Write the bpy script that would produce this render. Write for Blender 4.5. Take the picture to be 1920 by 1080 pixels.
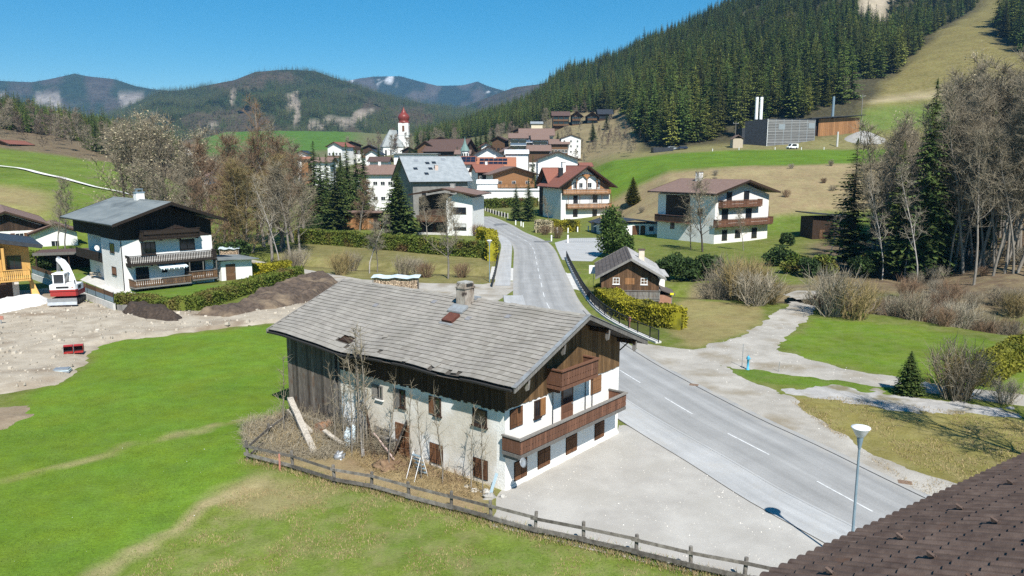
import bpy, math, random
import numpy as np
from mathutils import Vector, Matrix, noise as mnoise

for _o in list(bpy.data.objects): bpy.data.objects.remove(_o)
SC = bpy.context.scene
COL = SC.collection
RAD = math.radians

# ------------------------------------------------------------------ camera
FOCAL, CAMH = 1420.0, 15.0
PITCH = math.atan(233 / FOCAL)
cam_data = bpy.data.cameras.new('camera')
cam_data.sensor_width = 36.0
cam_data.lens = 36.0 * FOCAL / 1920.0
cam_data.clip_start = 0.3
cam_data.clip_end = 30000
cam = bpy.data.objects.new('camera', cam_data)
cam.location = (0, 0, CAMH)
cam.rotation_euler = (math.pi / 2 - PITCH, 0, 0)
COL.objects.link(cam)
SC.camera = cam

# ------------------------------------------------------------------ sky and sun
SUN_EL = RAD(48.7)
SUN_DIR = Vector((1.39, -4.63, 0)).normalized() * math.cos(SUN_EL) + Vector((0, 0, math.sin(SUN_EL)))
world = bpy.data.worlds.new('World')
SC.world = world
world.use_nodes = True
wn = world.node_tree
bg = wn.nodes['Background']
sky = wn.nodes.new('ShaderNodeTexSky')
sky.sky_type = 'NISHITA'
sky.sun_disc = False
sky.sun_elevation = SUN_EL
sky.sun_rotation = math.atan2(SUN_DIR.x, SUN_DIR.y)
sky.altitude = 900
sky.air_density = 1.0
sky.dust_density = 0.0
sky.ozone_density = 3.0
sat = wn.nodes.new('ShaderNodeHueSaturation')
sat.inputs['Saturation'].default_value = 1.55
sat.inputs['Hue'].default_value = 0.485
wn.links.new(sky.outputs['Color'], sat.inputs['Color'])
wn.links.new(sat.outputs['Color'], bg.inputs['Color'])
bg.inputs['Strength'].default_value = 0.078
sun_data = bpy.data.lights.new('sun', 'SUN')
sun_data.energy = 5.0
sun_data.angle = RAD(0.53)
sun_data.color = (1.0, 0.955, 0.88)
sun = bpy.data.objects.new('sun', sun_data)
sun.rotation_euler = (-SUN_DIR).to_track_quat('-Z', 'Y').to_euler()
sun.location = (0, -20, 60)
COL.objects.link(sun)
vs = SC.view_settings
vs.view_transform = 'Standard'
vs.look = 'None'
vs.gamma = 1.0
vs.use_curve_mapping = False
vs.exposure = 0.62
SC.cycles.max_bounces = 6
SC.cycles.transparent_max_bounces = 8
SC.cycles.volume_bounces = 0
SC.cycles.use_denoising = False

# ------------------------------------------------------------------ helpers
def ray(px, py):
    c, s = math.cos(PITCH), math.sin(PITCH)
    x, y = (px - 960) / FOCAL, (540 - py) / FOCAL
    return x, c + y * s, -s + y * c

def G(px, py, z=0.0):
    """ground point at height z that was surveyed at that place of the photograph"""
    d = ray(px, py)
    t = (z - CAMH) / d[2]
    return d[0] * t, d[1] * t

def XU(px, Y):
    return (px - 960) / FOCAL / 1.008 * Y

class MB:
    """collects shapes, then links them as one mesh object"""
    def __init__(self):
        self.v, self.f, self.m, self.s = [], [], [], []
    def face(self, pts, m=0, smooth=False):
        i = len(self.v)
        self.v += [tuple(p) for p in pts]
        self.f.append(tuple(range(i, i + len(pts))))
        self.m.append(m); self.s.append(smooth)
    def _add(self, vs, fs, m=0, smooth=False):
        i = len(self.v)
        self.v += [tuple(p) for p in vs]
        for f in fs:
            self.f.append(tuple(k + i for k in f)); self.m.append(m); self.s.append(smooth)
    def hexa(self, p, m=0):
        self._add(p, [(3, 2, 1, 0), (4, 5, 6, 7), (0, 1, 5, 4), (1, 2, 6, 5), (2, 3, 7, 6), (3, 0, 4, 7)], m)
        return self
    def box(self, x0, x1, y0, y1, z0, z1, m=0, M=None):
        p = [(x0, y0, z0), (x1, y0, z0), (x1, y1, z0), (x0, y1, z0), (x0, y0, z1), (x1, y0, z1), (x1, y1, z1), (x0, y1, z1)]
        if M is not None: p = [M @ Vector(q) for q in p]
        return self.hexa(p, m)
    def prism(self, poly, axis, a0, a1, m=0, M=None):
        n = len(poly)
        def q(p, a):
            r = (p[0], p[1], a) if axis == 'z' else (p[0], a, p[1]) if axis == 'y' else (a, p[0], p[1])
            return M @ Vector(r) if M is not None else r
        vs = [q(p, a0) for p in poly] + [q(p, a1) for p in poly]
        fs = [tuple(range(n))[::-1], tuple(range(n, 2 * n))] + [(i, (i + 1) % n, (i + 1) % n + n, i + n) for i in range(n)]
        self._add(vs, fs, m)
        return self
    def tube(self, pts, rads, n=6, m=0, smooth=True):
        pts = [Vector(p) for p in pts]
        if not hasattr(rads, '__len__'): rads = [rads] * len(pts)
        vs, fs = [], []
        for i, p in enumerate(pts):
            d = (pts[min(i + 1, len(pts) - 1)] - pts[max(i - 1, 0)]).normalized()
            u = d.cross(Vector((0, 0, 1)) if abs(d.z) < .9 else Vector((1, 0, 0))).normalized()
            w = d.cross(u)
            for k in range(n):
                a = 2 * math.pi * k / n
                vs.append(p + (u * math.cos(a) + w * math.sin(a)) * rads[i])
        for i in range(len(pts) - 1):
            for k in range(n):
                fs.append((i * n + k, i * n + (k + 1) % n, (i + 1) * n + (k + 1) % n, (i + 1) * n + k))
        self._add(vs, fs, m, smooth)
        e = len(pts) - 1
        self._add(vs[:n], [tuple(range(n))[::-1]], m)
        self._add(vs[e * n:], [tuple(range(n))], m)
        return self
    def lathe(self, prof, cx=0, cy=0, n=14, m=0, smooth=True):
        vs, fs = [], []
        for r, z in prof:
            for k in range(n):
                a = 2 * math.pi * k / n
                vs.append((cx + r * math.cos(a), cy + r * math.sin(a), z))
        for i in range(len(prof) - 1):
            for k in range(n):
                fs.append((i * n + k, i * n + (k + 1) % n, (i + 1) * n + (k + 1) % n, (i + 1) * n + k))
        self._add(vs, fs, m, smooth)
        self._add(vs[:n], [tuple(range(n))[::-1]], m)
        self._add(vs[-n:], [tuple(range(n))], m)
        return self
    def mesh(self, name, mats):
        me = bpy.data.meshes.new(name)
        me.from_pydata(self.v, [], self.f)
        for mt in (mats if isinstance(mats, (list, tuple)) else [mats]): me.materials.append(mt)
        if self.f:
            me.polygons.foreach_set('material_index', self.m)
            me.polygons.foreach_set('use_smooth', self.s)
        me.update()
        return me
    def build(self, name, mats, parent=None, loc=None, rotz=None, kind=None):
        return link(name, self.mesh(name, mats), parent, loc, rotz, kind)

def link(name, me, parent=None, loc=None, rotz=None, kind=None):
    o = bpy.data.objects.new(name, me)
    COL.objects.link(o)
    if parent is not None: o.parent = parent
    if loc is not None: o.location = loc
    if rotz is not None: o.rotation_euler = (0, 0, rotz)
    if kind: o['kind'] = kind
    return o

def tag(o, label, cat, group=None):
    o['label'] = label; o['category'] = cat
    if group: o['group'] = group
    return o

def thing(name, label, cat, loc=(0, 0, 0), rotz=0.0, group=None):
    return tag(link(name, None, None, loc, rotz), label, cat, group)

def np_mesh(name, V, F, mats, matidx=None, smooth=False):
    """V (n,3), F (m,k) all faces with k corners"""
    V = np.asarray(V, dtype=np.float32); F = np.asarray(F, dtype=np.int32)
    me = bpy.data.meshes.new(name)
    m, k = F.shape
    me.vertices.add(len(V)); me.vertices.foreach_set('co', V.ravel())
    me.loops.add(m * k); me.loops.foreach_set('vertex_index', F.ravel())
    me.polygons.add(m)
    me.polygons.foreach_set('loop_start', np.arange(0, m * k, k, dtype=np.int32))
    me.polygons.foreach_set('loop_total', np.full(m, k, dtype=np.int32))
    for mt in (mats if isinstance(mats, (list, tuple)) else [mats]): me.materials.append(mt)
    if matidx is not None: me.polygons.foreach_set('material_index', np.asarray(matidx, dtype=np.int32))
    me.polygons.foreach_set('use_smooth', np.full(m, smooth, dtype=bool))
    me.update(calc_edges=True)
    return me

def vnoise(x, y, s=1.0, seed=0):
    """smooth value noise, vectorised, 0..1"""
    x = np.asarray(x, dtype=np.float64) / s; y = np.asarray(y, dtype=np.float64) / s
    xi, yi = np.floor(x), np.floor(y)
    fx, fy = x - xi, y - yi
    fx = fx * fx * (3 - 2 * fx); fy = fy * fy * (3 - 2 * fy)
    def h(a, b):
        t = np.sin(a * 127.1 + b * 311.7 + seed * 74.7) * 43758.5453
        return t - np.floor(t)
    return (h(xi, yi) * (1 - fx) + h(xi + 1, yi) * fx) * (1 - fy) + (h(xi, yi + 1) * (1 - fx) + h(xi + 1, yi + 1) * fx) * fy

def fbm(x, y, s=1.0, seed=0, o=4):
    r, a, t = 0, 1.0, 0
    for i in range(o):
        r = r + a * vnoise(x, y, s / 2 ** i, seed + i); t += a; a *= .5
    return r / t

def sstep(a, b, x):
    t = np.clip((x - a) / (b - a), 0, 1)
    return t * t * (3 - 2 * t)

def sdist(poly, X, Y):
    """signed distance to a polygon, negative inside"""
    d = np.full(X.shape, 1e9); inside = np.zeros(X.shape, bool)
    n = len(poly)
    for i in range(n):
        (ax, ay), (bx, by) = poly[i], poly[(i + 1) % n]
        ex, ey = bx - ax, by - ay
        t = np.clip(((X - ax) * ex + (Y - ay) * ey) / (ex * ex + ey * ey + 1e-9), 0, 1)
        d = np.minimum(d, np.hypot(X - ax - t * ex, Y - ay - t * ey))
        c = ((ay > Y) != (by > Y))
        with np.errstate(divide='ignore', invalid='ignore'):
            inside ^= c & (X < ex * (Y - ay) / (ey if ey != 0 else 1e-9) + ax)
    return np.where(inside, -d, d)

def ldist(line, X, Y):
    d = np.full(np.shape(X), 1e9)
    for (ax, ay), (bx, by) in zip(line[:-1], line[1:]):
        ex, ey = bx - ax, by - ay
        t = np.clip(((X - ax) * ex + (Y - ay) * ey) / (ex * ex + ey * ey + 1e-9), 0, 1)
        d = np.minimum(d, np.hypot(X - ax - t * ex, Y - ay - t * ey))
    return d

# ------------------------------------------------------------------ materials
MATS = {}
def mat(name, c1, c2=None, scale=3.0, stretch=(1, 1, 1), rough=.85, bump=0.0, bscale=30.0, vary=0.0, metal=0.0, spec=.3,
        lo=.35, hi=.65, island=False, c3=None, s3=1.0, lo3=.55, hi3=.7, bstretch=None, hvary=0.0, trans=0.0):
    """two noise-mixed colours, an optional third in larger patches, per-piece variation and fine relief"""
    m = bpy.data.materials.new(name)
    m.use_nodes = True
    nt = m.node_tree; N = nt.nodes; L = nt.links
    b = N['Principled BSDF']
    b.inputs['Roughness'].default_value = rough
    b.inputs['Metallic'].default_value = metal
    b.inputs['Specular IOR Level'].default_value = spec
    tc = N.new('ShaderNodeTexCoord'); oi = N.new('ShaderNodeObjectInfo')
    rnd = oi.outputs['Random']
    if island:
        ge = N.new('ShaderNodeNewGeometry')
        ad = N.new('ShaderNodeMath'); ad.operation = 'ADD'
        L.new(ge.outputs['Random Per Island'], ad.inputs[0]); L.new(rnd, ad.inputs[1])
        fr = N.new('ShaderNodeMath'); fr.operation = 'FRACT'; L.new(ad.outputs[0], fr.inputs[0])
        rnd = fr.outputs[0]
    off = N.new('ShaderNodeVectorMath'); off.operation = 'MULTIPLY_ADD'
    cmb = N.new('ShaderNodeCombineXYZ')
    for k in range(3): L.new(oi.outputs['Random'], cmb.inputs[k])
    off.inputs[1].default_value = (37, 53, 71)
    L.new(cmb.outputs[0], off.inputs[0]); L.new(tc.outputs['Object'], off.inputs[2])
    mp = N.new('ShaderNodeMapping'); mp.inputs['Scale'].default_value = stretch
    L.new(off.outputs[0], mp.inputs['Vector'])
    col = None
    if c2 is not None:
        nz = N.new('ShaderNodeTexNoise'); nz.inputs['Scale'].default_value = scale
        nz.inputs['Detail'].default_value = 6; nz.inputs['Roughness'].default_value = .65
        L.new(mp.outputs[0], nz.inputs['Vector'])
        cr = N.new('ShaderNodeValToRGB')
        cr.color_ramp.elements[0].position = lo; cr.color_ramp.elements[1].position = hi
        cr.color_ramp.elements[0].color = (*c1, 1); cr.color_ramp.elements[1].color = (*c2, 1)
        L.new(nz.outputs['Fac'], cr.inputs['Fac'])
        col = cr.outputs['Color']
        if c3 is not None:
            n3 = N.new('ShaderNodeTexNoise'); n3.inputs['Scale'].default_value = s3; n3.inputs['Detail'].default_value = 5
            L.new(off.outputs[0], n3.inputs['Vector'])
            mr = N.new('ShaderNodeMapRange'); mr.inputs['From Min'].default_value = lo3; mr.inputs['From Max'].default_value = hi3
            L.new(n3.outputs['Fac'], mr.inputs['Value'])
            mx = N.new('ShaderNodeMix'); mx.data_type = 'RGBA'
            mx.inputs['B'].default_value = (*c3, 1)
            L.new(mr.outputs[0], mx.inputs['Factor']); L.new(col, mx.inputs['A'])
            col = mx.outputs['Result']
    if vary or hvary:
        hs = N.new('ShaderNodeHueSaturation')
        mr = N.new('ShaderNodeMapRange')
        mr.inputs['To Min'].default_value = 1 - vary; mr.inputs['To Max'].default_value = 1 + vary
        L.new(rnd, mr.inputs['Value']); L.new(mr.outputs[0], hs.inputs['Value'])
        if hvary:
            m2 = N.new('ShaderNodeMath'); m2.operation = 'MULTIPLY'; m2.inputs[1].default_value = 7.31; L.new(rnd, m2.inputs[0])
            m3 = N.new('ShaderNodeMath'); m3.operation = 'FRACT'; L.new(m2.outputs[0], m3.inputs[0])
            m4 = N.new('ShaderNodeMapRange'); m4.inputs['To Min'].default_value = .5 - hvary; m4.inputs['To Max'].default_value = .5 + hvary
            L.new(m3.outputs[0], m4.inputs['Value']); L.new(m4.outputs[0], hs.inputs['Hue'])
        if col is not None: L.new(col, hs.inputs['Color'])
        else: hs.inputs['Color'].default_value = (*c1, 1)
        col = hs.outputs['Color']
    if col is not None: L.new(col, b.inputs['Base Color'])
    else: b.inputs['Base Color'].default_value = (*c1, 1)
    if bump:
        nb = N.new('ShaderNodeTexNoise'); nb.inputs['Scale'].default_value = bscale; nb.inputs['Detail'].default_value = 5
        if bstretch:
            mb = N.new('ShaderNodeMapping'); mb.inputs['Scale'].default_value = bstretch
            L.new(off.outputs[0], mb.inputs['Vector']); L.new(mb.outputs[0], nb.inputs['Vector'])
        else: L.new(mp.outputs[0], nb.inputs['Vector'])
        bp = N.new('ShaderNodeBump'); bp.inputs['Strength'].default_value = 1.0; bp.inputs['Distance'].default_value = bump
        L.new(nb.outputs['Fac'], bp.inputs['Height']); L.new(bp.outputs[0], b.inputs['Normal'])
    if trans:
        tr = N.new('ShaderNodeBsdfTranslucent')
        if col is not None: L.new(col, tr.inputs['Color'])
        else: tr.inputs['Color'].default_value = (*c1, 1)
        ms = N.new('ShaderNodeMixShader'); ms.inputs[0].default_value = trans
        L.new(b.outputs[0], ms.inputs[1]); L.new(tr.outputs[0], ms.inputs[2])
        L.new(ms.outputs[0], N['Material Output'].inputs['Surface'])
    MATS[name] = m
    return m

GRAIN = (9, 9, .7)
m_plaster_white = mat('white_plaster', (.78, .78, .76), (.70, .69, .66), 2.2, bump=.01, bscale=25)
m_plaster_old = mat('weathered_plaster', (.64, .60, .53), (.48, .43, .35), .9, bump=.012, bscale=9, c3=(.78, .76, .73), s3=.45, lo3=.44, hi3=.58, lo=.38, hi=.7)
m_plaster_front = mat('old_white_plaster', (.80, .79, .76), (.70, .67, .61), 1.3, bump=.02, bscale=9, lo=.45, hi=.85)
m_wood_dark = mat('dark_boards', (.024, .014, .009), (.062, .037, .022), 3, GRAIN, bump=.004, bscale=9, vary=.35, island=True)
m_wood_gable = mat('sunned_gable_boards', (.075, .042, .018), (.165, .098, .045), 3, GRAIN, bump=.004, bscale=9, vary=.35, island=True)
m_wood_old = mat('old_grey_boards', (.055, .043, .035), (.16, .14, .12), 3, GRAIN, bump=.006, bscale=8, vary=.5, island=True, c3=(.09, .05, .028), s3=1.1)
m_wood_black = mat('shade_black_boards', (.012, .008, .006), (.030, .021, .015), 3, GRAIN, bump=.004, bscale=9, vary=.3, island=True)  # darker than dark boards: the left chalet's gable shade put into the colour
m_wood_brown = mat('brown_boards', (.075, .04, .02), (.15, .085, .045), 3, GRAIN, bump=.004, bscale=9, vary=.35, island=True)
m_wood_red = mat('red_brown_wood', (.10, .048, .03), (.175, .085, .052), 3, GRAIN, bump=.003, vary=.25, island=True)
m_wood_honey = mat('honey_larch', (.50, .28, .075), (.62, .37, .12), 2, GRAIN, bump=.003, vary=.12, island=True, rough=.7)
m_wood_orange = mat('orange_brown_wood', (.22, .105, .045), (.32, .165, .07), 2.5, GRAIN, bump=.003, vary=.25, island=True)
m_wood_grey = mat('silver_grey_wood', (.11, .105, .10), (.24, .225, .205), 3, GRAIN, bump=.005, vary=.3, island=True)
m_wood_fence = mat('weathered_fence_wood', (.085, .075, .066), (.20, .185, .165), 2, (2, 2, 2), bump=.008, bscale=14, vary=.3)
m_wood_pale = mat('pale_wood', (.40, .33, .24), (.56, .48, .37), 3, GRAIN, vary=.25, island=True)
m_shutter = mat('shutter_wood', (.08, .035, .018), (.20, .095, .045), 2.5, GRAIN, bump=.004, vary=.35)
m_edge = mat('dark_shade_edge', (.028, .027, .026))  # near-black for gutters and flue; on slates it paints the shade between courses
m_glass = mat('window_glass', (.018, .022, .028), rough=.06, spec=.8)
m_curtain = mat('net_curtain', (.45, .45, .44), (.6, .6, .58), 6)
m_frame_white = mat('white_frame', (.72, .72, .70), rough=.5)
m_frame_dark = mat('dark_frame', (.035, .02, .014), rough=.6)
m_slate_pale = mat('pale_roof_slate', (.215, .20, .178), (.29, .272, .243), 1.6, (1, 1, 1), rough=.8, bump=.004, bscale=20, vary=.05, island=True, hvary=.006, c3=(.205, .19, .165), s3=.35, lo3=.5, hi3=.66)
m_slate_base = mat('roof_underlay', (.05, .045, .04), (.09, .08, .07), 3)
m_roof_grey = mat('grey_roof_sheet', (.14, .16, .165), (.20, .22, .22), .7, (1, .25, 1), bump=.01, bscale=4, rough=.7, c3=(.10, .115, .12), s3=.3)
m_roof_lightgrey = mat('light_grey_roofing', (.215, .24, .255), (.30, .325, .34), .8, (1, 1, 1), bump=.02, bscale=3, rough=.75)
m_roof_brown = mat('brown_roof_tiles', (.15, .095, .075), (.23, .155, .125), 1.2, (1, 6, 1), bump=.03, bscale=4, rough=.75)
m_roof_darkbrown = mat('dark_brown_roof', (.075, .045, .037), (.12, .075, .06), 1.2, (1, 6, 1), bump=.03, bscale=4, rough=.7)
m_roof_red = mat('red_brown_roof', (.185, .070, .048), (.25, .10, .068), 1.4, (1, 6, 1), bump=.03, bscale=4, rough=.75)
m_roof_orange = mat('orange_roof_tiles', (.29, .115, .065), (.36, .15, .085), 1.4, (1, 6, 1), bump=.03, bscale=4, rough=.75)
m_roof_black = mat('dark_sheet_roof', (.025, .027, .032), (.045, .048, .055), 2, rough=.5)
m_tile_brown = mat('brown_concrete_tile', (.075, .050, .040), (.125, .088, .070), 5, rough=.75, bump=.003, bscale=60, vary=.22, island=True, c3=(.10, .05, .03), s3=2.0, lo3=.62, hi3=.75)
m_stone = mat('stone', (.30, .29, .27), (.46, .45, .42), 3, bump=.02, bscale=12, vary=.2)
m_concrete = mat('concrete', (.45, .44, .42), (.58, .57, .54), 1.5, bump=.006, bscale=12)
m_chimney_old = mat('stained_chimney_render', (.42, .38, .33), (.17, .13, .10), 2.0, (1, 1, .5), bump=.02, bscale=12, c3=(.06, .045, .04), s3=2.2, lo3=.55, hi3=.65)
m_metal_grey = mat('galvanised_metal', (.32, .34, .36), (.40, .42, .44), 4, rough=.45, metal=.5)
m_metal_dark = mat('dark_metal', (.03, .032, .035), rough=.5, metal=.3)
m_metal_blue = mat('blue_grey_metal', (.16, .23, .28), (.2, .27, .32), 3, rough=.45)
m_tin = mat('weathered_tin', (.33, .36, .38), (.22, .21, .2), 2, rough=.5, metal=.3)
m_white_paint = mat('white_paint', (.78, .79, .79), rough=.45)
m_red_paint = mat('red_paint', (.38, .03, .03), (.30, .04, .035), 3, rough=.4)
m_redsign = mat('faded_red_paint', (.40, .16, .12), (.34, .18, .14), 5)
m_blue_paint = mat('light_blue_paint', (.06, .32, .50), (.08, .38, .56), 6, rough=.45)
m_yellow = mat('yellow_paint', (.68, .62, .03), rough=.5)
m_black = mat('black_rubber', (.016, .016, .017), rough=.8)
m_soil = mat('dark_soil', (.030, .021, .016), (.07, .05, .037), 3.5, bump=.12, bscale=5)
m_soil_brown = mat('brown_soil', (.055, .040, .030), (.125, .092, .068), 1.8, bump=.15, bscale=4, c3=(.22, .165, .11), s3=.28, lo3=.52, hi3=.66)
m_gravel_white = mat('white_gravel', (.60, .58, .54), (.74, .72, .68), 5, bump=.05, bscale=9)
m_fleece = mat('white_fleece', (.74, .75, .76), (.66, .66, .66), 2, bump=.03, bscale=2)
m_tarp_blue = mat('pale_blue_tarp', (.48, .58, .64), (.56, .64, .68), 2, rough=.5, bump=.03, bscale=3)
m_log = mat('cut_log_ends', (.40, .29, .20), (.56, .44, .33), 9, vary=.35, island=True)
m_copper = mat('church_red_metal', (.22, .042, .03), (.17, .035, .026), 2, rough=.4)
m_shingle_grey = mat('grey_shingle_church', (.25, .27, .27), (.33, .35, .345), 1, bump=.03, bscale=3)
m_green_copper = mat('green_copper', (.14, .22, .2), rough=.6)
m_solar = mat('solar_glass', (.01, .013, .025), rough=.2, spec=.6)
m_awning = mat('blue_white_awning', (.6, .68, .72), rough=.8)
m_canvas = mat('white_canopy', (.76, .77, .78), rough=.6)
# vegetation
m_bark = mat('grey_bark', (.14, .122, .098), (.26, .235, .20), 2, (6, 6, 1), bump=.01, bscale=6)
m_bark_dark = mat('dark_bark', (.045, .036, .03), (.10, .085, .07), 2, (6, 6, 1))
m_bark_birch = mat('birch_bark', (.36, .33, .30), (.22, .20, .18), 1.6, (1, 1, 3), lo=.45, hi=.75)
m_twig = mat('grey_brown_twigs', (.175, .148, .102), (.255, .218, .155), 1, vary=.25, island=True)
m_twig_red = mat('reddish_twigs', (.155, .098, .06), (.21, .14, .085), 1, vary=.25, island=True)
m_twig_yellow = mat('yellowish_twigs', (.20, .155, .065), (.25, .19, .085), 1, vary=.25, island=True)
m_twig_pale = mat('pale_twigs', (.235, .205, .15), (.31, .27, .20), 1, vary=.25, island=True)
m_catkin = mat('beige_catkins', (.33, .28, .17), (.40, .35, .23), 1, vary=.25, island=True)
m_needle = mat('spruce_needles', (.036, .066, .015), (.082, .112, .025), .25, vary=.45, island=True, hvary=.02, trans=.12)
m_needle_far = mat('forest_needles', (.052, .082, .015), (.118, .142, .028), .02, vary=.6, hvary=.04)
m_needle_lush = mat('lush_needles', (.035, .062, .014), (.085, .105, .022), .25, vary=.4, island=True, hvary=.02, trans=.12)
m_needle_thuja = mat('thuja_scales', (.10, .115, .013), (.20, .19, .022), .5, vary=.4, island=True, trans=.15)
m_leaf_dark = mat('dark_green_leaves', (.022, .045, .012), (.05, .085, .02), .5, vary=.45, island=True, trans=.15)
m_leaf_mid = mat('mid_green_leaves', (.04, .078, .014), (.09, .13, .026), .5, vary=.45, island=True, trans=.15)
m_leaf_hedge = mat('hedge_leaves', (.07, .105, .014), (.15, .175, .026), .35, vary=.4, island=True, hvary=.02, trans=.15, c3=(.12, .075, .03), s3=.35, lo3=.52, hi3=.68)
m_leaf_yellow = mat('yellow_green_hedge_leaves', (.20, .19, .012), (.34, .30, .02), .5, vary=.35, island=True, trans=.15, c3=(.07, .075, .012), s3=.4, lo3=.5, hi3=.68)
m_drygrass = mat('dry_grass_blades', (.26, .19, .09), (.36, .28, .15), 1, vary=.35, island=True)
m_grass = mat('grass_blades', (.11, .185, .022), (.16, .235, .038), .15, vary=.3, island=True, hvary=.015, trans=.2)
m_broadcrown = mat('far_bare_crowns', (.13, .10, .075), (.19, .145, .11), .03, vary=.3, hvary=.015)
# ================================================================== THE SETTING
COLS = [
 (-900, [(0,0),(90,0),(130,8),(190,17),(260,24),(400,45),(600,80),(900,90),(1500,40),(3200,0)]),
 (0,    [(0,0),(112,0),(135,6),(195,14.2),(245,19.3),(300,27),(400,38),(600,55),(800,58),(1200,40),(3200,0)]),
 (130,  [(0,0),(115,0),(138,4.5),(195,12),(245,17.2),(300,22),(400,31),(600,44),(800,46),(1200,40),(3200,0)]),
 (260,  [(0,0),(125,0),(145,2.5),(195,8.5),(245,14.6),(300,17),(400,23),(600,32),(800,34),(1200,40),(3200,0)]),
 (340,  [(0,0),(135,0),(195,3),(245,8),(400,14),(600,22),(800,28),(1200,50),(3200,0)]),
 (430,  [(0,0),(150,0),(245,3),(400,8),(600,18),(700,28),(900,52),(1200,60),(3200,0)]),
 (520,  [(0,0),(190,0),(245,2),(400,9),(600,20),(700,30),(900,54),(1200,60),(3200,0)]),
 (640,  [(0,0),(230,0),(300,5),(400,13),(600,25),(700,31),(900,52),(1200,60),(3200,0)]),
 (760,  [(0,0),(240,0),(300,7),(400,16),(500,23),(700,33),(900,48),(1200,55),(3200,0)]),
 (800,  [(0,0),(240,0),(300,8),(400,17),(500,24),(700,37),(1000,46),(1300,50),(3200,0)]),
 (860,  [(0,0),(240,0),(300,8),(400,18),(500,25),(600,32),(800,50),(1000,64),(1400,50),(3200,0)]),
 (987,  [(0,0),(222,0),(250,3),(300,9),(400,20),(480,27),(560,38),(700,58),(950,92),(1300,70),(3200,0)]),
 (1060, [(0,0),(222,0),(250,4),(290,10),(340,16),(400,24),(480,38),(560,52),(700,80),(900,120),(1300,90),(3200,0)]),
 (1150, [(0,0),(205,0),(225,6),(255,13),(300,17.5),(400,28),(480,41),(600,66),(880,134),(1300,110),(3200,0)]),
 (1250, [(0,0),(162,0),(176,2.5),(222,13),(310,20.5),(350,28),(500,70),(850,156),(1300,130),(3200,0)]),
 (1400, [(0,0),(160,0),(175,3),(216,13.6),(300,21),(335,29),(500,80),(850,195),(1300,170),(3200,0)]),
 (1560, [(0,0),(145,0),(170,3),(210,14),(296,21),(318,28),(350,42),(500,88),(850,236),(1300,200),(3200,0)]),
 (1640, [(0,0),(140,0),(168,3),(208,14),(296,21),(315,29),(340,41),(430,67),(650,128),(850,250),(1300,230),(3200,0)]),
 (1760, [(0,0),(120,0),(165,5),(208,14),(296,24),(335,41),(430,78),(620,132),(850,265),(1300,250),(3200,0)]),
 (1920, [(0,0),(74,0),(92,3),(112,7),(155,13),(208,20),(296,30),(335,45),(430,84),(620,150),(850,310),(1300,280),(3200,0)]),
 (2500, [(0,0),(70,0),(92,6),(112,12),(155,20),(208,28),(296,40),(335,55),(430,100),(620,190),(850,340),(1300,300),(3200,0)]),
]
_U = np.array([(c[0] - 960) / FOCAL / 1.008 for c in COLS])
STREAM = [(90, 52), (62, 62), (48.5, 68.5), (40, 79), (35, 84.5), (27.5, 87.5), (20.5, 89), (13, 93), (4, 101), (-8, 108), (-20, 111.5), (-36, 118), (-56, 127), (-90, 140), (-160, 150)]
def _raw(X, Y):
    u = X / np.maximum(Y, 50.0)
    Z = np.stack([np.interp(Y, [p[0] for p in c[1]], [p[1] for p in c[1]]) for c in COLS])
    i = np.clip(np.searchsorted(_U, u) - 1, 0, len(COLS) - 2)
    t = np.clip((u - _U[i]) / (_U[i + 1] - _U[i]), 0, 1)
    k = np.arange(len(X))
    return Z[i, k] * (1 - t) + Z[i + 1, k] * t
def terrain(X, Y, carve=True):
    X = np.atleast_1d(np.asarray(X, float)).ravel(); Y = np.atleast_1d(np.asarray(Y, float)).ravel()
    z = (_raw(X, Y) * 2 + _raw(X, Y * 1.02) + _raw(X, Y * .98)) / 4
    amp = np.clip(z * .12, 0, 1.0) + np.clip((z - 30) * .06, 0, 7)
    z = z + (fbm(X, Y, 46, 3) - .5) * amp * 1.6 + (fbm(X, Y, 11, 9, 3) - .5) * np.clip(z * .05, 0, .5)
    if carve:
        near = Y < 220
        d = np.full(X.shape, 99.0)
        d[near] = ldist(STREAM, X[near], Y[near])
        d = d + (vnoise(X, Y, 3, 5) - .5) * 1.2
        z = z - 1.7 * sstep(5.2, 2.0, d)
    return z
def gz(x, y):
    return float(terrain([x], [y])[0])

def lines(a, b, step, grow=1.0):
    out, x, s = [], a, step
    while (x < b if b > a else x > b):
        out.append(x); x += s if b > a else -s; s *= grow
    out.append(b)
    return out
xs = lines(60, 2600, .6, 1.042)
gx = np.array([-v for v in xs[::-1]] + list(np.arange(-59.4, 59.9, .6)) + xs)
gy = np.array(list(np.arange(-60, 20, 5.0)) + list(np.arange(20, 104, .6)) + lines(104.2, 3200, .62, 1.026))
GX, GY = np.meshgrid(gx, gy)
fx, fy = GX.ravel(), GY.ravel()
fz = terrain(fx, fy)
nx, ny = len(gx), len(gy)
ii = (np.arange(ny - 1)[:, None] * nx + np.arange(nx - 1)[None, :]).ravel()
GF = np.stack([ii, ii + 1, ii + nx + 1, ii + nx], 1)

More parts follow.
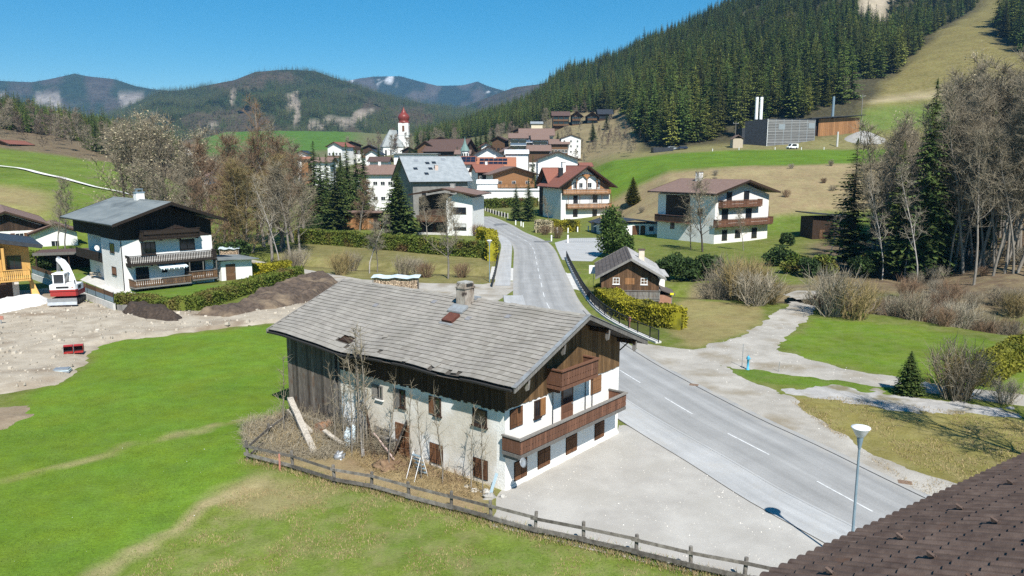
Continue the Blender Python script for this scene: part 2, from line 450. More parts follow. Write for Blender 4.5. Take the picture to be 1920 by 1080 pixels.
# where each kind of ground cover grows (natural colours of the soil and plants themselves)
LAWN, OLIVE, DRY, LITTER, FLOOR = (.104, .178, .016), (.105, .135, .024), (.27, .215, .105), (.13, .098, .062), (.045, .042, .024)
wx = fx + (fbm(fx, fy, 2.2, 21) - .5) * 2.2; wy = fy + (fbm(fx, fy, 2.2, 33) - .5) * 2.2
fpx = 960 + fx / np.maximum(fy, 20) * FOCAL * 1.008
gcol = np.zeros((len(fx), 3)); gcol[:] = OLIVE
gdry = np.full(len(fx), .45)
def paint(mask, col, dry=.4):
    m = np.clip(mask, 0, 1)
    for k in range(3): gcol[:, k] = gcol[:, k] * (1 - m) + col[k] * m
    gdry[:] = gdry * (1 - m) + dry * m
def zone(pix, col, dry=.4, soft=1.0, amt=1.0):
    paint(sstep(soft * .5, -soft * .5, sdist([G(*p) for p in pix], wx, wy)) * amt, col, dry)
def streak(pix, col, w, dry=.5, amt=1.0):
    paint(sstep(w, w * .3, ldist([G(*p) for p in pix], wx, wy)) * amt * np.clip(fbm(fx, fy, .9, 61) * 2.4 - .35, .1, 1), col, dry)
Yv = fy
paint(sstep(225, 245, Yv) * sstep(420, 470, fpx) * sstep(1130, 1080, fpx), (.12, .125, .055), .5)
paint(sstep(104, 112, Yv) * sstep(460, 380, fpx) * sstep(262, 246, Yv), (.105, .16, .02), .30)
paint(sstep(136, 150, Yv) * sstep(172, 160, Yv) * sstep(130, 60, fpx), (.24, .20, .09), .6)
paint(sstep(246, 258, Yv) * sstep(460, 400, fpx), LITTER, .5)
paint(sstep(600, 660, Yv) * sstep(360, 400, fpx) * sstep(700, 640, fpx) * sstep(1000, 960, Yv), (.07, .15, .02), .15)
# right hand side: garden, dry bank, green bench, forest floor, ski slope
paint(sstep(1130, 1160, fpx) * sstep(150, 158, Yv) * sstep(1750, 1690, fpx), (.10, .15, .02), .3)
bank = sstep(1105, 1130, fpx) * sstep(1760, 1690, fpx)
paint(bank * sstep(170, 177, wy) * sstep(226, 216, wy), (.235, .185, .10), .6)
paint(bank * sstep(218, 226, wy) * sstep(290, 280, wy), (.09, .16, .014), .12)
paint(bank * sstep(283, 292, wy), (.16, .15, .06), .6)
paint(sstep(900, 1010, fpx) * sstep(300, 330, Yv) * sstep(1215, 1180, fpx), (.19, .155, .085), .55)
paint(sstep(1180, 1215, fpx) * sstep(304, 318, Yv), FLOOR, .25)
paint(sstep(870, 960, fpx) * sstep(1220, 1180, fpx) * sstep(545, 590, Yv), FLOOR, .25)
paint(sstep(0, 1, sstep(560, 640, Yv) * sstep(760, 830, fpx) * sstep(960, 860, fpx)), FLOOR, .25)
SKI = [(1575, 318), (1600, 330), (1640, 372), (1690, 430), (1730, 500), (1790, 600), (1830, 660), (1930, 660), (1870, 560), (1825, 490), (1840, 440), (1880, 400), (1990, 385), (1990, 300), (1700, 296), (1600, 300)]
ski_d = sdist([(p * .25, y) for p, y in SKI], (fpx + (fbm(fx, fy, 14, 8) - .5) * 40) * .25, fy)
paint(sstep(4, -4, ski_d), (.155, .135, .045), .65)
paint(sstep(3, -3, ski_d) * sstep(345, 330, Yv) * sstep(306, 312, Yv), (.10, .145, .03), .3)
paint(sstep(3, -3, ski_d) * sstep(340, 346, wy) * sstep(358, 350, wy), (.30, .25, .15), .4)
paint(sstep(1578, 1590, fpx) * sstep(1648, 1632, fpx) * sstep(596, 610, wy) * sstep(700, 685, wy), (.34, .29, .22), .5)
paint(sstep(1490, 1560, fpx) * sstep(84, 90, Yv) * sstep(152, 140, Yv), LITTER, .6)
paint(sstep(1700, 1760, fpx) * sstep(70, 78, Yv) * sstep(215, 200, Yv), LITTER, .6)
# near ground
zone([(-300, 1300), (-300, 760), (0, 790), (60, 740), (165, 690), (185, 640), (360, 628), (510, 610), (640, 640), (545, 790), (470, 850), (470, 900), (330, 1000), (120, 1180)], LAWN, .12, 1.6)
zone([(120, 1180), (330, 1000), (470, 893), (550, 890), (950, 995), (1330, 1095), (1330, 1300), (100, 1300)], (.125, .175, .03), .6, 1.6)
zone([(470, 862), (510, 815), (545, 785), (700, 830), (940, 915), (925, 985), (700, 925)], (.235, .18, .10), .6, .8)
zone([(400, 930), (475, 890), (640, 915), (590, 950), (470, 960)], (.235, .20, .095), .7, 1.4, .85)
streak([(-60, 905), (90, 876), (200, 853), (330, 820), (500, 783)], (.25, .215, .10), .55, .5, .75)
streak([(130, 1120), (240, 1045), (310, 1003), (400, 948), (490, 912)], (.30, .25, .13), .7, .5, .9)
zone([(1465, 640), (1540, 598), (1700, 612), (1900, 650), (1990, 690), (1990, 748), (1690, 712), (1500, 668)], (.10, .16, .016), .3, 1.2)
zone([(1345, 687), (1420, 690), (1700, 722), (1690, 742), (1400, 712)], (.088, .15, .016), .3, .6)
zone([(1465, 748), (1560, 738), (1760, 760), (1960, 790), (1960, 900), (1760, 990), (1590, 850)], (.185, .165, .05), .55, 1.4)
zone([(1280, 560), (1430, 575), (1440, 600), (1380, 632), (1290, 655), (1262, 620)], (.215, .185, .075), .5, 1.2)
zone([(555, 455), (930, 480), (928, 530), (800, 535), (600, 515), (470, 500)], (.15, .14, .05), .55, 1.4)
zone([(130, 510), (215, 530), (420, 535), (560, 515), (360, 582), (215, 575)], (.095, .17, .02), .25, 1.0)
zone([(1300, 560), (1560, 560), (1560, 535), (1300, 530)], (.14, .115, .07), .6, 2.0)
zone([(985, 440), (1090, 455), (1060, 470), (1000, 440), (960, 424)], (.11, .155, .03), .3, .8)

ground_me = np_mesh('ground', np.stack([fx, fy, fz], 1), GF, [], smooth=True)
ca = ground_me.attributes.new('cover', 'FLOAT_COLOR', 'POINT')
ca.data.foreach_set('color', np.concatenate([gcol, gdry[:, None]], 1).astype(np.float32).ravel())

def ground_material():
    m = bpy.data.materials.new('ground_cover'); m.use_nodes = True
    nt = m.node_tree; N = nt.nodes; L = nt.links; b = N['Principled BSDF']
    b.inputs['Roughness'].default_value = .95; b.inputs['Specular IOR Level'].default_value = .1
    at = N.new('ShaderNodeAttribute'); at.attribute_name = 'cover'
    tc = N.new('ShaderNodeTexCoord')
    def nz(s, d=6, r=.6):
        n = N.new('ShaderNodeTexNoise'); n.inputs['Scale'].default_value = s; n.inputs['Detail'].default_value = d; n.inputs['Roughness'].default_value = r
        L.new(tc.outputs['Object'], n.inputs['Vector']); return n.outputs['Fac']
    def mr(v, a, b_, c, d):
        n = N.new('ShaderNodeMapRange'); L.new(v, n.inputs['Value'])
        for k, x in zip(('From Min', 'From Max', 'To Min', 'To Max'), (a, b_, c, d)): n.inputs[k].default_value = x
        return n.outputs[0]
    def mul(a, b_):
        n = N.new('ShaderNodeMath'); n.operation = 'MULTIPLY'; L.new(a, n.inputs[0]); L.new(b_, n.inputs[1]); return n.outputs[0]
    val = mul(mul(mr(nz(.11, 5), .3, .7, .8, 1.2), mr(nz(1.1, 6), .3, .7, .84, 1.16)), mul(mr(nz(7, 6, .75), .3, .7, .7, 1.3), mr(nz(34, 4, .75), .3, .7, .6, 1.4)))
    hs = N.new('ShaderNodeHueSaturation'); L.new(at.outputs['Color'], hs.inputs['Color']); L.new(val, hs.inputs['Value'])
    L.new(mr(nz(.35, 4), .3, .7, .485, .515), hs.inputs['Hue'])
    dry = mul(mr(nz(.7, 8, .72), .44, .72, 0, 1), at.outputs['Alpha'])
    mx = N.new('ShaderNodeMix'); mx.data_type = 'RGBA'
    L.new(dry, mx.inputs['Factor']); L.new(hs.outputs[0], mx.inputs['A']); mx.inputs['B'].default_value = (.29, .235, .125, 1)
    L.new(mx.outputs['Result'], b.inputs['Base Color'])
    bp = N.new('ShaderNodeBump'); bp.inputs['Distance'].default_value = .05; bp.inputs['Strength'].default_value = .8
    L.new(nz(9, 6, .7), bp.inputs['Height']); L.new(bp.outputs[0], b.inputs['Normal'])
    return m
ground_me.materials.append(ground_material())
ground = link('ground', ground_me, kind='structure')

# ---- loose sheets that dip into the ground at an uneven rim
def patch(name, poly, res, m, rise=.03, slope=.06, bumps=.0, bsize=2.0, edge=.9, extra=None, kind='structure', base=0.0, smooth=True):
    px = np.array([p[0] for p in poly]); py = np.array([p[1] for p in poly])
    ax = np.arange(px.min() - 1.5, px.max() + 1.5, res); ay = np.arange(py.min() - 1.5, py.max() + 1.5, res)
    X, Y = np.meshgrid(ax, ay); X, Y = X.ravel(), Y.ravel()
    sd = sdist(poly, X, Y) + (fbm(X, Y, 1.3, 4) - .5) * edge
    z = np.clip(-sd * slope, -.05, rise)
    inn = sstep(0, -1.2, sd)
    z = z + inn * bumps * fbm(X, Y, bsize, 12, 5)
    if extra is not None: z = z + extra(X, Y, sd) * (sd < 0)
    n = len(ax)
    i = (np.arange(len(ay) - 1)[:, None] * n + np.arange(n - 1)[None, :]).ravel()
    F = np.stack([i, i + 1, i + n + 1, i + n], 1)
    keep = (sd[F] < .55).all(1)
    F = F[keep]
    used = np.unique(F); re = np.full(len(X), -1); re[used] = np.arange(len(used))
    me = np_mesh(name, np.stack([X, Y, z + base], 1)[used], re[F], m, smooth=smooth)
    return link(name, me, kind=kind)

m_yard = mat('yard_gravel', (.335, .32, .295), (.42, .405, .375), .5, rough=.95, bump=.015, bscale=45, c3=(.35, .335, .305), s3=.4, lo3=.5, hi3=.7)
m_track = mat('track_gravel', (.29, .268, .232), (.41, .385, .342), .45, rough=.95, bump=.03, bscale=14, c3=(.25, .215, .16), s3=.33, lo3=.52, hi3=.68)
m_site = mat('site_gravel', (.30, .255, .195), (.42, .37, .295), .6, rough=.95, bump=.05, bscale=9, c3=(.22, .17, .12), s3=.22, lo3=.52, hi3=.68)
m_dirtgrey = mat('grey_gravel_strip', (.30, .29, .275), (.42, .405, .385), .9, rough=.95, bump=.03, bscale=12, c3=(.19, .165, .10), s3=.5, lo3=.5, hi3=.64)

def surface_paved(name, c, seam=0.0, tracks=True):
    """bitumen surface with wheel tracks, patches and fine aggregate; 'across' is metres from the centre line"""
    m = bpy.data.materials.new(name); m.use_nodes = True
    nt = m.node_tree; N = nt.nodes; L = nt.links; b = N['Principled BSDF']
    b.inputs['Roughness'].default_value = .8; b.inputs['Specular IOR Level'].default_value = .25
    tc = N.new('ShaderNodeTexCoord'); at = N.new('ShaderNodeAttribute'); at.attribute_name = 'across'
    al = N.new('ShaderNodeAttribute'); al.attribute_name = 'along'
    def nz(vec, s, d=5, r=.6):
        n = N.new('ShaderNodeTexNoise'); n.inputs['Scale'].default_value = s; n.inputs['Detail'].default_value = d; n.inputs['Roughness'].default_value = r
        L.new(vec, n.inputs['Vector']); return n.outputs['Fac']
    def mr(v, a, b_, c_, d):
        n = N.new('ShaderNodeMapRange'); L.new(v, n.inputs['Value'])
        for k, x in zip(('From Min', 'From Max', 'To Min', 'To Max'), (a, b_, c_, d)): n.inputs[k].default_value = x
        return n.outputs[0]
    def mth(op, a, b_=None, v=None):
        n = N.new('ShaderNodeMath'); n.operation = op; L.new(a, n.inputs[0])
        if b_ is not None: L.new(b_, n.inputs[1])
        if v is not None: n.inputs[1].default_value = v
        return n.outputs[0]
    cv = N.new('ShaderNodeCombineXYZ')
    L.new(mth('MULTIPLY', at.outputs['Fac'], v=1.3), cv.inputs[0]); L.new(mth('MULTIPLY', al.outputs['Fac'], v=.05), cv.inputs[1])
    stre = nz(cv.outputs[0], 1.6, 5)
    val = mr(stre, .3, .7, .88, 1.12)
    if tracks:
        w = mth('COSINE', mth('MULTIPLY', at.outputs['Fac'], v=2 * math.pi / 1.75))
        val = mth('MULTIPLY', val, mr(w, -1, 1, .93, 1.07))
    val = mth('MULTIPLY', val, mr(nz(tc.outputs['Object'], 22, 4, .7), .3, .7, .86, 1.14))
    val = mth('MULTIPLY', val, mr(nz(tc.outputs['Object'], .35, 4), .35, .65, .92, 1.08))
    hs = N.new('ShaderNodeHueSaturation'); hs.inputs['Color'].default_value = (*c, 1); L.new(val, hs.inputs['Value'])
    ab = mth('ABSOLUTE', at.outputs['Fac'])
    edge = mth('MULTIPLY', mr(ab, 2.5, 3.6, 0, 1), mr(nz(tc.outputs['Object'], .9, 6, .7), .4, .62, 0, .8)) if tracks else mr(nz(tc.outputs['Object'], .6, 6, .7), .5, .75, 0, .5)
    dm = N.new('ShaderNodeMix'); dm.data_type = 'RGBA'; dm.inputs['B'].default_value = (.37, .345, .30, 1)
    L.new(edge, dm.inputs['Factor']); L.new(hs.outputs[0], dm.inputs['A'])
    L.new(dm.outputs['Result'], b.inputs['Base Color'])
    bp = N.new('ShaderNodeBump'); bp.inputs['Distance'].default_value = .006; L.new(nz(tc.outputs['Object'], 50, 3), bp.inputs['Height'])
    L.new(bp.outputs[0], b.inputs['Normal'])
    return m
m_asphalt = surface_paved('worn_asphalt', (.285, .285, .28))
m_pave = surface_paved('pavement_asphalt', (.37, .375, .375), tracks=False)
m_patch = surface_paved('asphalt_repair', (.15, .155, .16), tracks=False)

def resample(line, step):
    P = [Vector((*p, 0)) for p in line]
    # Catmull-Rom through the survey points
    out = []
    for i in range(len(P) - 1):
        p0, p1, p2, p3 = P[max(i - 1, 0)], P[i], P[i + 1], P[min(i + 2, len(P) - 1)]
        n = max(2, int((p2 - p1).length / step))
        for k in range(n):
            t = k / n
            out.append(.5 * ((2 * p1) + (p2 - p0) * t + (2 * p0 - 5 * p1 + 4 * p2 - p3) * t * t + (3 * p1 - p0 - 3 * p2 + p3) * t ** 3))
    out.append(P[-1])
    return out
def normals2(ln):
    r = []
    for i in range(len(ln)):
        d = (ln[min(i + 1, len(ln) - 1)] - ln[max(i - 1, 0)]).normalized()
        r.append(Vector((d.y, -d.x, 0)))           # to the right of travel
    return r
def strip(name, ln, offs, z, m, kind='structure', parent=None):
    """ribbon along ln; offs = list of (function or number) offsets across"""
    nr = normals2(ln); V = []; ac = []; al = []; s = 0
    for i, (p, n) in enumerate(zip(ln, nr)):
        if i: s += (p - ln[i - 1]).length
        for o in offs:
            q = p + n * o
            V.append((q.x, q.y, z)); ac.append(o); al.append(s)
    k = len(offs)
    F = [(i * k + j, i * k + j + 1, (i + 1) * k + j + 1, (i + 1) * k + j) for i in range(len(ln) - 1) for j in range(k - 1)]
    me = np_mesh(name, np.array(V), np.array(F), m)
    for nm, d in (('across', ac), ('along', al)):
        a = me.attributes.new(nm, 'FLOAT', 'POINT'); a.data.foreach_set('value', np.array(d, dtype=np.float32))
    return link(name, me, parent=parent, kind=kind)

CENTRE = [(27, 2), (21.5, 16), (15.78, 30.93), (13.33, 37.82), (12.03, 41.02), (10.79, 44.58), (8.88, 50.76), (7.4, 56), (5.8, 63.5), (4.5, 72), (3.75, 82), (3.7, 95), (3.78, 115), (3.85, 132), (3.3, 144.5), (1.9, 153.5), (-1.0, 168), (-3.8, 188), (-8.8, 214), (-17, 240), (-30, 262)]
CL = resample(CENTRE, 1.5)
road = strip('road', CL, [-3.55, -2.6, -1.75, -.9, 0, .9, 1.75, 2.6, 3.75], .016, m_asphalt)
# centre dashes
rm = MB(); nr = normals2(CL); cum = [0]
for i in range(1, len(CL)): cum.append(cum[-1] + (CL[i] - CL[i - 1]).length)
def at_s(s):
    i = max(0, min(len(CL) - 2, int(np.searchsorted(cum, s)) - 1))
    t = (s - cum[i]) / (cum[i + 1] - cum[i])
    return CL[i].lerp(CL[i + 1], t), nr[i].lerp(nr[i + 1], t).normalized()
m_marking = mat('worn_white_marking', (.60, .61, .61), (.35, .355, .355), 3.5, lo=.46, hi=.75)
s = 10.3
while s < 165:
    n_ = 6
    for k in range(n_):
        (p, n), (q, n2) = at_s(s + 3.4 * k / n_), at_s(s + 3.4 * (k + 1) / n_)
        rm.face([(p - n * .05).to_tuple()[:2] + (.0225,), (p + n * .05).to_tuple()[:2] + (.0225,), (q + n2 * .05).to_tuple()[:2] + (.0225,), (q - n2 * .05).to_tuple()[:2] + (.0225,)])
    s += 6.95
rm.build('road_marking', m_marking, parent=road)
# seam line of the right gutter and the kerb joint
gut = MB()
for i in range(len(CL) - 1):
    if cum[i] > 78: break
    a, b = CL[i] + nr[i] * 3.3, CL[i + 1] + nr[i + 1] * 3.3
    gut.face([(a.x - .04, a.y, .0245), (a.x + .04, a.y, .0245), (b.x + .04, b.y, .0245), (b.x - .04, b.y, .0245)])
gut.build('gutter_joint', mat('tar_seam', (.06, .06, .06)), parent=road)
# drain covers and repairs
for px, py in ((1301, 722), (1697, 905), (1085, 512)):
    x, y = G(px, py); o = MB(); o.box(-.3, .3, -.22, .22, .018, .03)
    for k in range(5): o.box(-.24, .24, -.18 + k * .085, -.14 + k * .085, .03, .036)
    o.build('drain_grate', mat('rusty_iron%d' % px, (.16, .10, .07), (.24, .17, .12), 8), parent=road, loc=(x, y, 0), rotz=RAD(-22))
# pavement on the yard side, raised by a low kerb
PAVE = resample([(19, 12), (14.4, 23.5), (12.75, 27.8), (10.7, 32), (8.95, 36.6), (7.0, 41.4), (5.2, 46.5), (3.6, 52.5), (1.4, 62), (-.4, 74), (-1.0, 86)], 1.2)
pv = strip('pavement', PAVE, [0, .7, 1.4, 2.1], .03, m_pave)
kb = MB()
for ln_off, w, top in ((2.1, .14, .045),):
    pn = normals2(PAVE)
    for i in range(len(PAVE) - 1):
        a, b = PAVE[i] + pn[i] * ln_off, PAVE[i + 1] + pn[i + 1] * ln_off
        c_, d_ = PAVE[i] + pn[i] * (ln_off + w), PAVE[i + 1] + pn[i + 1] * (ln_off + w)
        kb.hexa([(a.x, a.y, -.02), (c_.x, c_.y, -.02), (d_.x, d_.y, -.02), (b.x, b.y, -.02), (a.x, a.y, top), (c_.x, c_.y, top), (d_.x, d_.y, top), (b.x, b.y, top)])
kb.build('kerb', m_pave, parent=pv)
kj = MB()
for i in range(len(PAVE) - 1):
    a, b = PAVE[i] - pn[i] * .05, PAVE[i + 1] - pn[i + 1] * .05
    c_, d_ = PAVE[i] - pn[i] * .002, PAVE[i + 1] - pn[i + 1] * .002
    kj.hexa([(a.x, a.y, -.02), (c_.x, c_.y, -.02), (d_.x, d_.y, -.02), (b.x, b.y, -.02), (a.x, a.y, .035), (c_.x, c_.y, .035), (d_.x, d_.y, .035), (b.x, b.y, .035)])
kj.build('edge_joint', mat('dirty_edge_joint', (.10, .095, .085)), parent=pv)
WALK2 = resample([(-1.2, 93), (-1.15, 108), (-1.05, 125), (-1.0, 139), (-1.6, 150), (-3.2, 160)], 2)
pv2 = strip('bridge_pavement', WALK2, [-1.0, 0, 1.0], .034, m_pave)
# side roads
def flat_poly(name, pix, z, m):
    me = MB(); me.face([(*G(*p), z) for p in pix]); return me.build(name, m, kind='structure')
flat_poly('side_road', [(1044, 466), (1040, 455), (1070, 447), (1130, 446), (1150, 452), (1135, 470), (1110, 490), (1068, 489), (1054, 487)], .011, m_pave)
flat_poly('lane', [(970, 527), (962, 545), (940, 560), (930, 566), (790, 552), (640, 535), (560, 519), (430, 489), (420, 482), (450, 483), (560, 503), (680, 524), (800, 531), (905, 533), (930, 529)], .012, m_track)
flat_poly('asphalt_repair', [(1000, 452), (1030, 451.5), (1037, 454), (1003, 455)], .0225, m_patch)
flat_poly('asphalt_repair', [(925, 420), (945, 418.5), (953, 421.5), (928, 423.5)], .0225, m_patch)
# gravel yard in front of the farmhouse
yard = patch('gravel_yard', [G(930, 932), G(945, 915), G(1158, 806), (6.2, 42.4), (7.4, 41.8), (9.0, 38.0), (11.0, 32.6), (12.9, 28.4), (15.6, 22), (10, 20), G(1420, 1110), G(1300, 1077), G(1094, 1027), G(1003, 1006), G(925, 985)], .25, m_yard, rise=.022, slope=.05, bumps=.0, edge=.4)
# gravel track with its wide mouth on the right
track = patch('gravel_track', [G(1180, 640), G(1240, 650), G(1300, 656), G(1400, 625), G(1440, 600), G(1465, 580), G(1490, 578), G(1520, 590), G(1500, 612), G(1462, 640), G(1455, 655), G(1560, 685), G(1665, 705), G(1760, 722), G(1960, 744), G(1960, 765), G(1780, 745), G(1660, 724), G(1500, 705), G(1352, 686), (18, 47.5), G(1480, 745), G(1600, 830), G(1700, 880), (21.5, 33), (23, 28), (19.6, 29.5), (17.3, 36), (15.3, 41.5), (13.6, 47), (11.8, 53), (10.3, 59)], .18, m_track, rise=.012, slope=.03, bumps=.0, edge=1.3)
strip2 = patch('gravel_strip', [G(1480, 735), G(1560, 722), G(1700, 742), G(1900, 765), G(1900, 780), G(1700, 772), G(1560, 752)], .18, m_dirtgrey, rise=.02, slope=.05, edge=2.6)
# building site on the left
SITE = [(-80, 46), G(-120, 745), G(0, 738), G(95, 725), G(150, 697), G(172, 650), G(240, 637), G(370, 622), G(500, 607), G(560, 600), G(640, 560), G(560, 570), G(420, 585), G(330, 582), G(225, 583), G(150, 560), G(90, 540), G(60, 545), (-80, 82)]
site = patch('building_site_ground', SITE, .33, m_site, rise=.05, slope=.06, bumps=.42, bsize=3.2, edge=1.8)
bare = patch('bare_earth', [(-60, 40), G(-50, 770), G(0, 760), G(60, 758), G(60, 785), G(20, 795), G(0, 805), (-60, 35)], .3, mat('bare_earth', (.20, .15, .10), (.28, .22, .15), 1.2, bump=.04, bscale=6), rise=.05, slope=.06, bumps=.15, edge=1.6)
# footpaths on the left meadow
def path3(name, pts, w, m):
    ln = resample(pts, 5); nr_ = normals2(ln); V = []
    for p, n in zip(ln, nr_):
        for o in (-w, 0, w):
            q = p + n * o; V.append((q.x, q.y, gz(q.x, q.y) + .35))
    F = [(i * 3 + j, i * 3 + j + 1, i * 3 + j + 4, i * 3 + j + 3) for i in range(len(ln) - 1) for j in range(2)]
    return link(name, np_mesh(name, np.array(V), np.array(F), m), kind='structure')
path3('meadow_path', [(XU(-300, 196), 196), (XU(0, 199), 199), (XU(90, 190), 190), (XU(180, 183), 183), (XU(300, 182), 182)], .8, m_gravel_white)
path3('meadow_path', [(XU(-150, 128), 128), (XU(30, 136), 136), (XU(150, 146), 146), (XU(260, 150), 150)], .5, m_track)
# the stream
m_water = mat('stream_water', (.05, .042, .022), (.085, .07, .035), .8, rough=.08, spec=.6, bump=.02, bscale=4)
SL = resample(STREAM, 2)
strip('water', SL, [-4.2, 0, 4.2], -1.22, m_water)
patch('gravel_bank', [G(1475, 552), G(1495, 545), G(1530, 546), G(1535, 557), G(1500, 560)], .3, m_track, rise=.1, slope=.08, bumps=.05)
patch('gravel_bank', [G(1470, 585), G(1490, 566), G(1530, 575), G(1525, 590)], .3, m_track, rise=.05, slope=.06, bumps=.05)

# ---- the far mountains
def mountain(name, sil, Yr, Y0, z0, seed, fn_col, step=5):
    px = np.arange(sil[0][0], sil[-1][0] + .1, step)
    py = np.interp(px, [s_[0] for s_ in sil], [s_[1] for s_ in sil])
    c, s_ = math.cos(PITCH), math.sin(PITCH)
    y = (540 - py) / FOCAL; x = (px - 960) / FOCAL
    dY, dZ = c + y * s_, -s_ + y * c
    ridge_z = CAMH + Yr * dZ / dY; ux = x / dY
    T = np.concatenate([np.linspace(0, 1, 34), [1.06, 1.2]])
    V = np.zeros((len(T), len(px), 3))
    for i, t in enumerate(T):
        Yt = Y0 + (Yr - Y0) * t
        X = ux * Yt
        hz = z0 + (ridge_z - z0) * (t ** 1.15 if t <= 1 else 1 - (t - 1) * 1.2)
        amp = (ridge_z - z0) * .20 * min(t * 2, 1) * max(0, min(1, (1 - t) * 4)) + (4 if t <= 1 else 0)
        Yt_ = Yt + (fbm(X, np.full_like(X, Yt), Yr * .05, seed, 5) - .5) * (Yr - Y0) * .25 * (1 - abs(2 * t - 1)) if t < 1 else np.full_like(X, Yt)
        gully = np.abs(fbm(X, Yt_ * .35, Yr * .06, seed + 5, 5) - .5) * 2
        V[i, :, 0] = X; V[i, :, 1] = Yt_; V[i, :, 2] = hz + (fbm(X, np.full_like(X, Yt), Yr * .07, seed, 6) - .5 - gully * .3 + .1) * amp * 1.6
    n = len(px)
    i = (np.arange(len(T) - 1)[:, None] * n + np.arange(n - 1)[None, :]).ravel()
    F = np.stack([i, i + 1, i + n + 1, i + n], 1)
    P = V.reshape(-1, 3)
    me = np_mesh(name, P, F, [], smooth=True)
    # where each place is seen, only to lay out rock faces and woods
    zc = P[:, 1] * c - (P[:, 2] - CAMH) * s_; yc = P[:, 1] * s_ + (P[:, 2] - CAMH) * c
    sx, sy = 960 + FOCAL * P[:, 0] / zc, 540 - FOCAL * yc / zc
    colr, wood = fn_col(sx, sy, P)
    a = me.attributes.new('cover', 'FLOAT_COLOR', 'POINT')
    a.data.foreach_set('color', np.concatenate([colr, wood[:, None]], 1).astype(np.float32).ravel())
    me.materials.append(m_mountain)
    return link(name, me, kind='structure'), V, wood.reshape(len(T), n)
def mountain_material():
    m = bpy.data.materials.new('mountain_cover'); m.use_nodes = True
    nt = m.node_tree; N = nt.nodes; L = nt.links; b = N['Principled BSDF']
    b.inputs['Roughness'].default_value = 1; b.inputs['Specular IOR Level'].default_value = 0
    at = N.new('ShaderNodeAttribute'); at.attribute_name = 'cover'
    tc = N.new('ShaderNodeTexCoord')
    n1 = N.new('ShaderNodeTexNoise'); n1.inputs['Scale'].default_value = .022; n1.inputs['Detail'].default_value = 7; n1.inputs['Roughness'].default_value = .75
    L.new(tc.outputs['Object'], n1.inputs['Vector'])
    mr = N.new('ShaderNodeMapRange'); mr.inputs['From Min'].default_value = .3; mr.inputs['From Max'].default_value = .7; mr.inputs['To Min'].default_value = .55; mr.inputs['To Max'].default_value = 1.45
    L.new(n1.outputs['Fac'], mr.inputs['Value'])
    hs = N.new('ShaderNodeHueSaturation'); L.new(at.outputs['Color'], hs.inputs['Color']); L.new(mr.outputs[0], hs.inputs['Value'])
    L.new(hs.outputs[0], b.inputs['Base Color'])
    bp = N.new('ShaderNodeBump'); bp.inputs['Distance'].default_value = 14; L.new(n1.outputs['Fac'], bp.inputs['Height']); L.new(bp.outputs[0], b.inputs['Normal'])
    return m
m_mountain = mountain_material()
def blobs(sx, sy, L):
    r = np.zeros(len(sx))
    for (x, y, rx, ry) in L:
        d = np.hypot((sx - x) / rx, (sy - y) / ry) + (fbm(sx, sy, 14, 6, 4) - .5) * 1.6
        r = np.maximum(r, sstep(1.0, .6, d))
    return r
def cover_mid(sx, sy, P):
    rock = blobs(sx, sy, [(640, 227, 56, 14), (675, 216, 25, 14), (600, 236, 28, 8), (548, 196, 16, 30), (556, 225, 10, 18), (437, 180, 7, 16), (290, 214, 15, 7), (403, 236, 12, 10), (480, 200, 6, 12)])
    brown = sstep(.52, .66, fbm(sx, sy * 1.6, 60, 3, 4)) * (1 - rock)
    c = np.zeros((len(sx), 3))
    for k in range(3): c[:, k] = (.034, .055, .020)[k] * (1 - brown) + (.09, .072, .05)[k] * brown
    streaks = .7 + .6 * vnoise(sx, sy * .25, 5, 2)
    for k in range(3): c[:, k] = c[:, k] * (1 - rock) + (.29, .245, .195)[k] * streaks * rock
    return c, (1 - brown * .75) * (1 - rock)
def cover_left(sx, sy, P):
    rock = sstep(.56, .66, fbm(sx, sy * .45, 26, 15, 5)) * sstep(165, 185, sy) * sstep(300, 255, sx)
    brown = sstep(.40, .58, fbm(sx, sy * 1.4, 46, 8, 4))
    c = np.zeros((len(sx), 3))
    for k in range(3): c[:, k] = (.034, .052, .026)[k] * (1 - brown) + (.085, .072, .055)[k] * brown
    for k in range(3): c[:, k] = c[:, k] * (1 - rock) + (.30, .265, .23)[k] * rock
    return c, (1 - brown * .6) * (1 - rock)
def cover_right(sx, sy, P):
    snow = sstep(.58, .66, fbm(sx, sy * .8, 12, 2, 5)) * np.maximum(sstep(166, 150, sy) * sstep(780, 720, sx), blobs(sx, sy, [(918, 172, 16, 4)]))
    c = np.zeros((len(sx), 3))
    br = sstep(.42, .6, fbm(sx, sy, 30, 4))
    for k in range(3): c[:, k] = (.03, .042, .026)[k] * (1 - br) + (.10, .085, .07)[k] * br
    for k in range(3): c[:, k] = c[:, k] * (1 - snow) + .62 * snow
    return c, 1 - snow
M_MID = mountain('mountain', [(60, 268), (150, 236), (200, 219), (250, 194), (300, 172), (345, 169), (400, 158), (440, 150), (480, 134), (520, 131), (550, 131), (590, 133), (640, 151), (700, 172), (760, 187), (830, 199), (880, 209), (940, 222), (1100, 245)], 2350, 1150, 40, 3, cover_mid, 4)
M_LEFT = mountain('mountain', [(-500, 190), (-300, 160), (-150, 156), (0, 152), (60, 154), (100, 147), (140, 138), (165, 143), (215, 149), (255, 162), (290, 168), (340, 172), (420, 185), (520, 200)], 3900, 2300, 60, 11, cover_left, 5)
M_RIGHT = mountain('mountain', [(560, 175), (640, 154), (670, 148), (700, 144), (750, 143), (790, 154), (820, 161), (865, 160), (880, 157), (895, 153), (912, 161), (935, 168), (965, 176), (1100, 190), (1300, 200)], 5200, 3300, 80, 17, cover_right, 5)
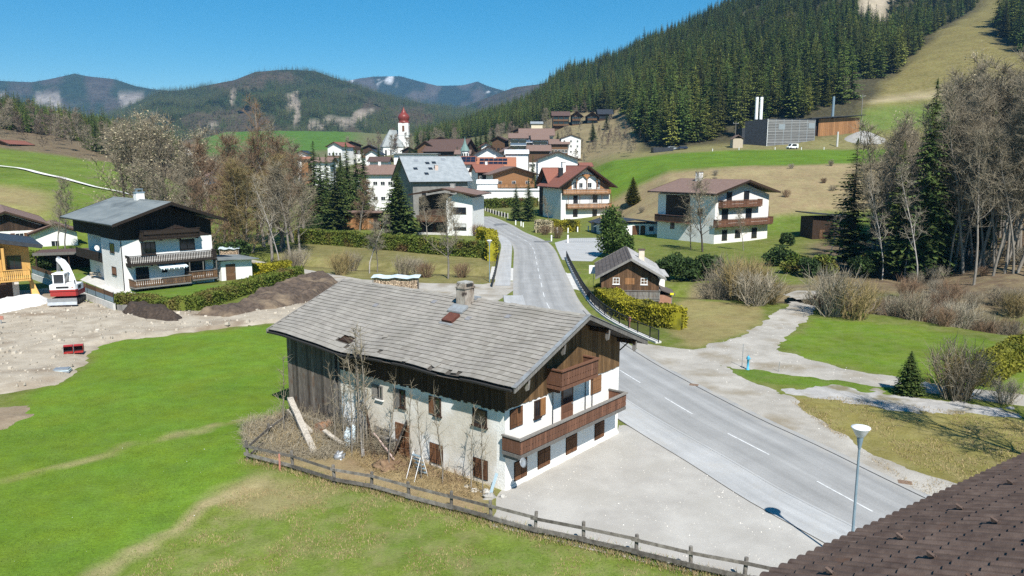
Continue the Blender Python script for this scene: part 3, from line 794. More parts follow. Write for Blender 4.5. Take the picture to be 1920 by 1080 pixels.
M_SPUR = mountain('mountain', [(820, 215), (870, 200), (920, 180), (965, 164), (1010, 158), (1080, 140), (1300, 120)], 3000, 1900, 60, 23, cover_left, 6)
# ================================================================== PLANTS: the makers
def segs(A, B, ra, rb, n=3):
    """many tapered n-sided rods at once"""
    A = np.asarray(A, float); B = np.asarray(B, float); ra = np.asarray(ra, float); rb = np.asarray(rb, float)
    d = B - A; d /= np.linalg.norm(d, axis=1, keepdims=True) + 1e-9
    ref = np.where(np.abs(d[:, 2:3]) < .9, np.array([[0, 0, 1.0]]), np.array([[1.0, 0, 0]]))
    u = np.cross(d, ref); u /= np.linalg.norm(u, axis=1, keepdims=True) + 1e-9
    w = np.cross(d, u)
    V = []
    for P, r in ((A, ra), (B, rb)):
        for k in range(n):
            a = 2 * math.pi * k / n
            V.append(P + (u * math.cos(a) + w * math.sin(a)) * r[:, None])
    V = np.stack(V, 1).reshape(-1, 3)
    base = (np.arange(len(A)) * 2 * n)[:, None]
    F = np.concatenate([base + np.array([[k, (k + 1) % n, n + (k + 1) % n, n + k]]) for k in range(n)], 0)
    return V, F

def leafquads(C, size, rng, flat=0.0, aspect=1.6):
    n = len(C)
    nrm = rng.normal(size=(n, 3)); nrm[:, 2] += flat
    nrm /= np.linalg.norm(nrm, axis=1, keepdims=True)
    u = np.cross(nrm, rng.normal(size=(n, 3))); u /= np.linalg.norm(u, axis=1, keepdims=True) + 1e-9
    w = np.cross(nrm, u)
    s = size * rng.uniform(.6, 1.4, (n, 1))
    V = np.stack([C - u * s * aspect * .5, C + w * s * .5, C + u * s * aspect * .5, C - w * s * .5], 1).reshape(-1, 3)
    F = np.arange(4 * n).reshape(n, 4)
    return V, F

def unit(v):
    return v / (np.linalg.norm(v) + 1e-9)

def bare_tree(seed, h, spread=.32, stems=1, lean=.04, base=.25, nb=20, sub=7, tw=7, r0=None, up=.55, twl=.9, mats=(None, None), catkin=None, out=(.5, 1.0), twr=.011, catn=.35):
    rng = np.random.default_rng(seed)
    r0 = r0 or h * .012
    tA, tB, tra, trb = [], [], [], []
    cA, cB, cra, crb = [], [], [], []
    tips = []
    for st in range(stems):
        az = rng.uniform(0, 6.28); ln = lean if stems == 1 else lean + rng.uniform(.05, .22)
        p = np.array([math.cos(az) * .25 * (stems > 1), math.sin(az) * .25 * (stems > 1), -.3])
        hh = h * (1 if st == 0 else rng.uniform(.72, 1.0))
        rr = r0 * (1 if stems == 1 else .75)
        d = unit(np.array([math.cos(az) * ln, math.sin(az) * ln, 1.0]))
        pts = [p]; n = 10
        for i in range(n):
            d = unit(d + rng.normal(0, .05, 3) * np.array([1, 1, .2]) + np.array([0, 0, .03]))
            pts.append(pts[-1] + d * (hh + .3) / n)
        pts = np.array(pts); ts = np.linspace(0, 1, n + 1)
        rad = rr * (1 - ts) ** .85 + .012
        tA += list(pts[:-1]); tB += list(pts[1:]); tra += list(rad[:-1]); trb += list(rad[1:])
        for j in range(nb):
            t = base + (1 - base) * ((j + rng.uniform(0, 1)) / nb) ** .9
            k = min(int(t * n), n - 1); f = t * n - k
            q = pts[k] * (1 - f) + pts[k + 1] * f
            a2 = j * 2.4 + rng.uniform(-.5, .5)
            tt = (t - base) / (1 - base)
            L = hh * spread * (1 - .72 * tt) * rng.uniform(.65, 1.2)
            o = rng.uniform(*out)
            dd = unit(np.array([math.cos(a2) * o, math.sin(a2) * o, .55 + .5 * tt]))
            m = 4; bp = [q]
            for i in range(m):
                dd = unit(dd + rng.normal(0, .13, 3) + np.array([0, 0, up * .25]))
                bp.append(bp[-1] + dd * L / m)
            br = (rr * (1 - t) ** .85 + .012) * .5
            brd = np.linspace(br, .010, m + 1)
            big = br > .03
            (tA if big else cA).extend(bp[:-1]); (tB if big else cB).extend(bp[1:]); (tra if big else cra).extend(brd[:-1]); (trb if big else crb).extend(brd[1:])
            for s in range(sub):
                u_ = rng.uniform(.15, 1.0); k2 = min(int(u_ * m), m - 1); f2 = u_ * m - k2
                q2 = bp[k2] * (1 - f2) + bp[k2 + 1] * f2
                d2 = unit(unit(bp[k2 + 1] - bp[k2]) * .7 + rng.normal(0, .55, 3) + np.array([0, 0, up * .35]))
                L2 = L * .38 * rng.uniform(.5, 1.2) + .25
                e1 = q2 + d2 * L2 * .5; d2 = unit(d2 + rng.normal(0, .2, 3) + np.array([0, 0, up * .2])); e2 = e1 + d2 * L2 * .5
                cA += [q2, e1]; cB += [e1, e2]; cra += [twr * 1.7, twr * 1.3]; crb += [twr * 1.3, twr]
                for w in range(tw):
                    v = rng.uniform(.15, 1.0)
                    q3 = q2 + (e1 - q2) * v * 2 if v < .5 else e1 + (e2 - e1) * (v - .5) * 2
                    d3 = unit(d2 * .6 + rng.normal(0, .6, 3) + np.array([0, 0, up * .3]))
                    e3 = q3 + d3 * twl * rng.uniform(.4, 1.2)
                    cA.append(q3); cB.append(e3); cra.append(twr); crb.append(twr * .45); tips.append(e3)
    tV, tF = segs(tA, tB, tra, trb, 6)
    cV, cF = segs(cA, cB, cra, crb, 3)
    idx = np.zeros(len(cF), int)
    mats_c = [mats[1]]
    if catkin is not None:
        T = np.array(tips); T = T[rng.uniform(size=len(T)) < catn]
        lV, lF = leafquads(T + rng.normal(0, .08, T.shape), .11, rng)
        cF = np.concatenate([cF, lF + len(cV)]); cV = np.concatenate([cV, lV]); idx = np.concatenate([idx, np.ones(len(lF), int)])
        mats_c.append(catkin)
    return np_mesh('trunk', tV, tF, mats[0], smooth=True), np_mesh('crown', cV, cF, mats_c, idx)

def bare_shrub(seed, h, r, stems=40, tw=9, mt=None, twr=.012):
    """many thin stems fanning out of the ground"""
    rng = np.random.default_rng(seed)
    A, B, ra, rb = [], [], [], []
    for i in range(stems):
        az = rng.uniform(0, 6.28); p = np.array([math.cos(az), math.sin(az), 0]) * r * .35 * rng.uniform(0, 1) ** .5; p[2] = -.1
        tip = np.array([math.cos(az), math.sin(az), 0]) * r * rng.uniform(.2, 1.0); tip[2] = h * rng.uniform(.55, 1.0) * (1 - .25 * np.hypot(tip[0], tip[1]) / r)
        mid = (p + tip) / 2 + rng.normal(0, .08 * h, 3); mid[2] = abs(mid[2]) + .1 * h
        for a, b, x, y in ((p, mid, twr * 2, twr * 1.4), (mid, tip, twr * 1.4, twr * .6)):
            A.append(a); B.append(b); ra.append(x); rb.append(y)
        for w in range(tw):
            v = rng.uniform(.25, 1); q = p + (mid - p) * v * 2 if v < .5 else mid + (tip - mid) * (v - .5) * 2
            e = q + unit(unit(tip - p) + rng.normal(0, .5, 3)) * h * .28 * rng.uniform(.4, 1.1)
            A.append(q); B.append(e); ra.append(twr * .9); rb.append(twr * .4)
    V, F = segs(A, B, ra, rb, 3)
    return np_mesh('shrub', V, F, mt)

def spruce(seed, h, levels=30, per=9, k=6, rb=.2, mats=(None, None), droop=.35, gap=.06, split=True, ragged=.25):
    """whorls of drooping sprays, each a rib with side fans"""
    rng = np.random.default_rng(seed)
    V, F = [], []
    def tri(a, b, c):
        i = len(V); V.extend([a, b, c]); F.append((i, i + 1, i + 2))
    n_br = int(levels * per * .8)
    for l in range(n_br):
        t = gap + (1 - gap) * ((l + rng.uniform(0, 1)) / n_br) ** 1.12
        t = min(max(t, .02), .99)
        R = h * rb * (1 - t) ** .8 * (.6 + .4 * min(1, t / .15)) + .010 * h
        for j in range(1):
            az = rng.uniform(0, 6.283)
            L = R * rng.uniform(1 - ragged * 1.6, 1 + ragged * .55)
            out = np.array([math.cos(az), math.sin(az), 0]); side = np.array([-out[1], out[0], 0])
            z0 = t * h; dr = droop * rng.uniform(.6, 1.3)
            prev = np.array([0, 0, z0])
            for s in range(1, k + 1):
                f = s / k
                pt = out * L * f + np.array([0, 0, z0 + L * (.12 * f - dr * f * f + .14 * f ** 4)])
                wl = L * .46 * (1 - f * .7) * rng.uniform(.7, 1.2)
                dn = np.array([0, 0, -wl * rng.uniform(.25, .7)])
                tri(prev, pt, prev + (pt - prev) * .9 + side * wl + dn)
                tri(prev, prev + (pt - prev) * .9 - side * wl + dn, pt)
                prev = pt
            tri(prev - side * L * .05, prev + side * L * .05, prev + out * L * .12 + np.array([0, 0, .02]))
    # leader
    for j in range(3):
        a = j * 2.1
        tri(np.array([0, 0, h]), np.array([math.cos(a) * .012 * h, math.sin(a) * .012 * h, h * .945]), np.array([math.cos(a + 2) * .012 * h, math.sin(a + 2) * .012 * h, h * .945]))
    cV = np.array(V); cF = np.array(F)
    tb = MB(); tb.tube([(0, 0, -.4), (0, 0, h * .5), (0, 0, h * .97)], [h * .013, h * .006, .008], 6)
    if split:
        return tb.mesh('trunk', mats[0]), np_mesh('crown', cV, cF, mats[1])
    tV = np.array(tb.v)
    me = bpy.data.meshes.new('spruce')
    me.from_pydata([tuple(v) for v in cV] + tb.v, [], [tuple(f) for f in cF] + [tuple(i + len(cV) for i in f) for f in tb.f])
    me.materials.append(mats[1]); me.materials.append(mats[0])
    me.polygons.foreach_set('material_index', [0] * len(cF) + [1] * len(tb.f))
    me.update()
    return me

def leaf_bush(seed, rx, ry, h, n, size, mt, lobes=9):
    """clumped evergreen shrub, leaves on several uneven lobes with gaps between"""
    rng = np.random.default_rng(seed)
    C = []
    for l in range(lobes):
        a = rng.uniform(0, 6.28); q = rng.uniform(0, .62)
        c = np.array([math.cos(a) * rx * q, math.sin(a) * ry * q, h * rng.uniform(.28, .72)])
        rad = np.array([rx, ry, h * .6]) * rng.uniform(.28, .5)
        d = rng.normal(size=(n // lobes, 3)); d /= np.linalg.norm(d, axis=1, keepdims=True)
        C.append(c + d * rad * (rng.uniform(.55, 1.08, (len(d), 1))))
    C = np.concatenate(C); C = C[C[:, 2] > .02]
    V, F = leafquads(C, size, rng, .3)
    return np_mesh('foliage', V, F, mt)

def hedge_mesh(line, w, h, n, size, mt, seed=1, wob=.25, zfun=None, core=True, taper=.12):
    """leaf shell with an uneven top along a line; pieces stand on the ground"""
    rng = np.random.default_rng(seed)
    ln = np.array(line, float); sl = np.hypot(*np.diff(ln, axis=0).T); cs = np.concatenate([[0], np.cumsum(sl)])
    def place(s, o, z):
        i = np.clip(np.searchsorted(cs, s, 'right') - 1, 0, len(sl) - 1); t = (s - cs[i]) / sl[i]
        d = (ln[i + 1] - ln[i]) / sl[i][:, None]
        P = ln[i] + d * (t * sl[i])[:, None] + np.stack([d[:, 1], -d[:, 0]], 1) * o[:, None]
        zg = zfun(P[:, 0], P[:, 1]) if zfun else 0
        return np.column_stack([P, z + zg])
    L = cs[-1]
    s = rng.uniform(0, L, n)
    hw = w * .5 * (1 + wob * (vnoise(s, s * 0, 1.3, seed) - .5) * 1.4); ht = h * (1 + wob * (vnoise(s, s * 0 + 9, 1.7, seed) - .5))
    endd = np.minimum(s, L - s); rnd = np.clip(endd / (w * .5), .25, 1) ** .5
    hw = hw * rnd
    k = rng.uniform(size=n); pside = 2 * ht / (2 * ht + 2 * hw)
    top = k > pside
    zz = np.where(top, ht * (1 - .05 * rng.uniform(size=n)), ht * rng.uniform(0, 1, n))
    oo = np.where(top, rng.uniform(-1, 1, n) * hw, np.sign(rng.uniform(-1, 1, n)) * hw * (1 - taper * zz / ht))
    jit = rng.normal(0, size * .55, (n, 3))
    C = place(s, oo, zz) + jit
    V, F = leafquads(C, size, rng, .2)
    if core:
        m = max(3, int(L / .8)); sv = np.linspace(.15, L - .15, m)
        rows = []
        for o, z in ((-.40, 0), (-.36, .9), (.36, .9), (.40, 0)):
            rows.append(place(sv, np.full(m, o * w), np.full(m, z * h)))
        cV = np.stack(rows, 1).reshape(-1, 3)
        q = []
        for i in range(m - 1):
            for j in range(3): q.append((i * 4 + j, (i + 1) * 4 + j, (i + 1) * 4 + j + 1, i * 4 + j + 1))
        q += [(0, 1, 2, 3), ((m - 1) * 4 + 3, (m - 1) * 4 + 2, (m - 1) * 4 + 1, (m - 1) * 4)]
        F = np.concatenate([F, np.array(q) + len(V)]); V = np.concatenate([V, cV])
    return np_mesh('hedge', V, F, mt)

def put_tree(proto, name, label, cat, x, y, scale=1.0, rot=None, group=None, z=None, sz=None):
    """a copy of a tree with copies of its trunk and crown"""
    r = random.Random(int(x * 131 + y * 17))
    t = thing(name, label, cat, (x, y, gz(x, y) if z is None else z), r.uniform(0, 6.28) if rot is None else rot, group)
    t.scale = (scale, scale, sz or scale)
    for nm, me in zip(('trunk', 'crown'), proto): link(nm, me, t)
    return t

def scatter_object(name, protos, pts, rots, scales, pick, kind='stuff'):
    """one object whose points carry copies of the given plants (geometry nodes)"""
    me = bpy.data.meshes.new(name)
    me.vertices.add(len(pts)); me.vertices.foreach_set('co', np.asarray(pts, np.float32).ravel())
    for nm, dt, d in (('rot', 'FLOAT', rots), ('sca', 'FLOAT', scales)):
        a = me.attributes.new(nm, dt, 'POINT'); a.data.foreach_set('value', np.asarray(d, np.float32))
    a = me.attributes.new('pick', 'INT', 'POINT'); a.data.foreach_set('value', np.asarray(pick, np.int32))
    o = link(name, me, kind=kind)
    ng = bpy.data.node_groups.new(name + '_nodes', 'GeometryNodeTree')
    ng.interface.new_socket('Geometry', in_out='INPUT', socket_type='NodeSocketGeometry')
    ng.interface.new_socket('Geometry', in_out='OUTPUT', socket_type='NodeSocketGeometry')
    N, L = ng.nodes, ng.links
    gi, go = N.new('NodeGroupInput'), N.new('NodeGroupOutput')
    jn = N.new('GeometryNodeJoinGeometry')
    def attr(n, t):
        k = N.new('GeometryNodeInputNamedAttribute'); k.data_type = t; k.inputs['Name'].default_value = n; return k.outputs['Attribute']
    rot = N.new('ShaderNodeCombineXYZ'); L.new(attr('rot', 'FLOAT'), rot.inputs['Z'])
    for i, p in enumerate(protos):
        inst = N.new('GeometryNodeInstanceOnPoints'); ob = N.new('GeometryNodeObjectInfo')
        ob.inputs['Object'].default_value = p; ob.inputs['As Instance'].default_value = True; ob.transform_space = 'ORIGINAL'
        cmp_ = N.new('FunctionNodeCompare'); cmp_.data_type = 'INT'; cmp_.operation = 'EQUAL'
        L.new(attr('pick', 'INT'), cmp_.inputs[2]); cmp_.inputs[3].default_value = i
        L.new(gi.outputs[0], inst.inputs['Points']); L.new(cmp_.outputs[0], inst.inputs['Selection'])
        L.new(ob.outputs['Geometry'], inst.inputs['Instance']); L.new(rot.outputs[0], inst.inputs['Rotation'])
        sc = N.new('ShaderNodeCombineXYZ')
        for k in range(3): L.new(attr('sca', 'FLOAT'), sc.inputs[k])
        L.new(sc.outputs[0], inst.inputs['Scale'])
        L.new(inst.outputs[0], jn.inputs[0])
    L.new(jn.outputs[0], go.inputs[0])
    md = o.modifiers.new('copies', 'NODES'); md.node_group = ng
    return o
# ================================================================== BUILDINGS: the makers
class House:
    """local frame: x along the front from its left corner, y into the depth, z up; faces F, L, R, K(back)"""
    def __init__(s, name, label, cat, x, y, ang, W, L, group=None, z=None):
        s.W, s.L = W, L
        s.root = thing(name, label, cat, (x, y, gz(x, y) if z is None else z), ang, group)
    def pt(s, f, a, z, o):
        return {'F': (a, -o, z), 'L': (-o, a, z), 'R': (s.W + o, a, z), 'K': (a, s.L + o, z)}[f]
    def fbox(s, mb, f, a0, a1, z0, z1, o0, o1, m=0):
        p, q = s.pt(f, a0, z0, o0), s.pt(f, a1, z1, o1)
        mb.box(min(p[0], q[0]), max(p[0], q[0]), min(p[1], q[1]), max(p[1], q[1]), z0, z1, m)
        return mb
    def body(s, zw, zr, m, zb=-.6, y0=0, y1=None, name='wall', x0=0, x1=None):
        y1 = s.L if y1 is None else y1; x1 = s.W if x1 is None else x1
        poly = [(x0, zb), (x1, zb), (x1, zw), ((x0 + x1) / 2, zr), (x0, zw)]
        return MB().prism(poly, 'y', y0, y1).build(name, m, s.root)
    def slab(s, x0, x1, y0, y1, z0, z1, m, name):
        return MB().box(x0, x1, y0, y1, z0, z1).build(name, m, s.root)
    def roof(s, ze, zr, os_, of, m, t=.16, m_edge_=None, ob=None, ridge=None, xr=None):
        """two slabs meeting at the ridge, verge boards along the gables, rafter tails and a ridge cap"""
        ob = of if ob is None else ob
        xr = s.W / 2 if xr is None else xr
        y0, y1 = -of, s.L + ob
        r = MB()
        r.prism([(-os_, ze), (xr, zr), (xr, zr - t), (-os_, ze - t)], 'y', y0, y1)
        r.prism([(xr + .002, zr), (s.W + os_, ze), (s.W + os_, ze - t), (xr + .002, zr - t)], 'y', y0, y1)
        ro = r.build('roof', m, s.root)
        c = MB().prism([(xr - .2, zr - .05), (xr, zr + .07), (xr + .2, zr - .05)], 'y', y0 + .02, y1 - .02).build('ridge_cap', m, ro)
        e = m_edge_ or m_wood_dark
        for yy in (y0 - .05, y1):
            v = MB()
            v.prism([(-os_ - .02, ze + .04), (xr, zr + .04), (xr, zr - t - .12), (-os_ - .02, ze - t - .1)], 'y', yy, yy + .05)
            v.build('verge_board', e, ro); v = MB()
            v.prism([(xr + .003, zr + .04), (s.W + os_ + .02, ze + .04), (s.W + os_ + .02, ze - t - .1), (xr + .003, zr - t - .12)], 'y', yy, yy + .05)
            v.build('verge_board', e, ro)
        for xx in (-os_ - .13, s.W + os_ + .01):
            MB().prism([(xx, ze - .06), (xx + .12, ze - .06), (xx + .1, ze - .17), (xx + .02, ze - .17)], 'y', y0, y1).build('gutter', m_metal_dark, ro)
        return ro
    def chimney(s, x, y, w, d, z0, z1, m, cap=None):
        c = MB().box(x - w / 2, x + w / 2, y - d / 2, y + d / 2, z0, z1).build('chimney', m, s.root)
        MB().box(x - w / 2 - .08, x + w / 2 + .08, y - d / 2 - .08, y + d / 2 + .08, z1 + .002, z1 + .1).build('chimney_cap', cap or m_concrete, c)
        return c
    def window(s, f, a, z, w, h, style='plain', mf=None, ms=None, curtain=False, parent=None, bars=1):
        mf = mf or m_frame_white; b = MB(); fr = .07
        s.fbox(b, f, a, a + w, z, z + fr, .003, .06); s.fbox(b, f, a, a + w, z + h - fr, z + h, .003, .06)
        s.fbox(b, f, a, a + fr, z + fr, z + h - fr, .003, .06); s.fbox(b, f, a + w - fr, a + w, z + fr, z + h - fr, .003, .06)
        for k in range(bars):
            c = a + w * (k + 1) / (bars + 1); s.fbox(b, f, c - .025, c + .025, z + fr, z + h - fr, .003, .05)
        o = b.build('window', mf, s.root)
        s.fbox(MB(), f, a + fr, a + w - fr, z + fr, z + h - fr, .002, .02).build('pane', m_glass, o)
        if curtain: s.fbox(MB(), f, a + fr, a + w - fr, z + h * .45, z + h - fr, .021, .026).build('curtain', m_curtain, o)
        s.fbox(MB(), f, a - .06, a + w + .06, z - .06, z - .002, .003, .12).build('sill', m_frame_white if mf is not m_frame_dark else m_frame_dark, o)
        if style == 'shut':
            for q0, q1 in ((a - w * .5 - .02, a - .02), (a + w + .02, a + w * 1.5 + .02)):
                s.fbox(MB(), f, q0, q1, z, z + h, .004, .05).build('shutter', ms or m_shutter, o)
        return o
    def closed(s, f, a, z, w, h, ms=None, reveal=True):
        """window with both shutter leaves shut"""
        b = MB(); s.fbox(b, f, a - .03, a + w + .03, z - .03, z + h + .03, .002, .02)
        o = b.build('window', m_frame_dark, s.root)
        for q0, q1 in ((a, a + w / 2 - .012), (a + w / 2 + .012, a + w)):
            b = MB(); n = 3
            for k in range(n):
                s.fbox(b, f, q0 + (q1 - q0) * k / n + .006, q0 + (q1 - q0) * (k + 1) / n - .006, z, z + h, .022, .055)
            for zz in (z + h * .18, z + h * .78): s.fbox(b, f, q0 + .02, q1 - .02, zz, zz + .05, .055, .07)
            b.build('shutter', ms or m_shutter, o)
        return o
    def door(s, f, a, z, w, h, m=None, glass=True):
        b = MB(); s.fbox(b, f, a, a + w, z, z + h, .003, .05)
        for k in range(2): s.fbox(b, f, a + .08, a + w - .08, z + .12 + k * .42, z + .46 + k * .42, .05, .065)
        o = b.build('door', m or m_shutter, s.root)
        if glass: s.fbox(MB(), f, a + .12, a + w - .12, z + h * .52, z + h - .12, .051, .058).build('pane', m_glass, o)
        s.fbox(MB(), f, a + w - .16, a + w - .1, z + h * .45, z + h * .5, .05, .11).build('handle', m_metal_grey, o)
        return o
    def balcony(s, f, a0, a1, z, depth, h, m, mrail=None, bw=.16, gap=.03, deep=True, flowers=False, posts=(), bracket=True, mfloor=None, boards=True):
        """floor, boarded parapet with gaps, handrail and brackets"""
        mrail = mrail or m
        b = MB(); s.fbox(b, f, a0, a1, z - .16, z, .003, depth)
        o = b.build('balcony', mfloor or mrail, s.root)
        r = MB(); s.fbox(r, f, a0 - .05, a1 + .05, z + h, z + h + .07, depth - .1, depth + .08)
        s.fbox(r, f, a0 - .05, a0 + .07, z + h, z + h + .07, .004, depth - .101); s.fbox(r, f, a1 - .07, a1 + .05, z + h, z + h + .07, .004, depth - .101)
        r.build('handrail', mrail, o)
        if boards:
            n = max(2, int((a1 - a0) / (bw + gap))); st = (a1 - a0) / n
            if n <= 60 and deep:
                proto = None
                for k in range(n):
                    q = a0 + k * st
                    if proto is None:
                        b = MB(); hh = h - .05; w = st - gap
                        pr = [(0, .05), (w, .05), (w, hh * .38), (w * .78, hh * .45), (w, hh * .52), (w, hh), (0, hh), (0, hh * .52), (w * .22, hh * .45), (0, hh * .38)]
                        b.prism(pr, 'y', 0, .03); proto = b.mesh('baluster', m)
                    p = s.pt(f, q + gap / 2, z, depth)
                    ob = link('baluster', proto, o, p)
                    if f == 'L': ob.rotation_euler = (0, 0, RAD(90))
                    if f == 'R': ob.rotation_euler = (0, 0, RAD(90)); ob.location.x -= .0
            else:
                b = MB()
                for k in range(n): s.fbox(b, f, a0 + k * st + gap / 2, a0 + (k + 1) * st - gap / 2, z + .05, z + h - .02, depth - .03, depth)
                b.build('parapet', m, o)
            for aa in (a0, a1 - .03): s.fbox(MB(), f, aa, aa + .03, z + .05, z + h - .02, .02, depth - .05).build('end_panel', m, o)
        if bracket:
            n = max(2, int((a1 - a0) / 2.2) + 1)
            for k in range(n):
                q = a0 + .1 + (a1 - a0 - .3) * k / (n - 1)
                b = MB(); s.fbox(b, f, q, q + .12, z - .34, z - .162, .003, depth * .75); b.build('bracket', mrail, o)
        for q in posts:
            b = MB(); s.fbox(b, f, q, q + .1, z + h + .071, posts[q], depth - .08, depth); b.build('post', mrail, o)
        if flowers:
            b = MB(); s.fbox(b, f, a0 + .2, a1 - .2, z + h * .55, z + h * .95, depth + .002, depth + .16); b.build('flower_box', mrail, o)
        return o
    def boards(s, f, a0, a1, z0, top, m, w=.2, o0=.003, o1=.035, rng=None, ragged=0.0, name='board', skip=0.0):
        """separate vertical boards; top(a) gives the height where each ends"""
        rng = rng or random.Random(3); a = a0
        while a < a1 - .03:
            ww = min(w * rng.uniform(.8, 1.2), a1 - a)
            if rng.random() >= skip:
                zb = z0 - rng.uniform(0, ragged); t0, t1 = top(a), top(a + ww)
                oo = o1 + rng.uniform(-.008, .012)
                p = [s.pt(f, a + .006, zb, o0), s.pt(f, a + ww - .006, zb, o0), s.pt(f, a + ww - .006, zb, oo), s.pt(f, a + .006, zb, oo),
                     s.pt(f, a + .006, t0, o0), s.pt(f, a + ww - .006, t1, o0), s.pt(f, a + ww - .006, t1, oo), s.pt(f, a + .006, t0, oo)]
                MB().hexa(p).build(name, m, s.root)
            a += ww

# ================================================================== THE OLD FARMHOUSE
fh = House('farmhouse', 'old white farmhouse with dark timber gable and sagging grey slate roof, weeds along its wall', 'farmhouse', -.32, 33.16, RAD(50.77), 9.9, 16.8, z=0)
fr_ = random.Random(11)
YB = 11.9                                   # the plastered dwelling ends, the boarded barn begins
def sag(x, y):
    """how far the tired roof dips towards the barn eave"""
    d = max(0.0, 1 - (x + .8) / 4.2)
    return -.30 * d * math.exp(-((y - 10.8) / 3.0) ** 2) - .10 * d * math.exp(-((y - 3.6) / 2.2) ** 2) - .05 * math.exp(-((y - 9) / 5) ** 2) * math.sin(max(0, min(1, (x + .8) / 5.75)) * math.pi) + .02 * math.sin(y * 1.7 + x)
def roof_top(x):
    return 5.4 + .4 * (x + .8) if x < 4.95 else 7.7 - .4 * (x - 4.95)
w = MB()
w.box(.0, 9.9, 0, .5, -.3, 3.97, 0)                       # front wall
w.box(.0, .5, .501, YB, -.3, 3.9, 1)                      # long wall towards the meadow
w.box(9.4, 9.9, .501, YB, -.3, 3.95, 0)
w.box(.501, 9.399, YB - .4, YB, -.3, 3.9, 1)
wall = w.build('wall', [m_plaster_front, m_plaster_old], fh.root)
# rough plinth along the front
pb = MB(); rr = random.Random(4)
for k in range(22):
    a = .1 + k * .445; pb.box(a, a + .44, -.05 - rr.uniform(0, .05), .0, -.1, .10 + rr.uniform(0, .12))
pb.build('plinth', m_plaster_front, fh.root)
# timber storey and barn core behind the boards
c = MB()
c.prism([(.06, 3.9), (9.84, 3.9), (9.84, 5.45), (4.95, 7.4), (.06, 5.45)], 'y', .06, 16.74)
c.build('timber_frame', m_frame_dark, fh.root)
c = MB(); c.box(.15, .3, YB + .55, 16.74, -.2, 3.9); c.box(9.7, 9.84, YB + .01, 16.74, -.2, 3.9); c.box(.3, 9.7, 16.55, 16.74, -.2, 3.9)
c.build('barn_wall', m_frame_dark, fh.root)
# boards
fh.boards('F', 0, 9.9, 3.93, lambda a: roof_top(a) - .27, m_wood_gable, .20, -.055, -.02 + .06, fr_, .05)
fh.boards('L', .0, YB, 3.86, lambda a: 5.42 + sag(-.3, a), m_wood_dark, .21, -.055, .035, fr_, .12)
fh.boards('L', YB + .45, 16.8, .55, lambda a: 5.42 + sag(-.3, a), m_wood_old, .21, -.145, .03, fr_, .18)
fh.boards('K', 0, 9.9, .3, lambda a: roof_top(a) - .27, m_wood_old, .3, -.05, .03, fr_, .1)
b = MB(); b.box(-.05, .12, YB - .02, YB + .14, -.2, 5.35); b.box(-.05, .12, YB + .40, YB + .52, -.2, 5.35); b.build('door_post', m_wood_grey, fh.root)
# stone footing of the barn
for k in range(16):
    y0 = YB + .5 + k * .27
    b = MB(); rx = rr.uniform(-.12, .0)
    b.prism([(y0, -.1), (y0 + .26, -.1), (y0 + .25, .28 + rr.uniform(0, .16)), (y0 + .13, .36 + rr.uniform(0, .14)), (y0 + .02, .3)], 'x', -.12 + rx * .4, .14)
    b.build('footing_stone', m_stone, fh.root)
# roof deck, then slates in 20 courses
deck = MB(); nY = 30
for side in (0, 1):
    grid = []
    for i in range(nY + 1):
        y = -1.17 + (16.8 + .75 + 1.17) * i / nY
        row = []
        for j in range(9):
            x = -.78 + (4.95 + .78) * j / 8
            z = roof_top(x) - .06 + sag(x, y)
            row.append((x if side == 0 else 9.9 - x, y, z if side == 0 else roof_top(x) - .06))
        grid.append(row)
    for i in range(nY):
        for j in range(8):
            q = [grid[i][j], grid[i][j + 1], grid[i + 1][j + 1], grid[i + 1][j]]
            hole = side == 0 and j == 1 and 10.6 < q[0][1] < 11.9
            if not hole: deck.face(q)
            deck.face([(p[0], p[1], p[2] - .16) for p in q][::-1])
deck.build('roof_deck', m_slate_base, fh.root)
ROWS, SW = 20, .30
SL_ = math.hypot(5.75, 2.3); EXPO = SL_ / ROWS
ca_, sa_ = 5.75 / SL_, 2.3 / SL_
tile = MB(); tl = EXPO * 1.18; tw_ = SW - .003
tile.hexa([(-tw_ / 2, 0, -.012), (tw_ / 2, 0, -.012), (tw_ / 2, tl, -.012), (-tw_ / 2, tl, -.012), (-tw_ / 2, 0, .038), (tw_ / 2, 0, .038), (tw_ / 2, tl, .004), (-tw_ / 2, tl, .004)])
tile.m[2] = 1                                # lower edge painted black as the shadow gap between courses
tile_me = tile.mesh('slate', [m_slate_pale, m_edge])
def slate_matrix(side, row, y, rng):
    d = row * EXPO
    x = -.8 + d * ca_
    z = roof_top(x) + (sag(x, y) if side == 0 else 0)
    e = .04
    if side == 0:
        ux = Vector((ca_, 0, sa_ + (sag(x + e, y) - sag(x - e, y)) / (2 * e))).normalized()
        uy = Vector((0, -1, -(sag(x, y + e) - sag(x, y - e)) / (2 * e))).normalized()
    else:
        x = 9.9 - x; ux = Vector((-ca_, 0, sa_)); uy = Vector((0, 1, 0))
    uz = uy.cross(ux).normalized()
    a = rng.gauss(0, .012)
    uy2 = uy * math.cos(a) + ux * math.sin(a); ux2 = uz.cross(uy2)
    return Matrix(((uy2.x, ux2.x, uz.x, x), (uy2.y, ux2.y, uz.y, y), (uy2.z, ux2.z, uz.z, z - .02 + rng.uniform(0, .006)), (0, 0, 0, 1)))
rest = MB(); n_single = 0; slate_list = []
rg = random.Random(5)
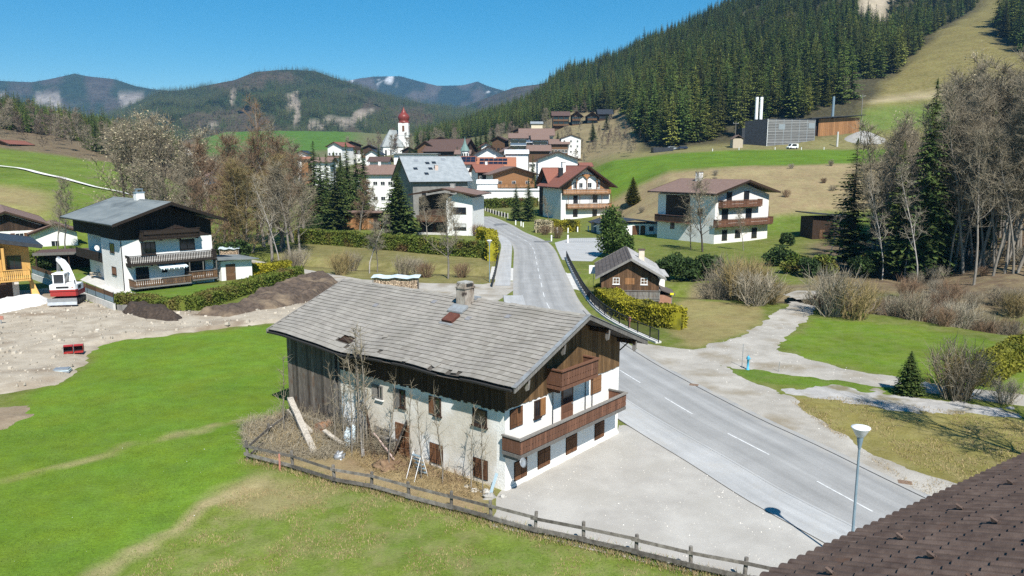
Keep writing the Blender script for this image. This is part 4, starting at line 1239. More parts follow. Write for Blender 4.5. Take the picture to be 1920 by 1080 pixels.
for side in (0, 1):
    for row in range(ROWS):
        y = -1.15 + (SW / 2 if row % 2 else 0) + .1
        while y < 17.45:
            jit = rg.uniform(-.004, .004)
            miss = side == 0 and ((row in (2, 3) and 10.75 < y < 12.0) or (row == 1 and 10.6 < y < 11.0) or (row == 0 and (2.2 < y < 2.9 or 3.9 < y < 4.3 or 9.3 < y < 9.6)) or (row == 1 and 8.0 < y < 8.25) or (row == 0 and 5.6 < y < 6.0))
            under_ch = side == 0 and row >= 17 and 6.1 < y < 6.75
            if not miss and not under_ch: slate_list.append((side, row, y + jit, slate_matrix(side, row, y + jit, rg)))
            y += SW
slate_list.sort(key=lambda q: (q[0], (q[2] + 2) * .8 + q[1] * .55))
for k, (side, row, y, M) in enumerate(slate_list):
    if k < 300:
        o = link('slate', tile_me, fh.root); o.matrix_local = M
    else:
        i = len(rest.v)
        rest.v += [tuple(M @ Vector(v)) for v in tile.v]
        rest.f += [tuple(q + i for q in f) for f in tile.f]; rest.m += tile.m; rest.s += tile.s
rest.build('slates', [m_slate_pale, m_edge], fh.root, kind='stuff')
# slates that slipped near the eave
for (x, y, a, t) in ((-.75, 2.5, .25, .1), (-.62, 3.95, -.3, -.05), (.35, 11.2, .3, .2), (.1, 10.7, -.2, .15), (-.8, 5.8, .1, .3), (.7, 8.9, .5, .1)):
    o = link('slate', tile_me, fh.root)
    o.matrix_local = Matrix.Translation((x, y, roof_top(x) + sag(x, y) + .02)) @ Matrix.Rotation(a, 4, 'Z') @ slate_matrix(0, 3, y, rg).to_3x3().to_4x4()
# ridge slabs
for k in range(46):
    y = -1.15 + k * .405
    b = MB(); dz = .012 * (k % 3) + rg.uniform(-.01, .01)
    b.prism([(4.95 - .17, 7.64 + dz), (4.95, 7.735 + dz), (5.12, 7.64 + dz), (5.1, 7.6 + dz), (4.95, 7.69 + dz), (4.8, 7.6 + dz)], 'y', y, y + .40)
    b.build('ridge_slate', m_slate_pale, fh.root)
# verge boards, purlin heads with carved brackets
for side in (0, 1):
    for y0 in (-1.28, 17.5):
        v = MB()
        if side == 0: v.prism([(-.86, 5.40), (4.95, 7.725), (4.95, 7.49), (-.86, 5.15)], 'y', y0, y0 + .07)
        else: v.prism([(4.953, 7.725), (10.76, 5.40), (10.76, 5.15), (4.953, 7.49)], 'y', y0, y0 + .07)
        v.build('verge_board', m_wood_grey, fh.root)
    v = MB()
    if side == 0: v.prism([(-.88, 5.43), (4.95, 7.762), (4.95, 7.733), (-.88, 5.40)], 'y', -1.33, -1.1)
    else: v.prism([(4.953, 7.762), (10.78, 5.43), (10.78, 5.40), (4.953, 7.733)], 'y', -1.33, -1.1)
    v.build('verge_flashing', m_tin, fh.root)
for x in (.25, 3.0, 6.9, 9.65):
    zt = roof_top(x) - .24
    b = MB(); b.box(x - .09, x + .09, -1.2, .1, zt - .2, zt); b.build('purlin', m_wood_dark, fh.root)
    b = MB(); b.prism([(-1.215, zt - .02), (-1.02, zt - .02), (-.98, zt - .45), (-1.06, zt - .62), (-1.16, zt - .55), (-1.2, zt - .3)], 'x', x - .06, x + .06); b.build('carved_bracket', m_wood_grey, fh.root)
b = MB(); b.tube([(9.9, .35, 4.45), (10.6, -.2, 5.2)], .035, 6); b.build('eave_strut', m_wood_dark, fh.root)
g = MB()
for i in range(24):
    y0, y1 = -1.1 + i * .77, -1.1 + (i + 1) * .77
    if 1.9 < y0 < 3.0 or 6.3 < y0 < 7.2: continue
    z0, z1 = 5.3 + sag(-.8, y0), 5.3 + sag(-.8, y1)
    g.hexa([(-.95, y0, z0 - .09), (-.83, y0, z0 - .09), (-.83, y1, z1 - .09), (-.95, y1, z1 - .09), (-.97, y0, z0), (-.81, y0, z0), (-.81, y1, z1), (-.97, y1, z1)])
g.build('gutter', m_edge, fh.root)
MB().box(10.72, 10.86, -1.2, 17.4, 5.22, 5.32).build('gutter', m_edge, fh.root)
# chimney and roof hatch
ch = MB(); ch.box(3.98, 4.72, 6.1, 6.75, 6.6, 8.62); ch.box(3.93, 4.77, 6.05, 6.8, 8.35, 8.45)
cho = ch.build('chimney', m_chimney_old, fh.root)
MB().box(4.02, 4.68, 6.14, 6.71, 8.622, 8.70).build('chimney_cap', m_stone, cho)
MB().box(4.1, 4.55, 6.045, 6.12, 8.46, 8.621).build('flue_opening', m_edge, cho)
b = MB(); b.prism([(3.45, 7.12), (3.97, 7.36), (3.97, 7.5), (3.45, 7.2)], 'y', 5.85, 6.95); b.prism([(4.73, 7.62), (5.2, 7.72), (5.2, 7.8), (4.73, 7.75)], 'y', 6.0, 6.85); b.build('chimney_flashing', m_tin, cho)
def on_roof(x, y, w, l, h):
    M = slate_matrix(0, int((x + .8) / ca_ / EXPO), y, random.Random(1)); M = M.copy(); M.translation = (x, y, roof_top(x) + sag(x, y))
    return MB().box(-w / 2, w / 2, 0, l, -.02, h, M=M)
hatch = on_roof(2.62, 6.15, .72, .72, .16).build('roof_hatch', mat('hatch_red_brown', (.085, .03, .022), (.12, .045, .03), 3), fh.root)
on_roof(2.44, 6.15, .92, .17, .035).build('hatch_apron', m_tin, hatch)
for (x, y) in ((3.72, 3.0), (4.0, 8.6), (3.1, 5.2), (2.9, 12.3)):
    on_roof(x, y, .3, .3, .04).build('patched_slate', mat('patch_%d' % int(y * 10), (.17, .17, .18), (.23, .23, .24), 3), fh.root)
# front windows
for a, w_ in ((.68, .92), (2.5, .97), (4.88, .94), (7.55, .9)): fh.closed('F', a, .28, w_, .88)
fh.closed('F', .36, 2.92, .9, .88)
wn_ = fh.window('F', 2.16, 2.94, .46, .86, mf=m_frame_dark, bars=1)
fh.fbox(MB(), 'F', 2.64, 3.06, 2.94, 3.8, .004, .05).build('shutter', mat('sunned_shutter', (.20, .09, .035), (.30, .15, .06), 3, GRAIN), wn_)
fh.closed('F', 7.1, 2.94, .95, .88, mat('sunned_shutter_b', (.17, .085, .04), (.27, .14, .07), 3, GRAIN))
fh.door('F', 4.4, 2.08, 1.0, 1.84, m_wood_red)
b = MB()
for x in (3.62, 6.5, 7.15): b.tube([(x, -.06, 2.2), (x, -.06, 3.9)], .022, 5)
b.build('drainpipe', m_metal_dark, fh.root)
# long wall openings
fh.window('L', 1.08, 2.84, .88, .82, mf=m_frame_dark, bars=0)
sh = fh.window('L', 4.07, 2.74, .45, .92, mf=m_frame_dark, bars=0)
fh.fbox(MB(), 'L', 4.53, 4.9, 2.74, 3.66, .004, .05).build('shutter', m_shutter, sh)
sh = fh.window('L', 6.62, 2.62, .4, .95, mf=m_frame_dark, bars=0)
fh.fbox(MB(), 'L', 7.0, 7.5, 2.5, 3.55, .004, .05).build('shutter', m_wood_grey, sh)
sh = fh.window('L', 8.35, 2.7, .5, .75, mf=m_wood_grey, bars=1)
fh.fbox(MB(), 'L', 8.87, 9.2, 2.68, 3.45, .004, .05).build('shutter', m_wood_grey, sh)
fh.closed('L', 1.08, .25, .88, .92); fh.closed('L', 4.02, .22, .87, .98)
sh = fh.window('L', 8.3, .3, .42, .85, mf=m_wood_grey, bars=0)
for a0 in (7.95, 8.75): fh.fbox(MB(), 'L', a0, a0 + .32, .28, 1.18, .004, .05).build('shutter', m_wood_grey, sh)
fh.door('L', 6.42, -.05, 1.0, 1.78, m_shutter, glass=False)
# balconies
lb = fh.balcony('F', -.24, 8.9, 2.06, 1.1, .72, m_wood_red, m_wood_grey, bw=.2, gap=.02, mfloor=m_wood_grey)
lb['label'] = 'long lower balcony with carved red-brown balusters and grey handrail'
ub = fh.balcony('F', 3.1, 6.3, 4.42, .95, .78, m_wood_red, m_wood_red, bw=.2, gap=.02, mfloor=m_wood_red)
ub['label'] = 'short upper balcony with carved red-brown balusters under the gable'
# dish and lamp clutter at the balcony corner
b = MB(); b.lathe([(.0, 0), (.14, .02), (.22, .07), (.23, .08), (.14, .035), (.0, .02)], n=14)
dish = b.build('satellite_dish', m_metal_grey, None, fh.root.matrix_local @ Vector((0, 0, 0)))
tag(dish, 'small grey satellite dish under the near corner of the old farmhouse balcony', 'satellite dish')
_M = Matrix.Translation((-.32, 33.16, 0)) @ Matrix.Rotation(RAD(50.77), 4, 'Z')
dish.matrix_world = _M @ Matrix.Translation((-.25, -1.2, 1.78)) @ Matrix.Rotation(RAD(70), 4, 'X')
def FH(x, y, z=0): return tuple(_M @ Vector((x, y, z)))

# ================================================================== RAIL FENCE
fpix = [(465, 862), (549, 882), (628, 908), (697, 920), (768, 940), (846, 960), (921, 980), (1003, 1003), (1094, 1022), (1192, 1045), (1295, 1072), (1395, 1092), (1490, 1112)]
fpos = [G(*p) for p in fpix]
fence = thing('rail_fence', 'weathered grey post and rail fence between lawn and gravel yard', 'fence', (*fpos[0], 0))
o0 = Vector((*fpos[0], 0)); rr = random.Random(8)
def fl_(p): return Vector((p[0], p[1], 0)) - o0
side_posts = [G(505, 822), G(545, 790)]
allp = [(p, k) for k, p in enumerate(fpos)] + [(p, -1) for p in side_posts]
for p, k in allp:
    q = fl_(p); a = rr.uniform(0, 3); h = rr.uniform(.92, 1.02) if k >= 0 else .85
    b = MB(); M = Matrix.Translation(q) @ Matrix.Rotation(RAD(-25) + rr.uniform(-.1, .1), 4, 'Z') @ Matrix.Rotation(rr.uniform(-.05, .05), 4, 'X') @ Matrix.Rotation(rr.uniform(-.05, .05), 4, 'Y')
    b.prism([(math.cos(t * math.pi / 4) * .075, math.sin(t * math.pi / 4) * .075) for t in range(8)], 'z', -.2, h, M=M)
    b.build('post', m_wood_fence, fence)
def rail(p, q, z0, z1, off=.09, hh=.14):
    p, q = fl_(p), fl_(q); d = (q - p).normalized(); n = Vector((d.y, -d.x, 0))
    p, q = p - d * .15 + n * off, q + d * .15 + n * off; b = MB()
    b.hexa([p + n * .0 + Vector((0, 0, z0)), p + n * .05 + Vector((0, 0, z0)), q + n * .05 + Vector((0, 0, z1)), q + Vector((0, 0, z1)),
            p + n * .012 + Vector((0, 0, z0 + hh)), p + n * .042 + Vector((0, 0, z0 + hh)), q + n * .042 + Vector((0, 0, z1 + hh)), q + n * .012 + Vector((0, 0, z1 + hh))])
    b.build('rail', m_wood_fence, fence)
for i in range(len(fpos) - 1):
    for zb, hh in ((.72, .13), (.22, .17)):
        rail(fpos[i], fpos[i + 1], zb + rr.uniform(-.03, .03), zb + rr.uniform(-.03, .03), .075, hh)
rail(fpos[0], side_posts[0], .7, .62); rail(fpos[0], side_posts[0], .2, .1); rail(side_posts[0], side_posts[1], .6, .5)
x, y = G(525, 882)
b = MB(); b.box(-.04, .04, -.05, .05, 0, .85); tag(b.build('marker_stake', m_redsign, None, (x, y, 0), .3), 'faded red stake standing before the corner of the rail fence', 'stake')

# ================================================================== STREET LAMP
def street_lamp(px, py, h, label, s=1.0, at=None):
    x, y = at or G(px, py)
    t = thing('street_lamp', label, 'street lamp', (x, y, gz(x, y)), 0, 'grey street lamps with funnel heads')
    b = MB(); b.tube([(0, 0, -.2), (0, 0, .9)], [.075 * s, .07 * s], 10); b.tube([(0, 0, .9), (0, 0, h - .8)], [.055 * s, .042 * s], 10); b.build('pole', m_metal_blue, t)
    b = MB(); b.lathe([(.055 * s, h - .82), (.075 * s, h - .7), (.12 * s, h - .38)], n=16); b.build('neck', m_metal_blue, t)
    b = MB(); b.lathe([(.12 * s, h - .379), (.16 * s, h - .34), (.31 * s, h - .06)], n=20); b.build('diffuser', mat('lamp_diffuser_%d' % px, (.62, .62, .6), rough=.3), t)
    b = MB(); b.lathe([(.32 * s, h - .06), (.345 * s, h - .03), (.33 * s, h), (.16 * s, h + .045), (.02, h + .055)], n=20); b.build('lamp_cap', m_white_paint, t)
    return t
street_lamp(1594, 1062, 5.5, 'tall grey street lamp with white funnel head beside the brown tiled roof')
street_lamp(918, 529, 5.4, 'grey street lamp at the left end of the bridge', 1.0)

# ================================================================== TILED ROOF IN THE FOREGROUND
E1 = Vector((*G(1452, 1080, 10.5), 10.5)); E0 = Vector((*G(1920, 861, 10.5), 10.5))
ed = (E1 - E0).normalized(); up_h = Vector((-ed.y, ed.x, 0)); PT = RAD(23)
upv = up_h * math.cos(PT) + Vector((0, 0, math.sin(PT)))
nh = thing('neighbour_house', 'house in the near right corner with a brown concrete tile roof', 'house', (E0.x, E0.y, 0))
eo = E0 - ed * 6.0
def NR(a, b_, c_): return (eo + ed * a + upv * b_ + ed.cross(upv) * c_) - Vector((E0.x, E0.y, 0))
MB().hexa([NR(0, 0.05, -.16), NR(24, 0.05, -.16), NR(24, 7.4, -.16), NR(0, 7.4, -.16), NR(0, 0.05, -.03), NR(24, 0.05, -.03), NR(24, 7.4, -.03), NR(0, 7.4, -.03)]).build('roof_deck', m_wood_dark, nh)
wl = MB(); bl = lambda a, b_, z: tuple(Vector((eo.x, eo.y, 0)) + ed * a + up_h * b_ - Vector((E0.x, E0.y, 0)) + Vector((0, 0, z)))
wl.hexa([bl(.8, .9, -.2), bl(23, .9, -.2), bl(23, 12, -.2), bl(.8, 12, -.2), bl(.8, .9, 10.3), bl(23, .9, 10.3), bl(23, 12, 10.3), bl(.8, 12, 10.3)])
wl.build('wall', m_plaster_white, nh)
TW, TL = .33, .36
def wave(u): return .045 * (abs(math.sin(u * math.pi * 2 / 1.0)) ** .8)   # two rolls per tile
ct = MB(); nU = 12; rows_ = []
for v_, lift in ((0, .030), (TL * 1.12, .002)):
    rows_.append([(TW * k / nU - .001, v_, lift + wave(k / nU * .999)) for k in range(nU + 1)])
fr0 = [(p[0], p[1], p[2] - .022) for p in rows_[0]]
for k in range(nU):
    ct.face([rows_[0][k], rows_[0][k + 1], rows_[1][k + 1], rows_[1][k]], smooth=True)
    ct.face([fr0[k], fr0[k + 1], rows_[0][k + 1], rows_[0][k]])
ct_me = ct.mesh('roof_tile', m_tile_brown)
MR = Matrix((( ed.x, upv.x, ed.cross(upv).x, 0), (ed.y, upv.y, ed.cross(upv).y, 0), (ed.z, upv.z, ed.cross(upv).z, 0), (0, 0, 0, 1)))
tl_ = []
for r in range(21):
    for k in range(int(24 / TW)):
        p = NR(k * TW, r * TL - .06, 0)
        tl_.append((r, k, p))
def _vis(p):
    w_ = p + Vector((E0.x, E0.y, 0)); c_, s_ = math.cos(PITCH), math.sin(PITCH)
    zc = w_.y * c_ - (w_.z - CAMH) * s_; yc = w_.y * s_ + (w_.z - CAMH) * c_
    if zc < .5: return None
    return 960 + FOCAL * w_.x / zc, 540 - FOCAL * yc / zc, zc
inv = []
others = MB()
for r, k, p in tl_:
    q = _vis(p)
    if q and -40 < q[0] < 1960 and q[1] < 1120: inv.append((q[2], r, k, p))
inv.sort(key=lambda q: q[0]); pick_ = {(r, k) for _, r, k, _ in inv[:300]}
rg = random.Random(77)
for r, k, p in tl_:
    M = Matrix.Translation(p + ed.cross(upv) * rg.uniform(0, .004)) @ MR @ Matrix.Rotation(rg.gauss(0, .006), 4, 'Z')
    if (r, k) in pick_:
        o = link('roof_tile', ct_me, nh); o.matrix_local = M
    else:
        i = len(others.v); others.v += [tuple(M @ Vector(v)) for v in ct.v]; others.f += [tuple(q + i for q in f) for f in ct.f]; others.m += ct.m; others.s += ct.s
others.build('roof_tiles', m_tile_brown, nh, kind='stuff')
# snow guard hooks, staggered
hk = MB()
hk.tube([(0, -.02, .045), (0, -.10, .05)], .008, 5); hk.prism([(-.10, .04), (-.03, .04), (-.10, .10)], 'x', -.02, .02)
hk_me = hk.mesh('snow_hook', m_tile_brown)
for r in range(2, 20):
    if r % 2: continue
    for k in range(2 + (r % 4), int(24 / TW), 4):
        o = link('snow_hook', hk_me, nh); o.matrix_local = Matrix.Translation(NR(k * TW + .15, r * TL + .1, .03)) @ MR
MB().hexa([NR(0, -.14, -.1), NR(24, -.14, -.1), NR(24, -.02, -.1), NR(0, -.02, -.1), NR(0, -.16, -.02), NR(24, -.16, -.02), NR(24, -.02, -.02), NR(0, -.02, -.02)]).build('gutter', m_tile_brown, nh)
# ================================================================== RUBBISH AND WEEDS ALONG THE FARMHOUSE
def plank(name, label, p, q, w, t, m, cat='board', roll=0.0):
    p, q = Vector(p), Vector(q); d = (q - p); L = d.length
    M = Matrix.Translation(p) @ d.to_track_quat('X', 'Z').to_matrix().to_4x4() @ Matrix.Rotation(roll, 4, 'X')
    n = 6; b = MB(); r = random.Random(int(L * 100))
    off = [r.uniform(-.02, .02) for _ in range(n + 1)]
    for k in range(n):
        a, c_ = L * k / n, L * (k + 1) / n
        b.hexa([M @ Vector(v) for v in [(a, -w / 2 + off[k], 0), (c_, -w / 2 + off[k + 1], 0), (c_, w / 2 + off[k + 1], 0), (a, w / 2 + off[k], 0), (a, -w / 2 + off[k], t), (c_, -w / 2 + off[k + 1], t), (c_, w / 2 + off[k + 1], t), (a, w / 2 + off[k], t)]])
    return tag(b.build(name, m), label, cat)
m_bleached = mat('bleached_wood', (.33, .295, .25), (.52, .48, .42), 3, (3, 3, 3), bump=.02, bscale=7)
plank('leaning_beam', 'long bleached white beam leaning from the barn corner into the weeds', FH(-.25, 16.4, 1.15), FH(-2.9, 10.6, .12), .34, .18, m_bleached, 'beam')
plank('leaning_beam', 'second, shorter bleached beam lying behind the long one', FH(-.5, 16.2, .55), FH(-1.6, 12.6, .35), .28, .14, m_bleached, 'beam')
plank('broken_plank', 'short white plank crossing the foot of the long bleached beam', FH(-1.6, 11.4, .75), FH(-1.5, 9.9, .3), .22, .08, m_bleached, 'plank')
plank('broken_plank', 'small white plank stuck upright in the dry weeds', FH(-3.1, 14.6, .1), FH(-3.0, 14.2, .75), .14, .04, m_bleached, 'plank')
plank('old_door_leaf', 'weathered brown door leaf propped beside the doorway', FH(-.75, 7.0, -.05), FH(-.12, 6.4, 2.0), .55, .06, m_wood_old, 'door leaf')
plank('leaning_pole', 'grey weathered pole leaning against the plaster wall among saplings', FH(-1.5, 8.3, 0), FH(-.06, 10.2, 2.2), .16, .14, m_wood_grey, 'pole')
plank('leaning_pole', 'dark pole leaning against the wall beside the grey one', FH(-1.1, 7.9, 0), FH(-.08, 9.7, 1.9), .12, .1, m_wood_dark, 'pole')
plank('pink_lath', 'pale pink lath leaning over the stacked boards', FH(-.9, 6.6, .1), FH(-.5, 8.6, .95), .09, .05, mat('pale_pink_wood', (.52, .40, .38), (.45, .34, .31), 3), 'lath')
for k in range(6):
    plank('stacked_board', ('lowest', 'second lowest', 'third lowest', 'third highest', 'second highest', 'topmost')[k] + ' grey board of the stack against the wall left of the doorway', FH(-.22 - .03 * (k % 2), 7.55 - .04 * k, .08 + .13 * k), FH(-.25, 9.3 + .05 * (k % 3), .08 + .13 * k), .2, .09, m_wood_grey, 'board')['group'] = 'boards stacked by the doorway'
def rumpled(name, label, cat, c, rx, ry, rz, m, seed=1, n=18):
    """uneven lump: a lathe with its radius and height disturbed"""
    b = MB(); r = random.Random(seed); V = []; rows = 9
    for i in range(rows + 1):
        t = i / rows; ph = t * math.pi / 2
        for k in range(n):
            a = 2 * math.pi * k / n
            q = Vector((math.cos(a) * math.cos(ph), math.sin(a) * math.cos(ph), math.sin(ph)))
            s_ = .75 + .55 * mnoise.noise(q * 2.2 + Vector((seed * 7.3, 0, 0)))+ .15 * mnoise.noise(q * 7 + Vector((0, seed * 3.1, 0)))
            V.append((q.x * rx * s_, q.y * ry * s_, q.z * rz * s_ - .03))
    F = [(i * n + k, i * n + (k + 1) % n, (i + 1) * n + (k + 1) % n, (i + 1) * n + k) for i in range(rows) for k in range(n)]
    b._add(V, F, 0, True)
    return tag(b.build(name, m, None, c), label, cat)
rumpled('rubbish_heap', 'crumpled pale blue sheeting beside the saplings at the wall', 'sheeting', FH(-1.0, 9.9, 0), .45, .4, 1.5, m_tarp_blue, 3)
rumpled('rubbish_heap', 'grey crumpled sack on the ground beside the blue sheeting', 'sack', FH(-2.3, 9.2, 0), .4, .45, .45, m_metal_grey, 5)
rumpled('brush_pile', 'heap of dark twigs before the old doorway', 'brush pile', FH(-1.6, 6.4, 0), .9, 1.1, .45, m_twig_red, 8)
# rusty drum lying on its side
b = MB(); b.tube([(0, 0, 0), (.85, 0, 0)], .36, 16); b.tube([(.2, 0, 0), (.24, 0, 0)], .375, 16); b.tube([(.6, 0, 0), (.64, 0, 0)], .375, 16)
tag(b.build('metal_drum', mat('rusty_grey_drum', (.20, .18, .16), (.27, .13, .06), 2.2), None, Vector(FH(-1.1, 12.6, .42)), 1.0), 'rusty grey drum lying on its side below the barn boards', 'drum')
for (y, x, s_) in ((.55, -.65, .34), (.15, -1.0, .42), (1.1, -.9, .26), (1.7, -.75, .2), (-.35, -.55, .25)):
    b = rumpled('boulder', 'pale field stone at the foot of the farmhouse near corner, among weeds', 'boulder', FH(x, y, 0), s_, s_ * .8, s_ * .75, m_stone, int(y * 10) + 20, 12); b['group'] = 'stones at the house corner'
plank('blue_board', 'narrow light blue board stuck upright by the stones', FH(-.75, .25, -.05), FH(-.35, .2, .95), .16, .03, mat('pale_blue_paint', (.42, .55, .62)), 'board')
# aluminium ladder chair: folding steps by the wall
st_ = thing('folding_steps', 'light blue grey metal folding steps under the shuttered ground floor window', 'stepladder', FH(-1.2, 4.3, 0), RAD(50.77 + 90))
for sx in (-.28, .28):
    b = MB(); b.tube([(sx, -.15, 0), (sx, .25, 1.25)], .022, 6); b.build('side_rail', m_white_paint, st_)
    b = MB(); b.tube([(sx, .75, 0), (sx, .27, 1.2)], .018, 6); b.build('back_leg', m_white_paint, st_)
for k in range(5):
    MB().box(-.28, .28, -.13 + k * .085, .02 + k * .085, .18 + k * .23, .21 + k * .23).build('step', m_metal_blue, st_)
# dry brambles: dense tangles are one mass nobody could count
def bramble_field(name, pts_fn, n, h, m, seed, r=.007):
    rng = np.random.default_rng(seed); A, B = [], []
    P = pts_fn(rng, n)
    for x, y in P:
        z = 0; p = np.array([x, y, -.05]); d = unit(np.array([rng.normal(0, .5), rng.normal(0, .5), 1.0])); L = h * rng.uniform(.35, 1.1)
        for k in range(3):
            q = p + d * L / 3; A.append(p); B.append(q); p = q; d = unit(d + rng.normal(0, .55, 3) - np.array([0, 0, .35]))
    V, F = segs(np.array(A), np.array(B), np.full(len(A), r), np.full(len(A), r * .6), 3)
    return link(name, np_mesh(name, V, F, m), kind='stuff')
def in_local(a0, a1, o0, o1):
    def f(rng, n):
        y = rng.uniform(a0, a1, n); x = -rng.uniform(o0, o1, n) * np.clip(1.15 - np.abs(y - (a0 + a1) / 2) / (a1 - a0), .3, 1)
        c_, s_ = math.cos(RAD(50.77)), math.sin(RAD(50.77))
        return np.stack([-.32 + x * c_ - y * s_, 33.16 + x * s_ + y * c_], 1)
    return f
bramble_field('dry_brambles', in_local(9.5, 17.2, .3, 4.6), 5200, 1.05, m_twig_pale, 1)
bramble_field('dry_brambles', in_local(10.5, 17.0, .5, 4.2), 3200, .8, m_drygrass, 2)
bramble_field('dry_weeds', in_local(.5, 10, .2, 2.6), 2600, .55, m_drygrass, 3)
bramble_field('dry_brambles', in_local(7.6, 11.6, .15, 1.3), 900, 2.3, m_twig, 5)
bramble_field('dry_brambles', in_local(12, 16.6, .1, 1.0), 700, 1.7, m_twig, 6)
bramble_field('dry_weeds', in_local(2, 9, .2, 1.8), 700, .8, m_twig_red, 4)
# saplings in front of the long wall
sap = [bare_tree(900 + k, 5.4, spread=.17, base=.28, nb=9, sub=3, tw=2, r0=.035, up=.8, twl=.5, mats=(m_bark, m_twig), out=(.25, .5), twr=.009) for k in range(3)]
sap_labels = ['tallest pale sapling of the clump beside the barn doorway', 'thin bare sapling in the clump by the barn doorway', 'thin bare sapling before the shuttered windows', 'slender bare sapling near the farmhouse corner window']
spots_ = [(9.2, -1.1, 1.1, 1), (9.6, -.8, 1.25, 0), (8.8, -.9, 1.0, 1), (8.5, -1.3, 1.15, 1), (10.1, -1.3, .9, 1), (9.0, -1.7, .95, 1), (10.6, -1.5, .8, 1), (14.2, -2.2, .85, 1), (6.3, -1.5, .82, 2), (5.1, -1.1, .8, 2), (4.0, -1.5, .75, 2), (2.9, -1.2, .8, 2), (1.2, -1.0, .72, 3), (.55, -.9, .68, 3)]
for k, (y, x, s_, li) in enumerate(spots_):
    p = FH(x, y, 0)
    put_tree(sap[k % 3], 'sapling', sap_labels[li], 'sapling', p[0], p[1], s_, group=None if li == 0 else 'bare saplings along the farmhouse wall')

# ================================================================== THE WOODEN HUT BY THE BRIDGE
ht = House('wooden_hut', 'small dark wooden hut with shingle roof and front balcony beside the road bridge', 'hut', 9.66, 80.93, RAD(-5.8), 6.16, 11.0, z=-.25)
ht.body(3.05, 4.9, m_wood_dark, zb=-1.4)
ht.boards('F', 0, 6.16, .6, lambda a: 3.05 + (1 - abs(a - 3.08) / 3.08) * 1.9 - .02, m_wood_brown, .24, .003, .035, random.Random(2))
m_shing_dark = mat('dark_shingle', (.075, .062, .055), (.13, .11, .10), 2.0, (1, 5, 1), bump=.02, bscale=5, vary=.2, island=True)
m_shing_pale = mat('pale_shingle', (.30, .29, .28), (.42, .41, .40), 2.0, (1, 5, 1), bump=.02, bscale=5, vary=.2, island=True)
def course_roof(hs, ze, zr, os_, of, ob, mL, mR, rows, seg, name='shingle_row'):
    """overlapping courses on both slopes, each course a part"""
    W, L = hs.W, hs.L; xr = W / 2
    d = MB(); d.prism([(-os_ + .03, ze - .05), (xr, zr - .05), (xr, zr - .17), (-os_ + .03, ze - .17)], 'y', -of + .02, L + ob - .02)
    d.prism([(xr + .002, zr - .05), (W + os_ - .03, ze - .05), (W + os_ - .03, ze - .17), (xr + .002, zr - .17)], 'y', -of + .02, L + ob - .02)
    ro = d.build('roof', m_wood_dark, hs.root)
    r = random.Random(6)
    for side in (0, 1):
        for k in range(rows):
            b = MB(); t0, t1 = k / rows, min(1, (k + 1.25) / rows); y = -of
            while y < L + ob - .05:
                y1 = min(L + ob, y + seg * r.uniform(.7, 1.3)); j = r.uniform(0, .02)
                x0, x1 = -os_ + (xr + os_) * t0, -os_ + (xr + os_) * t1; z0, z1 = ze + (zr - ze) * t0, ze + (zr - ze) * t1
                if side: x0, x1 = W - x0, W - x1
                b.hexa([(x0, y + .006, z0 + .01), (x0, y1 - .006, z0 + .01), (x1, y1 - .006, z1 - .035), (x1, y + .006, z1 - .035), (x0, y + .006, z0 + .045 + j), (x0, y1 - .006, z0 + .045 + j), (x1, y1 - .006, z1 - .01), (x1, y + .006, z1 - .01)])
                y = y1
            b.build(name, mR if side else mL, ro)
    for yy in (-of - .04, L + ob):
        for s_ in (0, 1):
            v = MB(); q = [(-os_ - .03, ze + .06), (xr, zr + .06), (xr, zr - .22), (-os_ - .03, ze - .2)]
            if s_: q = [(W - a - (.003 if a == xr else 0) + (0 if a != xr else .006), c_) for a, c_ in q]
            v.prism(q, 'y', yy, yy + .045).build('verge_board', m_wood_grey, ro)
    for k in range(int((L + of + ob) / .5)):
        b = MB(); y = -of + k * .5
        b.prism([(xr - .16, zr - .02), (xr, zr + .09), (xr + .16, zr - .02)], 'y', y, y + .49); b.build('ridge_piece', mL, ro)
    return ro
course_roof(ht, 3.2, 5.3, .65, .8, .4, m_shing_dark, m_shing_pale, 9, .35)
ht.chimney(4.6, 5.6, .62, .62, 3.9, 5.55, mat('cream_render', (.55, .47, .36), (.62, .55, .45), 3), m_roof_darkbrown)
for a in (1.23, 4.2): ht.window('F', a, 2.42, .72, .72, mf=m_frame_white, bars=1)
for a in (1.23, 4.2): ht.fbox(MB(), 'F', a + .07, a + .65, 2.75, 2.80, .05, .062).build('window_bar', m_frame_white, ht.root)
ht.boards('F', 2.5, 3.56, 2.42, lambda a: 3.12, m_wood_orange, .18, .036, .06, random.Random(4), name='door_board')
ht.balcony('F', 2.2, 6.2, .95, 1.0, .92, m_wood_grey, m_wood_grey, bw=.13, gap=.02)
b = MB(); b.hexa([(.7, -.95, .2), (.78, -.95, .2), (2.15, -.95, 1.8), (2.07, -.95, 1.8), (.7, -.88, .32), (.78, -.88, .32), (2.15, -.88, 1.92), (2.07, -.88, 1.92)]); b.build('stair_rail', m_wood_grey, ht.root)
for k in range(6): MB().box(.75 + k * .23, 1.02 + k * .23, -.98, -.1, -.05 + k * .17, -.0 + k * .17).build('stair_step', m_wood_grey, ht.root)
b = MB(); b.box(6.17, 7.6, .4, 3.6, -1.2, 1.25); b.build('annexe', mat('brick_annexe', (.30, .15, .10), (.36, .20, .14), 3), ht.root)
b = MB(); b.prism([(6.17, 2.0), (7.95, 1.32), (7.95, 1.22), (6.17, 1.88)], 'y', .1, 3.9); b.build('annexe_roof', m_shing_dark, ht.root)
b = MB(); b.prism([(6.2, 3.2), (7.5, 2.95), (7.5, 2.85), (6.2, 3.05)], 'y', 3.0, 8.2); b.build('side_roof', m_shing_pale, ht.root)
